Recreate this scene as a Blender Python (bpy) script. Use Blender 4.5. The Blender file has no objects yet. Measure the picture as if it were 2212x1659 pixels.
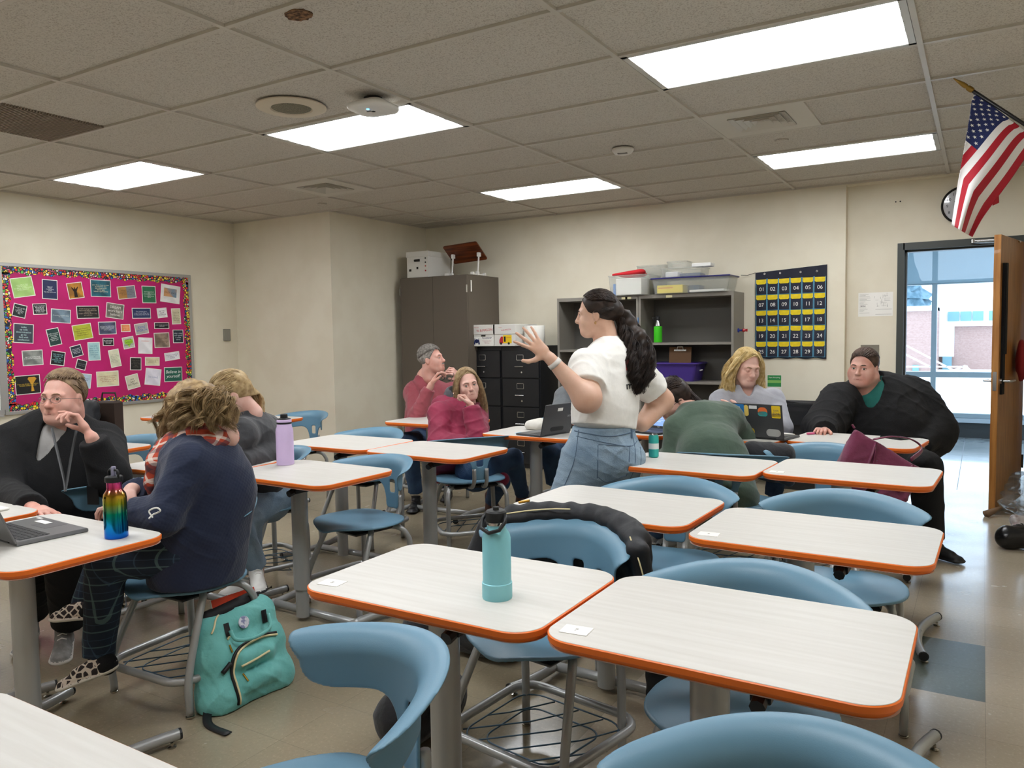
import bpy, math, random
import numpy as np
from mathutils import Vector, Matrix
R_ = random.Random(7)
SC = bpy.context.scene
COL = SC.collection
# ------------------------------------------------------------------ camera
YAW, PITCH, ROLL, FPX, CAMZ = -0.5440565, -0.0615987, -0.0155156, 1680.0, 1.39
CF = np.array([math.sin(YAW)*math.cos(PITCH), math.cos(YAW)*math.cos(PITCH), math.sin(PITCH)])
_r0 = np.array([math.cos(YAW), -math.sin(YAW), 0.0]); _u0 = np.cross(_r0, CF)
CR = math.cos(ROLL)*_r0+math.sin(ROLL)*_u0
CU = -math.sin(ROLL)*_r0+math.cos(ROLL)*_u0
cam_d = bpy.data.cameras.new('camera'); cam = bpy.data.objects.new('camera', cam_d); COL.objects.link(cam)
cam_d.sensor_fit = 'HORIZONTAL'; cam_d.sensor_width = 36; cam_d.lens = 36*FPX/2212; cam_d.clip_start = .02
cam.matrix_world = Matrix(((CR[0], CU[0], -CF[0], 0), (CR[1], CU[1], -CF[1], 0), (CR[2], CU[2], -CF[2], CAMZ), (0, 0, 0, 1)))
SC.camera = cam
# ------------------------------------------------------------------ sky, exposure
W = bpy.data.worlds.new('world'); SC.world = W; W.use_nodes = True
_n = W.node_tree.nodes; _bg = _n['Background']; _bg.inputs[0].default_value = (.62, .80, 1.0, 1); _bg.inputs[1].default_value = 1.9
SC.view_settings.view_transform = 'Standard'; SC.view_settings.look = 'None'
SC.view_settings.exposure = 1.18; SC.view_settings.gamma = 1.0; SC.view_settings.use_curve_mapping = False
CEIL = 2.68
PANEL_POWER = 7.0
# ------------------------------------------------------------------ materials
def srgb(c):
    if isinstance(c, str): c = tuple(int(c[i:i+2], 16) for i in (0, 2, 4))
    return tuple((x/255/12.92 if x/255 <= .04045 else ((x/255+.055)/1.055)**2.4) for x in c)+(1,)
MATS = {}
def mat(key, c, rough=.6, metal=0, emit=0, trans=0, alpha=1, c2=None, scale=20, det=3, stretch=None, fac=(.4, .6), bump=0, bscale=None, spec=None, sheen=0, coat=0, kind='noise', ior=1.45):
    if key in MATS: return MATS[key]
    m = bpy.data.materials.new(key); m.use_nodes = True; nt = m.node_tree; N = nt.nodes; L = nt.links
    b = N['Principled BSDF']; b.inputs['Base Color'].default_value = srgb(c); b.inputs['Roughness'].default_value = rough
    b.inputs['Metallic'].default_value = metal; b.inputs['IOR'].default_value = ior
    if spec is not None: b.inputs['Specular IOR Level'].default_value = spec
    if trans: b.inputs['Transmission Weight'].default_value = trans
    if alpha < 1: b.inputs['Alpha'].default_value = alpha
    if sheen: b.inputs['Sheen Weight'].default_value = sheen
    if coat: b.inputs['Coat Weight'].default_value = coat
    if emit: b.inputs['Emission Color'].default_value = srgb(c); b.inputs['Emission Strength'].default_value = emit
    tc = mp = None
    def vec():
        nonlocal tc, mp
        if mp: return mp.outputs[0]
        tc = N.new('ShaderNodeTexCoord'); mp = N.new('ShaderNodeMapping')
        L.new(tc.outputs['Object'], mp.inputs[0]); mp.inputs['Scale'].default_value = stretch or (1, 1, 1)
        return mp.outputs[0]
    if c2 is not None:
        t = N.new('ShaderNodeTexNoise'); t.inputs['Scale'].default_value = scale; t.inputs['Detail'].default_value = det; L.new(vec(), t.inputs['Vector'])
        r = N.new('ShaderNodeMapRange'); r.inputs[1].default_value = fac[0]; r.inputs[2].default_value = fac[1]; L.new(t.outputs[0], r.inputs[0])
        x = N.new('ShaderNodeMix'); x.data_type = 'RGBA'; x.inputs[6].default_value = srgb(c); x.inputs[7].default_value = srgb(c2)
        L.new(r.outputs[0], x.inputs[0]); L.new(x.outputs[2], b.inputs['Base Color'])
    if bump:
        t = N.new('ShaderNodeTexNoise'); t.inputs['Scale'].default_value = bscale or scale; t.inputs['Detail'].default_value = 4; L.new(vec(), t.inputs['Vector'])
        q = N.new('ShaderNodeBump'); q.inputs['Strength'].default_value = bump; q.inputs['Distance'].default_value = .01
        L.new(t.outputs[0], q.inputs['Height']); L.new(q.outputs[0], b.inputs['Normal'])
    MATS[key] = m
    return m
def nodes_of(m): return m.node_tree.nodes, m.node_tree.links, m.node_tree.nodes['Principled BSDF']
# ------------------------------------------------------------------ objects
def tag(o, label=None, cat=None, group=None, kind=None):
    if label: o['label'] = label
    if cat: o['category'] = cat
    if group: o['group'] = group
    if kind: o['kind'] = kind
    return o
def link(o, parent=None):
    COL.objects.link(o)
    if parent is not None: o.parent = parent
    return o
def empty(name, label, cat, loc=(0, 0, 0), rz=0, group=None):
    o = bpy.data.objects.new(name, None); o.location = loc; o.rotation_euler = (0, 0, rz); o.empty_display_size = .1
    link(o); return tag(o, label, cat, group)
def meshobj(name, V, F, m, parent=None, smooth=False, loc=None, mids=None):
    me = bpy.data.meshes.new(name)
    V = V.tolist() if isinstance(V, np.ndarray) else V; F = F.tolist() if isinstance(F, np.ndarray) else F
    me.from_pydata(V, [], F)
    for x in (m if isinstance(m, (list, tuple)) else [m]): me.materials.append(x)
    if mids is not None: me.polygons.foreach_set('material_index', np.asarray(mids, dtype=np.int32))
    if smooth: me.polygons.foreach_set('use_smooth', np.ones(len(me.polygons), dtype=bool))
    me.update()
    o = bpy.data.objects.new(name, me)
    if loc is not None: o.location = loc
    return link(o, parent)
class MB:
    """collects simple shapes, builds one mesh"""
    def __init__(s): s.V = []; s.F = []; s.I = []; s.mi = 0
    def add(s, V, F):
        n = len(s.V); s.V += [tuple(map(float, v)) for v in V]; s.F += [tuple(i+n for i in f) for f in F]; s.I += [s.mi]*len(F); return s
    def m(s, i): s.mi = i; return s
    def box(s, x0, x1, y0, y1, z0, z1, M=None, b=0):
        if b > 0:
            P = []
            for z, q in ((z0, b), (z0+b, 0), (z1-b, 0), (z1, b)):
                P += [(x0+q, y0+b*(q == 0) if 0 else y0+q, z), (x1-q, y0+q, z), (x1-q, y1-q, z), (x0+q, y1-q, z)]
            F = [(3, 2, 1, 0), (12, 13, 14, 15)]
            for k in range(3):
                for i in range(4): j = (i+1) % 4; F.append((4*k+i, 4*k+j, 4*k+4+j, 4*k+4+i))
        else:
            P = [(x0, y0, z0), (x1, y0, z0), (x1, y1, z0), (x0, y1, z0), (x0, y0, z1), (x1, y0, z1), (x1, y1, z1), (x0, y1, z1)]
            F = [(3, 2, 1, 0), (4, 5, 6, 7), (0, 1, 5, 4), (1, 2, 6, 5), (2, 3, 7, 6), (3, 0, 4, 7)]
        if M is not None: P = [tuple(M @ Vector(p)) for p in P]
        return s.add(P, F)
    def tube(s, pts, r, n=10, caps=True, closed=False, flat=None):
        pts = [Vector(p) for p in pts]; N = len(pts)
        if N < 2: return s
        rr = r if isinstance(r, (list, tuple)) else [r]*N
        V = []; up = None
        for i, p in enumerate(pts):
            if closed: t = pts[(i+1) % N]-pts[i-1]
            else: t = pts[min(i+1, N-1)]-pts[max(i-1, 0)]
            if t.length < 1e-9: t = Vector((0, 0, 1))
            t.normalize()
            if up is None:
                up = Vector((0, 0, 1)) if abs(t.z) < .9 else Vector((1, 0, 0))
            a = up-t*up.dot(t)
            if a.length < 1e-6: a = t.orthogonal()
            a.normalize(); up = a; b = t.cross(a)
            for k in range(n):
                w = 2*math.pi*k/n; V.append(p+(a*math.cos(w)*(flat or 1)+b*math.sin(w))*rr[i])
        F = []
        for i in range(N if closed else N-1):
            j = (i+1) % N
            for k in range(n): l = (k+1) % n; F.append((i*n+k, i*n+l, j*n+l, j*n+k))
        if caps and not closed: F += [tuple(range(n-1, -1, -1)), tuple((N-1)*n+k for k in range(n))]
        return s.add(V, F)
    def cyl(s, c, r, h, n=24, r2=None, axis='z'):
        c = Vector(c); d = {'z': Vector((0, 0, 1)), 'y': Vector((0, 1, 0)), 'x': Vector((1, 0, 0))}[axis]
        return s.tube([c, c+d*h], [r, r if r2 is None else r2], n)
    def lathe(s, prof, c=(0, 0, 0), n=32, M=None, caps=True):
        V = []; F = []
        for r, z in prof:
            for k in range(n):
                w = 2*math.pi*k/n; p = Vector((c[0]+r*math.cos(w), c[1]+r*math.sin(w), c[2]+z)); V.append(M @ p if M else p)
        for i in range(len(prof)-1):
            for k in range(n): l = (k+1) % n; F.append((i*n+k, i*n+l, (i+1)*n+l, (i+1)*n+k))
        if caps: F += [tuple(range(n-1, -1, -1)), tuple((len(prof)-1)*n+k for k in range(n))]
        return s.add(V, F)
    def prism(s, pts, z0, z1, M=None):
        n = len(pts); P = [Vector((x, y, z0)) for x, y in pts]+[Vector((x, y, z1)) for x, y in pts]
        if M is not None: P = [M @ p for p in P]
        return s.add(P, [tuple(range(n-1, -1, -1)), tuple(range(n, 2*n))]+[(i, (i+1) % n, n+(i+1) % n, n+i) for i in range(n)])
    def build(s, name, m, parent=None, smooth=False, loc=None, ang=None):
        o = meshobj(name, s.V, s.F, m, parent, smooth or ang is not None, loc, s.I)
        if ang is not None: 
            try: o.data.set_sharp_from_angle(angle=math.radians(ang))
            except Exception: pass
        return o
def rrect(w, h, r, n=6, cx=0, cy=0):
    P = []
    for sx, sy, a in ((1, 1, 0), (-1, 1, 90), (-1, -1, 180), (1, -1, 270)):
        for k in range(n+1):
            t = math.radians(a+90*k/n); P.append((cx+sx*(w/2-r)+r*math.cos(t), cy+sy*(h/2-r)+r*math.sin(t)))
    return P
def spline(P, n=6):
    P = [np.array(p, float) for p in P]; Q = [2*P[0]-P[1]]+P+[2*P[-1]-P[-2]]; out = []
    for i in range(1, len(Q)-2):
        for k in range(n):
            t = k/n; a, b, c, d = Q[i-1:i+3]
            out.append(.5*((2*b)+(c-a)*t+(2*a-5*b+4*c-d)*t*t+(3*b-a-3*c+d)*t**3))
    out.append(P[-1]); return out
def text(name, s, size, M, m, parent=None, ext=.0004, align='CENTER', shear=0, sx=1, offset=0):
    c = bpy.data.curves.new(name, 'FONT'); c.body = s; c.size = size; c.extrude = ext; c.align_x = align; c.align_y = 'CENTER'; c.shear = shear; c.resolution_u = 3; c.offset = offset
    c.materials.append(m); t = bpy.data.objects.new('_t', c)
    if not TXT: TXT.append(bpy.data.scenes.new('_txt'))
    sc = TXT[0]; sc.collection.objects.link(t); vl = sc.view_layers[0]; vl.update()
    me = bpy.data.meshes.new_from_object(t.evaluated_get(vl.depsgraph)); me.name = name
    bpy.data.objects.remove(t); bpy.data.curves.remove(c)
    o = bpy.data.objects.new(name, me); link(o, parent)
    o.matrix_local = M @ Matrix.Diagonal((sx, 1, 1, 1)); return o
TXT = []
def frame(o, x, y, z=None):
    x = Vector(x).normalized(); y = Vector(y); z = x.cross(y).normalized(); y = z.cross(x)
    return Matrix(((x[0], y[0], z[0], o[0]), (x[1], y[1], z[1], o[1]), (x[2], y[2], z[2], o[2]), (0, 0, 0, 1)))
def copy_tree(o, parent=None):
    c = o.copy(); COL.objects.link(c)
    if parent is not None: c.parent = parent
    for ch in list(o.children): copy_tree(ch, c)
    return c
# ------------------------------------------------------------------ implicit surfaces -> continuous meshes
A3 = lambda *v: np.array(v, float)
def unit(v): v = np.asarray(v, float); return v/np.linalg.norm(v)
class S:
    def __init__(s): s.ops = []
    def cap(s, a, b, ra, rb=None, k=.02, m=0, sub=0, n=None, fl=1.0, flat=0):
        s.ops.append(('c', np.array(a, float), np.array(b, float), ra, ra if rb is None else rb, k, m, sub, None if n is None else unit(n), fl, flat)); return s
    def ell(s, c, r, R=None, k=.02, m=0, sub=0):
        s.ops.append(('e', np.array(c, float), np.array(r, float), np.eye(3) if R is None else np.array(R, float), k, m, sub)); return s
    def plane(s, p, n, k=.004, box=None): s.ops.append(('p', np.array(p, float), unit(n), k, box)); return s
    def chain(s, P, rr, **kw):
        for i in range(len(P)-1): s.cap(P[i], P[i+1], rr[i], rr[i+1], **kw)
        return s
    def noise(s, amp, f, seed=0, st=(1, 1, 1)): s.ops.append(('n', amp, f, seed, st)); return s
    def folds(s, amp, f, seed=0, st=(1, 1, 1)): s.ops.append(('n', amp, f, seed, st, 1)); return s
    def fun(s, f): s.ops.append(('f', f)); return s
    def bounds(s):
        lo = np.full(3, 1e9); hi = -lo
        for o in s.ops:
            if o[0] == 'c' and not o[7]:
                r = max(o[3], o[4]); lo = np.minimum(lo, np.minimum(o[1], o[2])-r); hi = np.maximum(hi, np.maximum(o[1], o[2])+r)
            if o[0] == 'e' and not o[6]:
                r = np.sqrt(((o[3]*o[2])**2).sum(1)); lo = np.minimum(lo, o[1]-r); hi = np.maximum(hi, o[1]+r)
        return lo, hi
    def grid(s, lo, hi, h):
        n = np.ceil((hi-lo)/h).astype(int)+1; ax = [lo[i]+h*np.arange(n[i], dtype=np.float32) for i in range(3)]
        D = np.full(n, 1.0, np.float32); Mi = np.zeros(n, np.int8)
        for o in s.ops:
            if o[0] == 'n':
                _, amp, f, sd, st = o[:5]; rg = len(o) > 5; X = ax[0][:, None, None]*st[0]; Y = ax[1][None, :, None]*st[1]; Z = ax[2][None, None, :]*st[2]
                g = np.random.RandomState(sd); acc = 0
                for q in range(4):
                    w = g.randn(3); w /= np.linalg.norm(w); w *= f*(1+.5*q); ph = g.rand(3)*6.28; w2 = g.randn(3)*f*.4
                    v = np.sin(w[0]*X+w[1]*Y+w[2]*Z+ph[0]+2.2*np.sin(w2[0]*X+w2[1]*Y+w2[2]*Z+ph[1]))
                    acc = acc+(v if not rg else -(1-np.abs(v))**3*1.6*(.5+.5*np.sin(w2[1]*X+w2[2]*Y+w2[0]*Z+ph[2])))
                D += (amp*acc/2.5).astype(np.float32); continue
            if o[0] == 'f': D, Mi = o[1](D, Mi, ax); continue
            if o[0] == 'p':
                _, p, nn, k, bx = o
                sl = slice(None), slice(None), slice(None)
                if bx is not None:
                    sl = tuple(slice(max(0, int((bx[0][i]-lo[i])/h)), max(0, int((bx[1][i]-lo[i])/h)+1)) for i in range(3))
                a = [ax[i][sl[i]] for i in range(3)]
                if min(map(len, a)) == 0: continue
                d = ((a[0]-p[0])*nn[0])[:, None, None]+((a[1]-p[1])*nn[1])[None, :, None]+((a[2]-p[2])*nn[2])[None, None, :]
                D[sl] = np.maximum(D[sl], d); continue
            if o[0] == 'c': r = max(o[3], o[4]); b0 = np.minimum(o[1], o[2])-r; b1 = np.maximum(o[1], o[2])+r; k, m, sub = o[5], o[6], o[7]
            else: r = np.sqrt(((o[3]*o[2])**2).sum(1)); b0 = o[1]-r; b1 = o[1]+r; k, m, sub = o[4], o[5], o[6]
            mg = k+2.5*h; i0 = np.maximum(0, np.floor((b0-mg-lo)/h).astype(int)); i1 = np.minimum(n, np.ceil((b1+mg-lo)/h).astype(int)+1)
            if (i1 <= i0).any(): continue
            sl = tuple(slice(i0[i], i1[i]) for i in range(3))
            X = ax[0][sl[0]][:, None, None]; Y = ax[1][sl[1]][None, :, None]; Z = ax[2][sl[2]][None, None, :]
            if o[0] == 'c':
                a, b = o[1], o[2]; ba = b-a; L2 = max(ba@ba, 1e-12); px, py, pz = X-a[0], Y-a[1], Z-a[2]
                tr = (px*ba[0]+py*ba[1]+pz*ba[2])/L2; t = np.clip(tr, 0, 1)
                qx, qy, qz = px-t*ba[0], py-t*ba[1], pz-t*ba[2]; q2 = qx*qx+qy*qy+qz*qz
                if o[8] is not None:
                    nn = o[8]; q2 = q2+(o[9]**2-1)*(qx*nn[0]+qy*nn[1]+qz*nn[2])**2
                d = np.sqrt(q2)-(o[3]+(o[4]-o[3])*t)
                if o[10]: d = np.maximum(d, (tr-1)*math.sqrt(L2)) if o[10] == 1 else np.maximum(d, np.maximum(tr-1, -tr)*math.sqrt(L2))
            else:
                c, rr, Rm = o[1], o[2], o[3]; px, py, pz = X-c[0], Y-c[1], Z-c[2]
                u = [(px*Rm[0, i]+py*Rm[1, i]+pz*Rm[2, i])/rr[i] for i in range(3)]
                k0 = np.sqrt(u[0]**2+u[1]**2+u[2]**2)+1e-9; k1 = np.sqrt((u[0]/rr[0])**2+(u[1]/rr[1])**2+(u[2]/rr[2])**2)+1e-9
                d = k0*(k0-1)/k1
            d = d.astype(np.float32); E = D[sl]
            if sub:
                d = -d; hh = np.maximum(k-np.abs(E-d), 0)/max(k, 1e-6); D[sl] = np.maximum(E, d)+hh*hh*k*.25
                if m: Mi[sl] = np.where(-d < .001, m, Mi[sl])
            else:
                mm = Mi[sl]; Mi[sl] = np.where(d < E, m, mm)
                hh = np.maximum(k-np.abs(E-d), 0)/max(k, 1e-6); D[sl] = np.minimum(E, d)-hh*hh*k*.25
        return D, Mi
    def mesh(s, h=.006, lo=None, hi=None):
        l, g = s.bounds(); l = l-3*h if lo is None else np.array(lo, float); g = g+3*h if hi is None else np.array(hi, float)
        D, Mi = s.grid(l, g, h); return nets(D, Mi, l, h)
def nets(D, Mi, lo, h):
    n = D.shape; cs = (n[0]-1, n[1]-1, n[2]-1); N = cs[0]*cs[1]*cs[2]
    sg = D < 0; acc = np.zeros((3, N)); cnt = np.zeros(N); quads = []
    st = (cs[1]*cs[2], cs[2], 1)
    for a in range(3):
        s0 = [slice(None)]*3; s1 = [slice(None)]*3; s0[a] = slice(0, -1); s1[a] = slice(1, None); s0 = tuple(s0); s1 = tuple(s1)
        I = np.argwhere(sg[s0] != sg[s1])
        if len(I) == 0: continue
        d0 = D[s0][tuple(I.T)].astype(float); d1 = D[s1][tuple(I.T)].astype(float); t = d0/(d0-d1); P = I.astype(float); P[:, a] += t
        b, c = (a+1) % 3, (a+2) % 3; cell = []; ok = np.ones(len(I), bool)
        for db, dc in ((0, 0), (-1, 0), (-1, -1), (0, -1)):
            J = I.copy(); J[:, b] += db; J[:, c] += dc
            v = (J[:, b] >= 0) & (J[:, b] < cs[b]) & (J[:, c] >= 0) & (J[:, c] < cs[c]); ok &= v
            f = J[:, 0]*st[0]+J[:, 1]*st[1]+J[:, 2]; cell.append(f); fv = f[v]
            for q in range(3): acc[q] += np.bincount(fv, P[v, q], N)
            cnt += np.bincount(fv, minlength=N)
        Q = np.stack(cell, 1)[ok]; fl = (d0 < 0)[ok]; Q[~fl] = Q[~fl][:, ::-1]; quads.append(Q)
    used = np.nonzero(cnt > 0)[0]; mp = np.full(N, -1); mp[used] = np.arange(len(used))
    V = (acc[:, used]/cnt[used]).T; Vi = np.clip(np.round(V).astype(int), 0, np.array(n)-1); vm = Mi[tuple(Vi.T)]
    F = mp[np.concatenate(quads)] if quads else np.zeros((0, 4), int)
    return V*h+np.array(lo), F, vm[F[:, 0]]
def sdfobj(name, s, mats, parent=None, h=.006, boxes=None, sm=1):
    Vs = []; Fs = []; Ms = []; n = 0
    fine = boxes or []
    for bx in [None]+list(fine):
        V, F, M = s.mesh(bx[2] if bx else h, bx[0] if bx else None, bx[1] if bx else None)
        if bx is None and fine and len(F):
            C = V[F].mean(1); keep = np.ones(len(F), bool)
            for q in fine: keep &= ~((C > np.array(q[0])+h*2.) & (C < np.array(q[1])-h*2.)).all(1)
            F = F[keep]; M = M[keep]
        for _ in range(sm):
            if len(F) == 0: break
            ac = np.zeros_like(V); ct = np.zeros(len(V))
            for i in range(4):
                j = F[:, (i+1) % 4]
                for q in range(3): ac[:, q] += np.bincount(F[:, i], V[j, q], len(V))+np.bincount(j, V[F[:, i], q], len(V))
                ct += np.bincount(F[:, i], minlength=len(V))+np.bincount(j, minlength=len(V))
            V = V+.5*(ac/np.maximum(ct, 1)[:, None]-V)
        Vs.append(V); Fs.append(F+n); Ms.append(M); n += len(V)
    return meshobj(name, np.concatenate(Vs), np.concatenate(Fs), mats, parent, True, None, np.concatenate(Ms))
def J(px, py, d): return np.array([0, 0, CAMZ])+d*(CF+CR*(px-1106)/FPX-CU*(py-829.5)/FPX)
# ================================================================== THE ROOM
XL, XB, YB1, YB, YD, XC, XR, YN = -7.13, -5.68, 5.87, 7.47, 7.58, -1.05, .85, -3.2
M_wall = mat('wall_paint', 'e2dbc8', .85, c2='ddd5c1', scale=3, bump=.06, bscale=180)
M_wall2 = mat('wall_paint_hall', 'c9cdd0', .7)
M_frame = mat('door_frame_paint', '3f4442', .45)
def struct(o, kind='structure'): o['kind'] = kind; return o
def ceiling_mat():
    m = mat('ceiling_tile', 'c6c0b4', .95); N, L, b = nodes_of(m)
    tc = N.new('ShaderNodeTexCoord'); n1 = N.new('ShaderNodeTexNoise'); n1.inputs['Scale'].default_value = 55; n1.inputs['Detail'].default_value = 5; n1.inputs['Roughness'].default_value = .7
    L.new(tc.outputs['Object'], n1.inputs[0])
    r = N.new('ShaderNodeMapRange'); r.inputs[1].default_value = .33; r.inputs[2].default_value = .42; L.new(n1.outputs[0], r.inputs[0])
    n2 = N.new('ShaderNodeTexNoise'); n2.inputs['Scale'].default_value = 160; n2.inputs['Detail'].default_value = 2; L.new(tc.outputs['Object'], n2.inputs[0])
    r2 = N.new('ShaderNodeMapRange'); r2.inputs[1].default_value = .3; r2.inputs[2].default_value = .5; L.new(n2.outputs[0], r2.inputs[0])
    mu = N.new('ShaderNodeMath'); mu.operation = 'MULTIPLY'; L.new(r.outputs[0], mu.inputs[0]); L.new(r2.outputs[0], mu.inputs[1])
    x = N.new('ShaderNodeMix'); x.data_type = 'RGBA'; x.inputs[6].default_value = srgb('a59d90'); x.inputs[7].default_value = srgb('cbc5ba'); L.new(mu.outputs[0], x.inputs[0])
    L.new(x.outputs[2], b.inputs['Base Color'])
    q = N.new('ShaderNodeBump'); q.inputs['Strength'].default_value = .15; q.inputs['Distance'].default_value = .003; L.new(mu.outputs[0], q.inputs['Height']); L.new(q.outputs[0], b.inputs['Normal'])
    return m
def floor_mat():
    m = mat('vct_floor', 'a09584', .22); N, L, b = nodes_of(m)
    tc = N.new('ShaderNodeTexCoord'); mp = N.new('ShaderNodeMapping'); L.new(tc.outputs['Object'], mp.inputs[0])
    mp.inputs['Location'].default_value = (-.035, -3.315, 0)
    br = N.new('ShaderNodeTexBrick'); br.offset = 0; br.squash = 1
    for k, v in (('Scale', 1.0), ('Mortar Size', .0011), ('Mortar Smooth', .3), ('Brick Width', .3), ('Row Height', .3), ('Bias', 0)): br.inputs[k].default_value = v
    br.inputs['Color1'].default_value = srgb('a89c89'); br.inputs['Color2'].default_value = srgb('a39783'); br.inputs['Mortar'].default_value = srgb('8d8373')
    L.new(mp.outputs[0], br.inputs['Vector'])
    v = N.new('ShaderNodeTexVoronoi'); v.inputs['Scale'].default_value = 75; L.new(mp.outputs[0], v.inputs['Vector'])
    n1 = N.new('ShaderNodeTexNoise'); n1.inputs['Scale'].default_value = 70; n1.inputs['Detail'].default_value = 6; n1.inputs['Roughness'].default_value = .75; L.new(mp.outputs[0], n1.inputs[0])
    r = N.new('ShaderNodeMapRange'); r.inputs[1].default_value = .54; r.inputs[2].default_value = .7; L.new(n1.outputs[0], r.inputs[0])
    x = N.new('ShaderNodeMix'); x.data_type = 'RGBA'; x.blend_type = 'MIX'; L.new(r.outputs[0], x.inputs[0]); L.new(br.outputs[0], x.inputs[6]); x.inputs[7].default_value = srgb('b9ad98')
    r2 = N.new('ShaderNodeMapRange'); r2.inputs[1].default_value = .42; r2.inputs[2].default_value = .32; L.new(n1.outputs[0], r2.inputs[0])
    x2 = N.new('ShaderNodeMix'); x2.data_type = 'RGBA'; L.new(r2.outputs[0], x2.inputs[0]); L.new(x.outputs[2], x2.inputs[6]); x2.inputs[7].default_value = srgb('968b78')
    # tiles of other colours: the blue block and the greyer field towards the left
    sp = N.new('ShaderNodeSeparateXYZ'); L.new(tc.outputs['Object'], sp.inputs[0])
    def rng(o, a, c):
        g = N.new('ShaderNodeMath'); g.operation = 'GREATER_THAN'; L.new(o, g.inputs[0]); g.inputs[1].default_value = a
        l = N.new('ShaderNodeMath'); l.operation = 'LESS_THAN'; L.new(o, l.inputs[0]); l.inputs[1].default_value = c
        q = N.new('ShaderNodeMath'); q.operation = 'MULTIPLY'; L.new(g.outputs[0], q.inputs[0]); L.new(l.outputs[0], q.inputs[1]); return q.outputs[0]
    def both(a, c):
        q = N.new('ShaderNodeMath'); q.operation = 'MULTIPLY'; L.new(a, q.inputs[0]); L.new(c, q.inputs[1]); return q.outputs[0]
    blue = both(rng(sp.outputs[0], -.565, .035), rng(sp.outputs[1], 3.315, 3.915))
    xb = N.new('ShaderNodeMix'); xb.data_type = 'RGBA'; xb.blend_type = 'MULTIPLY'; xb.inputs[7].default_value = srgb('8fa7b4'); L.new(x2.outputs[2], xb.inputs[6]); L.new(blue, xb.inputs[0])
    g1 = both(rng(sp.outputs[0], -12, -1.165), rng(sp.outputs[1], 1.515, 12))
    xg = N.new('ShaderNodeMix'); xg.data_type = 'RGBA'; xg.blend_type = 'MULTIPLY'; xg.inputs[7].default_value = srgb('dddcd3'); L.new(xb.outputs[2], xg.inputs[6]); L.new(g1, xg.inputs[0])
    L.new(xg.outputs[2], b.inputs['Base Color'])
    n3 = N.new('ShaderNodeTexNoise'); n3.inputs['Scale'].default_value = 5; n3.inputs['Detail'].default_value = 5; L.new(mp.outputs[0], n3.inputs[0])
    r3 = N.new('ShaderNodeMapRange'); r3.inputs[3].default_value = .14; r3.inputs[4].default_value = .34; L.new(n3.outputs[0], r3.inputs[0]); L.new(r3.outputs[0], b.inputs['Roughness'])
    q = N.new('ShaderNodeBump'); q.inputs['Strength'].default_value = .04; q.inputs['Distance'].default_value = .002; L.new(n1.outputs[0], q.inputs['Height']); L.new(q.outputs[0], b.inputs['Normal'])
    b.inputs['Coat Weight'].default_value = .25; b.inputs['Coat Roughness'].default_value = .12
    return m
M_floor = floor_mat(); M_ceil = ceiling_mat()
DJ0, DJ1, DH = -.60, .34, 2.09      # clear door opening in the recessed wall
struct(MB().box(XL-.2, XR+.2, YN-.2, YD+.12, -.1, 0).build('floor', M_floor))
struct(MB().box(XL-.2, XR+.2, YN-.2, YD+.12, CEIL+.01, CEIL+.12).build('ceiling', M_ceil))
struct(MB().box(XL-.15, XL, YN-.2, YD+.12, 0, CEIL+.01).build('wall_left', M_wall))
struct(MB().box(XL, XB, YB1, YD+.12, 0, CEIL+.01).build('wall_left_chase', M_wall))
struct(MB().box(XB, XC, YB, YD+.12, 0, CEIL+.01).build('wall_back', M_wall))
wd = MB(); wd.box(XC, DJ0, YD, YD+.12, 0, CEIL+.01); wd.box(DJ1, XR+.15, YD, YD+.12, 0, CEIL+.01); wd.box(DJ0, DJ1, YD, YD+.12, DH, CEIL+.01)
struct(wd.build('wall_door_side', M_wall))
struct(MB().box(XR, XR+.15, YN-.2, YD, 0, CEIL+.01).build('wall_right', M_wall))
struct(MB().box(XL, XR, YN-.15, YN, 0, CEIL+.01).build('wall_near', M_wall))
struct(MB().box(XL+.0, XB, YB1-.012, YB1, 0, .1).box(XB, XB+.012, YB1-.012, YB, 0, .1).box(XB, XC, YB-.012, YB, 0, .1).box(XL, XL+.012, YN, YB1, 0, .1).build('baseboard_back', mat('vinyl_base', '4b4a47', .5)))
# ceiling grid: main runners along Y every 4 ft, cross tees along X every 2 ft
gx = [-1.485+1.2192*i for i in range(-4, 2)]; gy = [2.831+.6096*j for j in range(-9, 8)]
M_tee = mat('tee_bar', 'c4beb2', .45, spec=.4)
g = MB()
for x in gx: g.box(x-.012, x+.012, YN, YB if x < XC else YD, CEIL-.004, CEIL+.012)
for y in gy:
    g.box(XL if y < YB1 else XB, XR, y-.012, y+.012, CEIL-.003, CEIL+.012)
g.box(XL, XL+.02, YN, YB1, CEIL-.004, CEIL+.01).box(XL, XB, YB1-.02, YB1, CEIL-.004, CEIL+.01).box(XB, XB+.02, YB1, YB, CEIL-.004, CEIL+.01).box(XB, XR, YB-.02, YB, CEIL-.004, CEIL+.01)
struct(g.build('trim_1', M_tee))
struct(MB().box(XC, XR, YB, YD, CEIL-.012, CEIL+.008).build('trim_2', M_wall))
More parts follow.
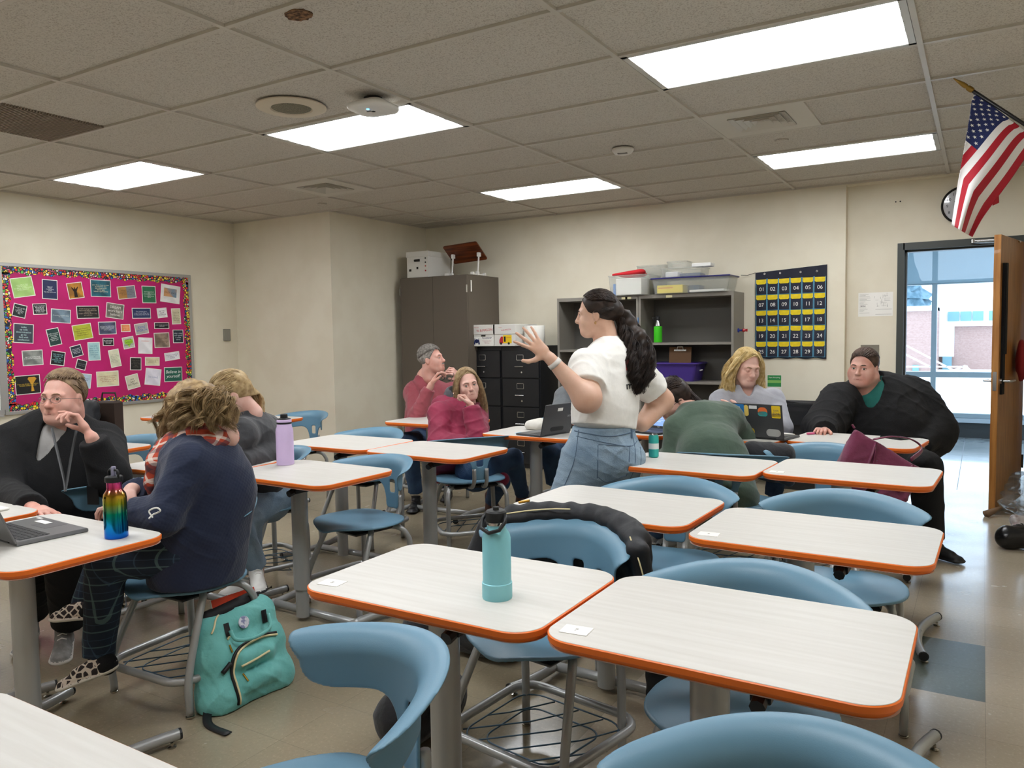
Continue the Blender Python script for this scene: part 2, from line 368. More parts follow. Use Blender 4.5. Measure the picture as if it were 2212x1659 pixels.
# lay-in light panels
def panel_mat():
    m = mat('light_diffuser', 'ffffff', .5); N, L, b = nodes_of(m)
    tc = N.new('ShaderNodeTexCoord'); sp = N.new('ShaderNodeSeparateXYZ'); L.new(tc.outputs['Object'], sp.inputs[0])
    mm = N.new('ShaderNodeMath'); mm.operation = 'MULTIPLY'; mm.inputs[1].default_value = 2*math.pi/.19; L.new(sp.outputs[1], mm.inputs[0])
    c = N.new('ShaderNodeMath'); c.operation = 'COSINE'; L.new(mm.outputs[0], c.inputs[0])
    r = N.new('ShaderNodeMapRange'); r.inputs[1].default_value = -1; r.inputs[2].default_value = 1; r.inputs[3].default_value = .05; r.inputs[4].default_value = 1.95; L.new(c.outputs[0], r.inputs[0])
    e = N.new('ShaderNodeMath'); e.operation = 'MULTIPLY'; e.inputs[1].default_value = PANEL_POWER; L.new(r.outputs[0], e.inputs[0])
    b.inputs['Emission Color'].default_value = (.95, .975, 1, 1); L.new(e.outputs[0], b.inputs['Emission Strength']); return m
M_panel = panel_mat(); M_fix = mat('fixture_steel', 'c9c7c0', .4)
def fixture(i, j, lab):
    x0 = -1.485+1.2192*i+.014; y0 = 2.831+.6096*j+.014; w, d = 1.2192-.028, .6096-.028
    e = empty('ceiling_light', lab, 'ceiling light', (x0+w/2, y0+d/2, CEIL), group='lay-in fluorescent ceiling panels')
    f = MB()
    f.box(-w/2, w/2, -d/2, -d/2+.022, -.003, .03).box(-w/2, w/2, d/2-.022, d/2, -.003, .03).box(-w/2, -w/2+.03, -d/2, d/2, -.003, .03).box(w/2-.03, w/2, -d/2, d/2, -.003, .03)
    f.build('housing', M_fix, e)
    MB().box(-w/2+.03, w/2-.03, -d/2+.022, d/2-.022, .0, .006).build('diffuser', M_panel, e)
fixture(0, 1, 'large glowing ceiling panel at the upper right, nearest the camera')
fixture(0, 5, 'glowing ceiling panel beside the flag, above the phone pocket chart')
fixture(-2, 1, 'glowing ceiling panel next to the round speaker and wireless unit')
fixture(-2, 5, 'glowing ceiling panel above the dark wardrobe and bookcase')
fixture(-4, 1, 'glowing ceiling panel farthest left, near the pink board')
fixture(-2, -3, 'ceiling panel cut off at the top left corner of the picture')
for i, j in ((-4, -3), (0, -3), (-2, -7)): fixture(i, j, 'ceiling panel behind the camera, outside the picture')
M_white = mat('vent_white', 'c9c4b8', .5); M_dark = mat('dark_gap', '2a2622', .8)
def vent(i, j, lab):
    x0 = -1.485+1.2192*i+.012; y0 = 2.831+.6096*j+.012; w = .5856
    e = empty('ceiling_vent', lab, 'vent', (x0+w/2, y0+w/2, CEIL), group='square air diffusers in the ceiling')
    f = MB(); a = w/2; q = .17
    f.box(-a, a, -a, -q, -.002, .01).box(-a, a, q, a, -.002, .01).box(-a, -q, -q, q, -.002, .01).box(q, a, -q, q, -.002, .01); f.build('face_plate', M_white, e)
    MB().box(-q, q, -q, q, .04, .045).build('duct', M_dark, e)
    l = MB()
    for k in range(4):
        r1 = q-.038*k; r0 = r1-.026; z1, z0 = .018, -.008
        for s in range(4):
            Mx = Matrix.Rotation(s*math.pi/2, 4, 'Z'); P = [(-r1, r1, z0), (r1, r1, z0), (r0, r0, z1), (-r0, r0, z1)]
            P = [Mx @ Vector(p) for p in P]; P += [p+Vector((0, 0, .002)) for p in P]
            l.add(P, [(0, 1, 2, 3), (7, 6, 5, 4), (0, 4, 5, 1), (1, 5, 6, 2), (2, 6, 7, 3), (3, 7, 4, 0)])
    l.build('louvers', M_white, e)
vent(0, 3, 'square ceiling air vent beyond the large light panel at right')
vent(-3, 3, 'square ceiling air vent above the corner of the cream wall')
# return grille
e = empty('return_grille', 'brown slotted air return grille in the ceiling at far left', 'vent', (-1.485-1.2192*3.5+.3048*1, 2.831-.3048, CEIL))
e.location.x = (-5.14-4.54)/2
f = MB(); a = .293
for k in range(36): y = -a+.586*k/36; f.box(-a, a, y, y+.007, -.003, .01)
f.box(-a, a, -a, -a+.012, -.004, .01).box(-a, a, a-.012, a, -.004, .01); f.build('slats', mat('grille_brown', '8c7f70', .6), e)
MB().box(-a, a, -a, a, .012, .016).build('backing', mat('grille_back', '4a4138', .9), e)
# speaker, wireless unit, sensor, sprinkler covers, hole
e = empty('ceiling_speaker', 'round beige ceiling speaker with perforated centre', 'speaker', (-3.31, 3.15, CEIL))
MB().lathe([(.19, 0), (.19, -.006), (.17, -.014), (.115, -.014), (.11, -.008), (.02, -.008)], n=40).build('ring', mat('speaker_beige', 'cfc3ad', .5), e, ang=30)
MB().lathe([(.112, -.006), (.1, -.012), (.05, -.014), (.01, -.014)], n=40).build('mesh_grille', mat('speaker_mesh', '8e8872', .7, c2='5c5748', scale=300, fac=(.48, .52)), e, smooth=True)
e = empty('wireless_access_point', 'white rounded square wireless unit hanging under the ceiling', 'wireless unit', (-2.83, 3.28, CEIL-.055), .1)
f = MB(); rings = [(.2, .02), (.235, .012), (.24, .0), (.225, -.012), (.15, -.016)]
for a_, z in rings: pass
V = []; F = []; n = 28
for a_, z in [(.17, .03)]+rings+[(.02, -.017)]:
    V += [(x, y, z) for x, y in rrect(a_, a_, a_*.28)]
n = len(rrect(.2, .2, .05))
for i in range(6): F += [(i*n+k, i*n+(k+1) % n, (i+1)*n+(k+1) % n, (i+1)*n+k) for k in range(n)]
F += [tuple(range(n)), tuple(6*n+k for k in range(n-1, -1, -1))]
meshobj('shell', V, F, mat('ap_white', 'e2e0da', .35), e, True)
MB().cyl((.0, -.05, -.0185), .007, .003).build('status_light', mat('blue_led', '3aa0ff', emit=6), e)
MB().box(-.03, -.005, -.02, -.012, -.019, -.016).build('logo', mat('ap_logo', '555555', .5), e)
MB().cyl((0, 0, .02), .05, .035).build('mount', M_dark, e)
e = empty('ceiling_sensor', 'small oval white sensor on the ceiling between light panels', 'sensor', (-2.17, 5.13, CEIL), .3)
MB().lathe([(.075, 0), (.075, -.012), (.06, -.032), (.035, -.04), (.005, -.04)], n=32).build('body', mat('sensor_white', 'd8d5cd', .4), e, smooth=True)
MB().box(-.035, .035, -.045, -.02, -.042, -.035, b=.003).build('lens', mat('sensor_lens', '77736c', .3), e)
for x, y, lb in ((-5.46, 5.55, 'round flush ceiling cap near the cream wall corner'), (-1.19, 5.55, 'round flush ceiling cap beside the right light panel')):
    o = MB().lathe([(.045, .0), (.045, -.01), (.02, -.012), (.001, -.012)], n=28).build('sprinkler_cap', M_ceil, None, smooth=False, loc=(x, y, CEIL+.01)); tag(o, lb, 'sprinkler cap', 'flush sprinkler caps')
P = [(.055*(1+.25*R_.random())*math.cos(t), .045*(1+.3*R_.random())*math.sin(t)) for t in np.linspace(0, 6.283, 24)[:-1]]
o = MB().prism(P, CEIL+.006, CEIL+.0095, Matrix.Translation((-2.37, 2.31, 0))).build('ceiling_hole', mat('hole_brown', '4b3526', .9, c2='8f6b4a', scale=60), None); tag(o, 'ragged brown hole broken through a ceiling tile', 'hole')
# ---------------- door frame, door, hallway
fr = MB()
for x0, x1 in ((DJ0-.045, DJ0+.01), (DJ1-.01, DJ1+.045)): fr.box(x0, x1, YD-.012, YD+.135, 0, DH+.05)
fr.box(DJ0, DJ1, YD-.012, YD+.135, DH-.01, DH+.05); fr.box(DJ0+.01, DJ0+.025, YD+.05, YD+.135, 0, DH-.01).box(DJ0, DJ1, YD+.05, YD+.135, DH-.025, DH-.01)
struct(fr.build('door_1', M_frame))
M_oak = mat('oak_veneer', 'b07a3e', .4, c2='9a652f', scale=3, stretch=(14, 14, 1), det=6, coat=.2)
hx, hy = .292, YD-.03; ex, ey = .105, 6.75          # hinge and free edge of the open door
ang = math.atan2(ey-hy, ex-hx); LD = math.hypot(ey-hy, ex-hx)
D = empty('classroom_door', 'open oak veneer classroom door standing edge-on to the room', 'door', (hx, hy, 0), ang)
MB().box(0, LD, -.045, 0, .012, 2.075, b=.002).build('door_leaf', M_oak, D)
hd = MB()
for s in (-1, 1):
    y = -.0225+s*.0225
    hd.cyl((LD-.07, y if s > 0 else y-.012, 1.0), .028, .012, axis='y'); hd.tube([(LD-.07, y, 1.0), (LD-.07, y+s*.06, 1.0), (LD-.08, y+s*.066, 1.0), (LD-.19, y+s*.066, 1.0)], .0095)
M_chrome = mat('satin_chrome', 'c9c9c9', .25, 1)
hd.build('lever_handle', M_chrome, D, ang=40)
MB().box(LD-.002, LD+.002, -.035, -.01, .93, 1.07).build('latch_plate', M_chrome, D)
hb = MB()
for z in (.25, 1.05, 1.85): hb.cyl((-.008, .004, z), .008, .11)
hb.build('hinges', mat('dark_hinge', '3c3a36', .35, .8), D)
cl = MB(); cl.box(.06, .30, -.10, -.046, 2.0, 2.065, b=.006); cl.build('door_closer', mat('closer_grey', '8d8c88', .4, .6), D)
iv = (Matrix.Translation((hx, hy, 0)) @ Matrix.Rotation(ang, 4, 'Z')).inverted(); wp = lambda *p: iv @ Vector(p)
a = MB(); a.tube([wp(-.09, YD-.03, 2.118), wp(.13, YD-.06, 2.112)], .009); a.tube([wp(-.08, YD-.03, 2.13), wp(-.08, YD-.03, 2.1)], .016); a.tube([wp(-.08, YD-.03, 2.105), wp(.24, 7.25, 2.06)], .007); a.build('closer_arm', M_chrome, D)
lt = MB(); lt.box(LD-.12, LD-.05, .001, .016, .9, 1.87).box(LD-.11, LD-.06, .016, .028, 1.2, 1.87); 
o = lt.build('hanging_black_bag', mat('black_cloth', '141416', .9), None); o.matrix_world = Matrix.Translation((hx, hy, 0)) @ Matrix.Rotation(ang, 4, 'Z'); tag(o, 'long black cloth strip hanging on the room side of the open door', 'cloth')
s = S(); s.ell((0, 0, 0), (.035, .1, .16), k=.01).noise(.006, 30, 3)
o = sdfobj('hanging_red_bag', s, mat('red_cloth', '8e1f22', .8), None, .008); o.location = (.262, 7.2, 1.14); tag(o, 'dark red pouch hanging low behind the open door', 'bag')
o = MB().tube([(.0, 0, 0), (.0, .05, .02), (0, .12, .045)], [.03, .022, .012], 8).build('door_stop', mat('brown_rubber', '7a6048', .7), None, smooth=True); o.location = (.045, 6.66, .02); o.rotation_euler = (0, 0, -.9); tag(o, 'brown rubber wedge under the corner of the open door', 'door stop')
s = S(); s.cap((0, 0, .1), (.1, .45, .16), .05, .13, k=.02).ell((.05, .3, .05), (.16, .3, .06), k=.05).plane((0, 0, .004), (0, 0, -1)).noise(.02, 22, 5)
M_film = mat('clear_film', 'd9dcd8', .12, trans=.85, alpha=.55, ior=1.2)
o = sdfobj('plastic_sheet', s, M_film, None, .012); o.location = (.2, 6.75, 0); tag(o, 'crumpled clear plastic sheet on the floor behind the open door', 'plastic')
s = S(); s.cap((0, 0, .075), (.35, .12, .08), .07, .08, k=.03, n=(0, 0, 1), fl=1.0).cap((.05, .1, .16), (.3, .22, .17), .04, .05, k=.03, m=1).plane((0, 0, .004), (0, 0, -1)).noise(.006, 30, 2)
o = sdfobj('duffel_bag', s, [mat('black_vinyl', '141415', .25), mat('clear_pouch', '9c9694', .3, c2='5b2424', scale=15)], None, .008); o.location = (.16, 5.75, 0); tag(o, 'glossy black bag on the floor at the right edge of the picture', 'bag')
o = MB().box(-.3, .3, -.02, .02, 0, .03).box(.05, .09, -.02, .02, .03, 1.0).box(-.1, .28, -.035, .0, .62, 1.02).build('easel_board', mat('black_board', '161719', .5), None); o.location = (.5, 6.55, 0); o.rotation_euler = (0, 0, .1); tag(o, 'black board on a stand beside the open door', 'board')
# hallway
HY = 11.5
M_hf = mat('hall_floor', 'aab4b6', .16, c2='9aa6aa', scale=3, coat=.3)
hf = MB()
for i in range(-8, 5):
    for j in range(13): hf.box(-.165+.6096*i+.003, -.165+.6096*(i+1)-.003, YD+.12+.305*j+.002, YD+.12+.305*(j+1)-.002, -.02, 0)
hf.mi = 1; hf.box(-5.3, 3.2, YD+.12, HY+.3, -.1, -.002)
struct(hf.build('floor_hall', [M_hf, mat('hall_joint', '5f686c', .5)]))
struct(MB().box(-5.3, 3.2, YD+.12, HY+.4, 2.75, 2.85).build('ceiling_hall', M_wall2))
struct(MB().box(-5.4, -5.2, YD, HY+.4, 0, 2.8).box(3.1, 3.2, YD, HY+.4, 0, 2.8).build('wall_hall_ends', M_wall2))
M_black = mat('hall_base_black', '35393b', .4)
struct(MB().box(-5.3, 3.2, HY-.03, HY+.2, 0, .2).build('wall_hall_low', M_black))
struct(MB().box(-5.3, 3.2, HY-.1, HY+.2, .2, .25).box(-5.3, 3.2, HY+.02, HY+.2, 2.42, 2.8).build('trim_3', mat('sill_grey', 'a9b6bf', .4)))
M_mul = mat('window_aluminium', '8fa0a8', .4)
wn = MB()
for x in (-5.1, -4.1, -3.1, -2.05, -1.32, -.54, .62, 1.4, 2.4): wn.box(x-.03, x+.03, HY-.03, HY+.1, .254, 2.418)
wn.box(-5.2, 3.1, HY-.026, HY+.096, .77, .84).box(-5.2, 3.1, HY-.026, HY+.096, .252, .31).box(-5.2, 3.1, HY-.026, HY+.096, 1.97, 2.02)
struct(wn.build('window_1', M_mul))
struct(MB().box(-5.2, 3.1, HY+.03, HY+.036, .25, 2.0).build('window_2', mat('window_glass', 'ffffff', 0, trans=1, alpha=.25, ior=1.01)))
o = MB().box(-5.15, 3.05, HY-.06, HY-.05, 1.985, 2.47).build('roller_shade', mat('shade_blue_grey', 'a3bcc8', .8, alpha=.72)); tag(o, 'blue grey roller shade across the top of the hallway window', 'shade')
for x_ in (-3.4, -1.0, 1.4):  # added fill panels, out of view, to brighten the hallway window frames
    e = empty('ceiling_light', 'unseen fill panel added beyond the door head to brighten the hallway', 'ceiling light', (x_, 9.4, 2.75), group='added hallway fill panels')
    MB().box(-.6, .6, -.3, .3, -.03, .0).build('housing', M_fix, e); MB().box(-.57, .57, -.27, .27, -.034, -.03).build('diffuser', mat('hall_fill_diffuser', 'dcecff', .5, emit=4.5), e)
# ---------------- outdoors
struct(MB().box(-60, 60, HY+1, 80, -.5, -.4).build('snow_ground', mat('snow', 'f4f6f8', .8)))
def brick_mat():
    m = mat('far_brick', 'a08079', .9); N, L, b = nodes_of(m); tc = N.new('ShaderNodeTexCoord'); mp = N.new('ShaderNodeMapping'); L.new(tc.outputs['Object'], mp.inputs[0]); mp.inputs['Rotation'].default_value = (math.pi/2, 0, 0)
    br = N.new('ShaderNodeTexBrick'); br.inputs['Scale'].default_value = 9; br.inputs['Color1'].default_value = srgb('a88a80'); br.inputs['Color2'].default_value = srgb('98786f'); br.inputs['Mortar'].default_value = srgb('b9a8a0')
    L.new(mp.outputs[0], br.inputs[0]); L.new(br.outputs[0], b.inputs['Base Color']); return m
E_ = empty('school_building', 'brick school wing with white window band seen through hallway glass', 'building', (0, 40, 0))
K = 39/HY
def ox(px): return J(px, 700, 1)[0]/J(px, 700, 1)[1]*40
def oz(py, px=2050):
    v = J(px, py, 1)-np.array([0, 0, CAMZ]); return CAMZ+v[2]/v[1]*40
MB().box(-25, ox(2030), -2, 3, -.5, oz(665)).box(ox(2020), 20, 0, 5, -.5, oz(700)).build('brick_wall', brick_mat(), E_)
MB().box(ox(2012), 20, -.3, 5, oz(705), oz(652)).box(ox(2018), ox(2062), -.32, 1, oz(770), oz(704.5)).box(-25, ox(2030), -2.2, 3, oz(672), oz(662)).build('white_band', mat('white_panel', 'dfe6ea', .6), E_)
gm = mat('teal_glass', '6f97a0', .2)
for a0, a1 in ((2048, 2072), (2075, 2098), (2101, 2124), (2136, 2162)): MB().box(ox(a0), ox(a1), -.4, -.29, oz(694), oz(674)).build('window', gm, E_)
MB().box(ox(1980), ox(1993), -2.1, -1.9, oz(800), oz(785)).build('window', gm, E_); MB().box(ox(2038), ox(2058), -.4, -.2, oz(800), oz(770)).build('doorway', gm, E_)
cp = MB()
for (a0, b0, a1, b1) in ((1955, 745, 2060, 800), (1955, 765, 2040, 808), (1952, 792, 2080, 792), (2040, 808, 2085, 790), (2085, 790, 2085, 815), (2050, 800, 2050, 815), (2085, 790, 2110, 812)):
    P0, P1 = [np.array([0, 0, CAMZ])+(J(a, b, 1)-np.array([0, 0, CAMZ]))*25/J(a, b, 1)[1] for a, b in ((a0, b0), (a1, b1))]; cp.tube([P0, P1], .022, 6)
cp.tube([P0, (P0[0], P0[1], -.42)], .06, 6)
o = cp.build('canopy_frame', mat('white_steel', 'e4e8ea', .5)); tag(o, 'white steel canopy frame outside in front of the brick wing', 'canopy')
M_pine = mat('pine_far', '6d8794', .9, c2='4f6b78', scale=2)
for k in range(9):
    x = -30+6.2*k+R_.random(); hgt = 5.0+3.2*R_.random(); tr = MB()
    for q in range(9): tr.lathe([(2.3-.23*q, 0), (1.3-.13*q, .7), (.1, 1.7)], c=(0, 0, hgt*(.15+.1*q)), n=14)
    tr.V = [(x_*(1+.3*R_.uniform(-1, 1)), y_*(1+.3*R_.uniform(-1, 1)), z_+.25*R_.uniform(-1, 1)) for x_, y_, z_ in tr.V]
    e = empty('pine_tree', 'hazy blue green pine on the skyline behind the brick wing', 'tree', (x, 60+4*R_.random(), 0), group='pines beyond the school wing')
    tr.build('crown', M_pine, e); MB().cyl((0, 0, -.4), .3, hgt*.4, 8).build('trunk', mat('pine_bark', '5c564f', .9), e)
# ================================================================== DESKS AND CHAIRS
M_lam = mat('desk_laminate', 'cfccc6', .42, c2='c5c1ba', scale=1.6, stretch=(2, 34, 1), det=5, fac=(.35, .75))
M_orange = mat('orange_edge', 'ee7424', .45)
M_steel = mat('grey_powder_coat', 'a4a6a5', .32, .35)
M_cap = mat('black_plastic', '17181a', .5)
M_blue = mat('chair_blue_plastic', '638aa1', .42, bump=.05, bscale=500)
M_wire = mat('wire_blue_grey', '3f5a6c', .4)
M_chr = mat('foot_chrome', 'b5b1a8', .2, 1)
M_tape = mat('tape_tag', 'efece6', .5); M_tagp = mat('tag_print', '8a8780', .6)
def desk_proto():
    e = empty('student_desk', 'x', 'desk')
    t = MB(); W_, D_ = .708, .512
    out = []
    for q, z in ((-.004, .0), (-.0, -.0006), (-.0, -.0008)):
        pass
    def loop(g, z): return [(x, y, z) for x, y in rrect(W_+2*g, D_+2*g, .075+g, 16)]
    n = len(rrect(1, 1, .1, 16))
    V = loop(-.0035, .742)+loop(-.0025, .7405); meshobj('top', V+loop(-.0035, .716), [tuple(range(n))]+[(k, n+k, n+(k+1) % n, (k+1) % n) for k in range(n)]+[tuple(2*n+k for k in range(n-1, -1, -1))], M_lam, e)
    V = loop(-.0035, .7415)+loop(0, .739)+loop(0, .727)+loop(-.011, .713)+loop(-.03, .711); F = []
    for i in range(4): F += [(i*n+k, (i+1)*n+k, (i+1)*n+(k+1) % n, i*n+(k+1) % n) for k in range(n)]
    F += [tuple(4*n+k for k in range(n-1, -1, -1))]
    o = meshobj('edge_band', V, F, M_orange, e, True); o.data.set_sharp_from_angle(angle=.6)
    # mounting plate and lever
    MB().box(-.17, .12, -.12, .12, .699, .711, b=.003).build('mounting_plate', M_cap, e)
    MB().box(.09, .13, -.2, -.05, .676, .699, b=.004).tube([(.11, -.19, .688), (.11, -.225, .68)], .016, 8).build('height_lever', M_cap, e)
    def oval(r1, r2, z): return [(-.04+r1*math.cos(a), -.03+r2*math.sin(a), z) for a in np.linspace(0, 2*math.pi, 29)[:-1]]
    def prism(z0, z1, r1, r2, nm):
        V = oval(r1, r2, z0)+oval(r1, r2, z1); F = [(k, (k+1) % 28, 28+(k+1) % 28, 28+k) for k in range(28)]+[tuple(range(27, -1, -1)), tuple(range(28, 56))]
        o = meshobj(nm, V, F, M_steel, e, True); o.data.set_sharp_from_angle(angle=.6)
    prism(.16, .70, .044, .036, 'column'); prism(.02, .17, .036, .029, 'lower_column')
    b = MB(); b.tube([(-.3, .0, .035), (.3, .0, .035)], .019, 12); b.build('cross_tube', M_steel, e, smooth=True)
    for s in (-1, 1):
        pts = [(s*(.335-.05*(1-(y/.27)**2)), y+.0, .036) for y in np.linspace(-.27, .27, 11)]
        o = MB().tube(pts, .019, 12).build('foot_runner', M_steel, e, ang=50)
        for y in (0, 10):
            q = Vector(pts[y]); d = (Vector(pts[y])-Vector(pts[1 if y == 0 else 9])).normalized()
            MB().tube([q-d*.004, q+d*.004], .0198, 12).build('end_cap', M_cap, o)
            MB().lathe([(.013, 0), (.015, .004), (.005, .008), (.005, .018)], c=(q.x, q.y*.88, 0), n=14).build('glide', M_chr, o)
    return e
DESK0 = desk_proto(); _first = [True]
def desk(x, y, rz, label, group, tagn=None):
    o = DESK0 if _first[0] else copy_tree(DESK0); _first[0] = False
    o.location = (x, y, 0); o.rotation_euler = (0, 0, rz); o['label'] = label; o['group'] = group
    if tagn: TAGS.append((o, tagn))
    return o
TAGS = []
def put_tags():
    for o, tagn in TAGS:
        q = MB(); q.box(-.032, .032, -.024, .024, .7421, .7436); t = q.build('number_tag', M_tape, o, loc=(-.29, -.185, 0)); t.rotation_euler = (0, 0, .1)
        text('tag_number', tagn, .018, Matrix.Translation((0, 0, .7437)), M_tagp, t, .0002)
gD = 'white desks with orange edges'
desk(-.462, 1.685, .0, 'desk with orange edge in the foreground right, largest of all', gD, '7')
desk(-1.178, 1.672, .0, 'foreground desk with orange edge carrying the tall aqua bottle', gD, '8')
desk(-.45, 2.62, -.02, 'desk at right centre, directly beyond the largest foreground desk', gD, '5')
desk(-1.19, 2.74, -.03, 'desk with orange edge just in front of the standing teacher', gD, '6')
desk(-.505, 3.86, -.05, 'desk at right in front of the burgundy tote bag', gD, '3')
desk(-1.22, 3.78, -.04, 'desk with the teal drink can on its left end', gD)
desk(-.63, 5.0, -.12, 'desk with the phone, in front of the woman in black at the door', gD)
desk(-1.365, 4.93, -.07, 'desk carrying the sticker covered laptop', gD)
desk(-2.52, 4.56, -.02, 'desk with the black laptop and white pouch behind the standing teacher', gD)
desk(-2.07, 4.93, -.03, 'desk behind the standing teacher carrying the laptop with blue screen', gD)
desk(-3.63, 4.87, .02, 'far desk where the man in the dusty red sweater leans', gD)
desk(-5.15, 4.36, .08, 'far desk by the cream wall column, beyond the lavender bottle', gD)
desk(-5.87, 4.3, .08, 'far desk under the pink board, left of the empty far chair', gD)
desk(-3.41, 3.63, -.0, 'middle desk, left one of the pair before the maroon jacket', gD)
desk(-2.69, 3.6, -.03, 'middle desk whose right corner hides the maroon jacket chair', gD)
desk(-2.82, 2.72, -.03, 'desk carrying the lavender bottle', gD)
desk(-3.54, 2.63, .06, 'desk partly hidden behind the woman in the navy cardigan', gD)
desk(-2.685, 1.36, .0, 'desk carrying the grey laptop and rainbow bottle', gD)
desk(-3.46, 1.36, .0, 'desk at the left edge behind the open grey laptop', gD)
desk(-1.25, .46, -.0, 'desk corner cut off at the bottom left of the picture', gD)
desk(-4.78, 2.72, .1, 'desk corner seen left behind the woman in black fleece', gD)
put_tags()
# ---- chair
def chair_back():
    s = S()
    def f(D, Mi, ax):
        X = ax[0][:, None, None]; Y = ax[1][None, :, None]; Z = ax[2][None, None, :]     # plate: x across, z along the profile, y thickness
        xa = np.abs(X); sh = np.abs(Y)-.0042
        def smax(p, q, k): h = np.maximum(k-np.abs(p-q), 0)/k; return np.maximum(p, q)+h*h*k*.25
        def smin(p, q, k): h = np.maximum(k-np.abs(p-q), 0)/k; return np.minimum(p, q)-h*h*k*.25
        zt = .792-.01*(xa/.3)**2; zb = .625+.0*(xa/.3)**2
        side = xa-(.275+.045*np.clip((Z-.69)/.08, 0, 1)**1.2)
        band = smax(np.maximum(zb-Z, Z-zt), side, .075)
        ws = .054+.035*np.clip((Z-.52)/.11, 0, 1)**1.6
        stem = smax(xa-ws, .47-Z, .03); stem = np.maximum(stem, Z-.65)
        o = smin(band, stem, .05)
        hx = xa-.023; hz = np.abs(Z-.592)-.034; hole = np.sqrt(np.maximum(hx+.012, 0)**2+np.maximum(hz+.012, 0)**2)-.012
        o = np.maximum(o, -hole)
        return smax(sh, o, .007).astype(np.float32)+0*D, Mi
    s.fun(f); V, F, M = s.mesh(.0042, (-.345, -.012, .46), (.345, .012, .805))
    x, n, w = V.T; xa = np.abs(x); r = .052; w0 = .70
    a = np.clip((w-w0)/r, 0, 1.45); ex = np.maximum(w-w0-1.45*r, 0)
    z = np.where(w < w0, w, w0+r*np.sin(a)+ex*np.cos(1.45)); yo = -np.where(w < w0, 0, r*(1-np.cos(a))+ex*np.sin(1.45))
    z = z-n*np.sin(a)*-1*0+(n*np.sin(a)); yo = yo+n*np.cos(a)
    sl = .34*x/.09*2*.5*1.3                                   # slope of the plan curve
    slope = 2*.21*x/.09; nl = np.sqrt(1+slope**2)
    yp = -.228+.21*(x/.3)**2-.05*(z-.6)*(z > .6)
    X = x-(-slope/nl)*yo*-1; Y = yp+yo/nl
    z = z-.035*(xa/.3)**2
    X = (x-slope/nl*yo)*.93
    return np.stack([X, Y, z], 1), F, M
def chair_seat():
    s = S()
    def f(D, Mi, ax):
        X = ax[0][:, None, None]; Y = ax[1][None, :, None]; Z = ax[2][None, None, :]
        xa = np.abs(X); y = Y
        zs = .452-.018*np.exp(-((y+.03)/.13)**2-(xa/.13)**2)+.012*(xa/.23)**2*0-1.6*np.clip(y-.1, 0, 1)**2*np.exp(-(xa/.1)**2)+.0*y-.25*np.clip(xa-.15, 0, 1)**2*4*.5-.18*np.clip(-.12-y, 0, 1)**1.0*0
        sh = np.abs(Z-zs)/1.1-.0055
        w = .235-.11*np.clip((y-.02)/.24, 0, 1)**1.6-.10*np.clip((-.0-y)/.22, 0, 1)**2.2
        o = np.maximum(xa-w, np.maximum(y-(.235-.28*np.clip(xa, 0, 1)**1.3*1.2), -.205-y))
        a = xa-w; b = y-(.225-.9*xa**1.6); c = -.2-y; k = .06
        def smax(p, q, k): h = np.maximum(k-np.abs(p-q), 0)/k; return np.maximum(p, q)+h*h*k*.25
        o = smax(smax(a, b, .06), c, .08)
        return (smax(sh, o, .006)).astype(np.float32)+0*D, Mi
    s.fun(f); return s.mesh(.005, (-.27, -.23, .36), (.27, .26, .48))
def chair_proto():
    e = empty('student_chair', 'x', 'chair')
    V, F, _ = chair_seat(); st = meshobj('seat', V, F, M_blue, e, True)
    MB().box(-.15, .15, -.15, .13, .405, .428, b=.01).build('seat_pan', M_cap, st)
    V, F, _ = chair_back(); meshobj('backrest', V, F, M_blue, e, True)
    for sx in (-1, 1):
        MB().tube(spline([(sx*.045, .06, .418), (sx*.045, -.12, .415), (sx*.044, -.2, .425), (sx*.042, -.236, .47), (sx*.042, -.238, .545)], 5), .013, 10).build('back_tube', M_steel, e, smooth=True)
    ring = []
    for x, y in rrect(.47, .44, .09, 6): 
        x *= 1+.10*(-y)/.22*.5; ring.append((x, y-.01, .135))
    MB().tube(ring, .0145, 10, closed=True).build('base_ring', M_steel, e, smooth=True)
    for sx in (-1, 1):
        fl = MB().tube(spline([(sx*.12, .02, .42), (sx*.17, .05, .415), (sx*.19, .085, .36), (sx*.225, .17, .15), (sx*.226, .172, .012)], 6), .0145, 10).build('leg', M_steel, e, smooth=True)
        MB().lathe([(.012, 0), (.016, .003), (.016, .008), (.006, .013), (.006, .02)], c=(sx*.226, .172, 0), n=14).build('glide', M_chr, fl)
        rl = MB().tube(spline([(sx*.1, -.1, .415), (sx*.17, -.13, .41), (sx*.195, -.16, .37), (sx*.2, -.175, .3), (sx*.2, -.178, .012)], 6), .0145, 10).build('leg', M_steel, e, smooth=True)
        MB().lathe([(.012, 0), (.016, .003), (.016, .008), (.006, .013), (.006, .02)], c=(sx*.2, -.178, 0), n=14).build('glide', M_chr, rl)
    w = MB(); w.tube([(x*.86, y*.86, .118-.0*abs(x)) for x, y, z in ring], .003, 6, closed=True)
    w.tube([(x*.62, y*.62-.0, .1) for x, y, z in ring], .003, 6, closed=True)
    for k in range(5):
        a = -.2+.1*k; w.tube([(max(-.2, a-.12), -.19 if a-.12 > -.2 else -.19+(-.2-(a-.12))*1.2, .118), (a-.02, -.06, .1), (min(.2, a+.12), .17 if a+.12 < .2 else .17-(a+.12-.2)*1.2, .118)], .0028, 6)
    w.build('wire_basket', M_wire, e, smooth=True)
    return e
CHAIR0 = chair_proto(); _cf = [True]
def chair(x, y, fx, fy, label, group='blue plastic student chairs'):
    o = CHAIR0 if _cf[0] else copy_tree(CHAIR0); _cf[0] = False
    o.location = (x, y, 0); o.rotation_euler = (0, 0, math.atan2(fy, fx)-math.pi/2); o['label'] = label; o['group'] = group; return o
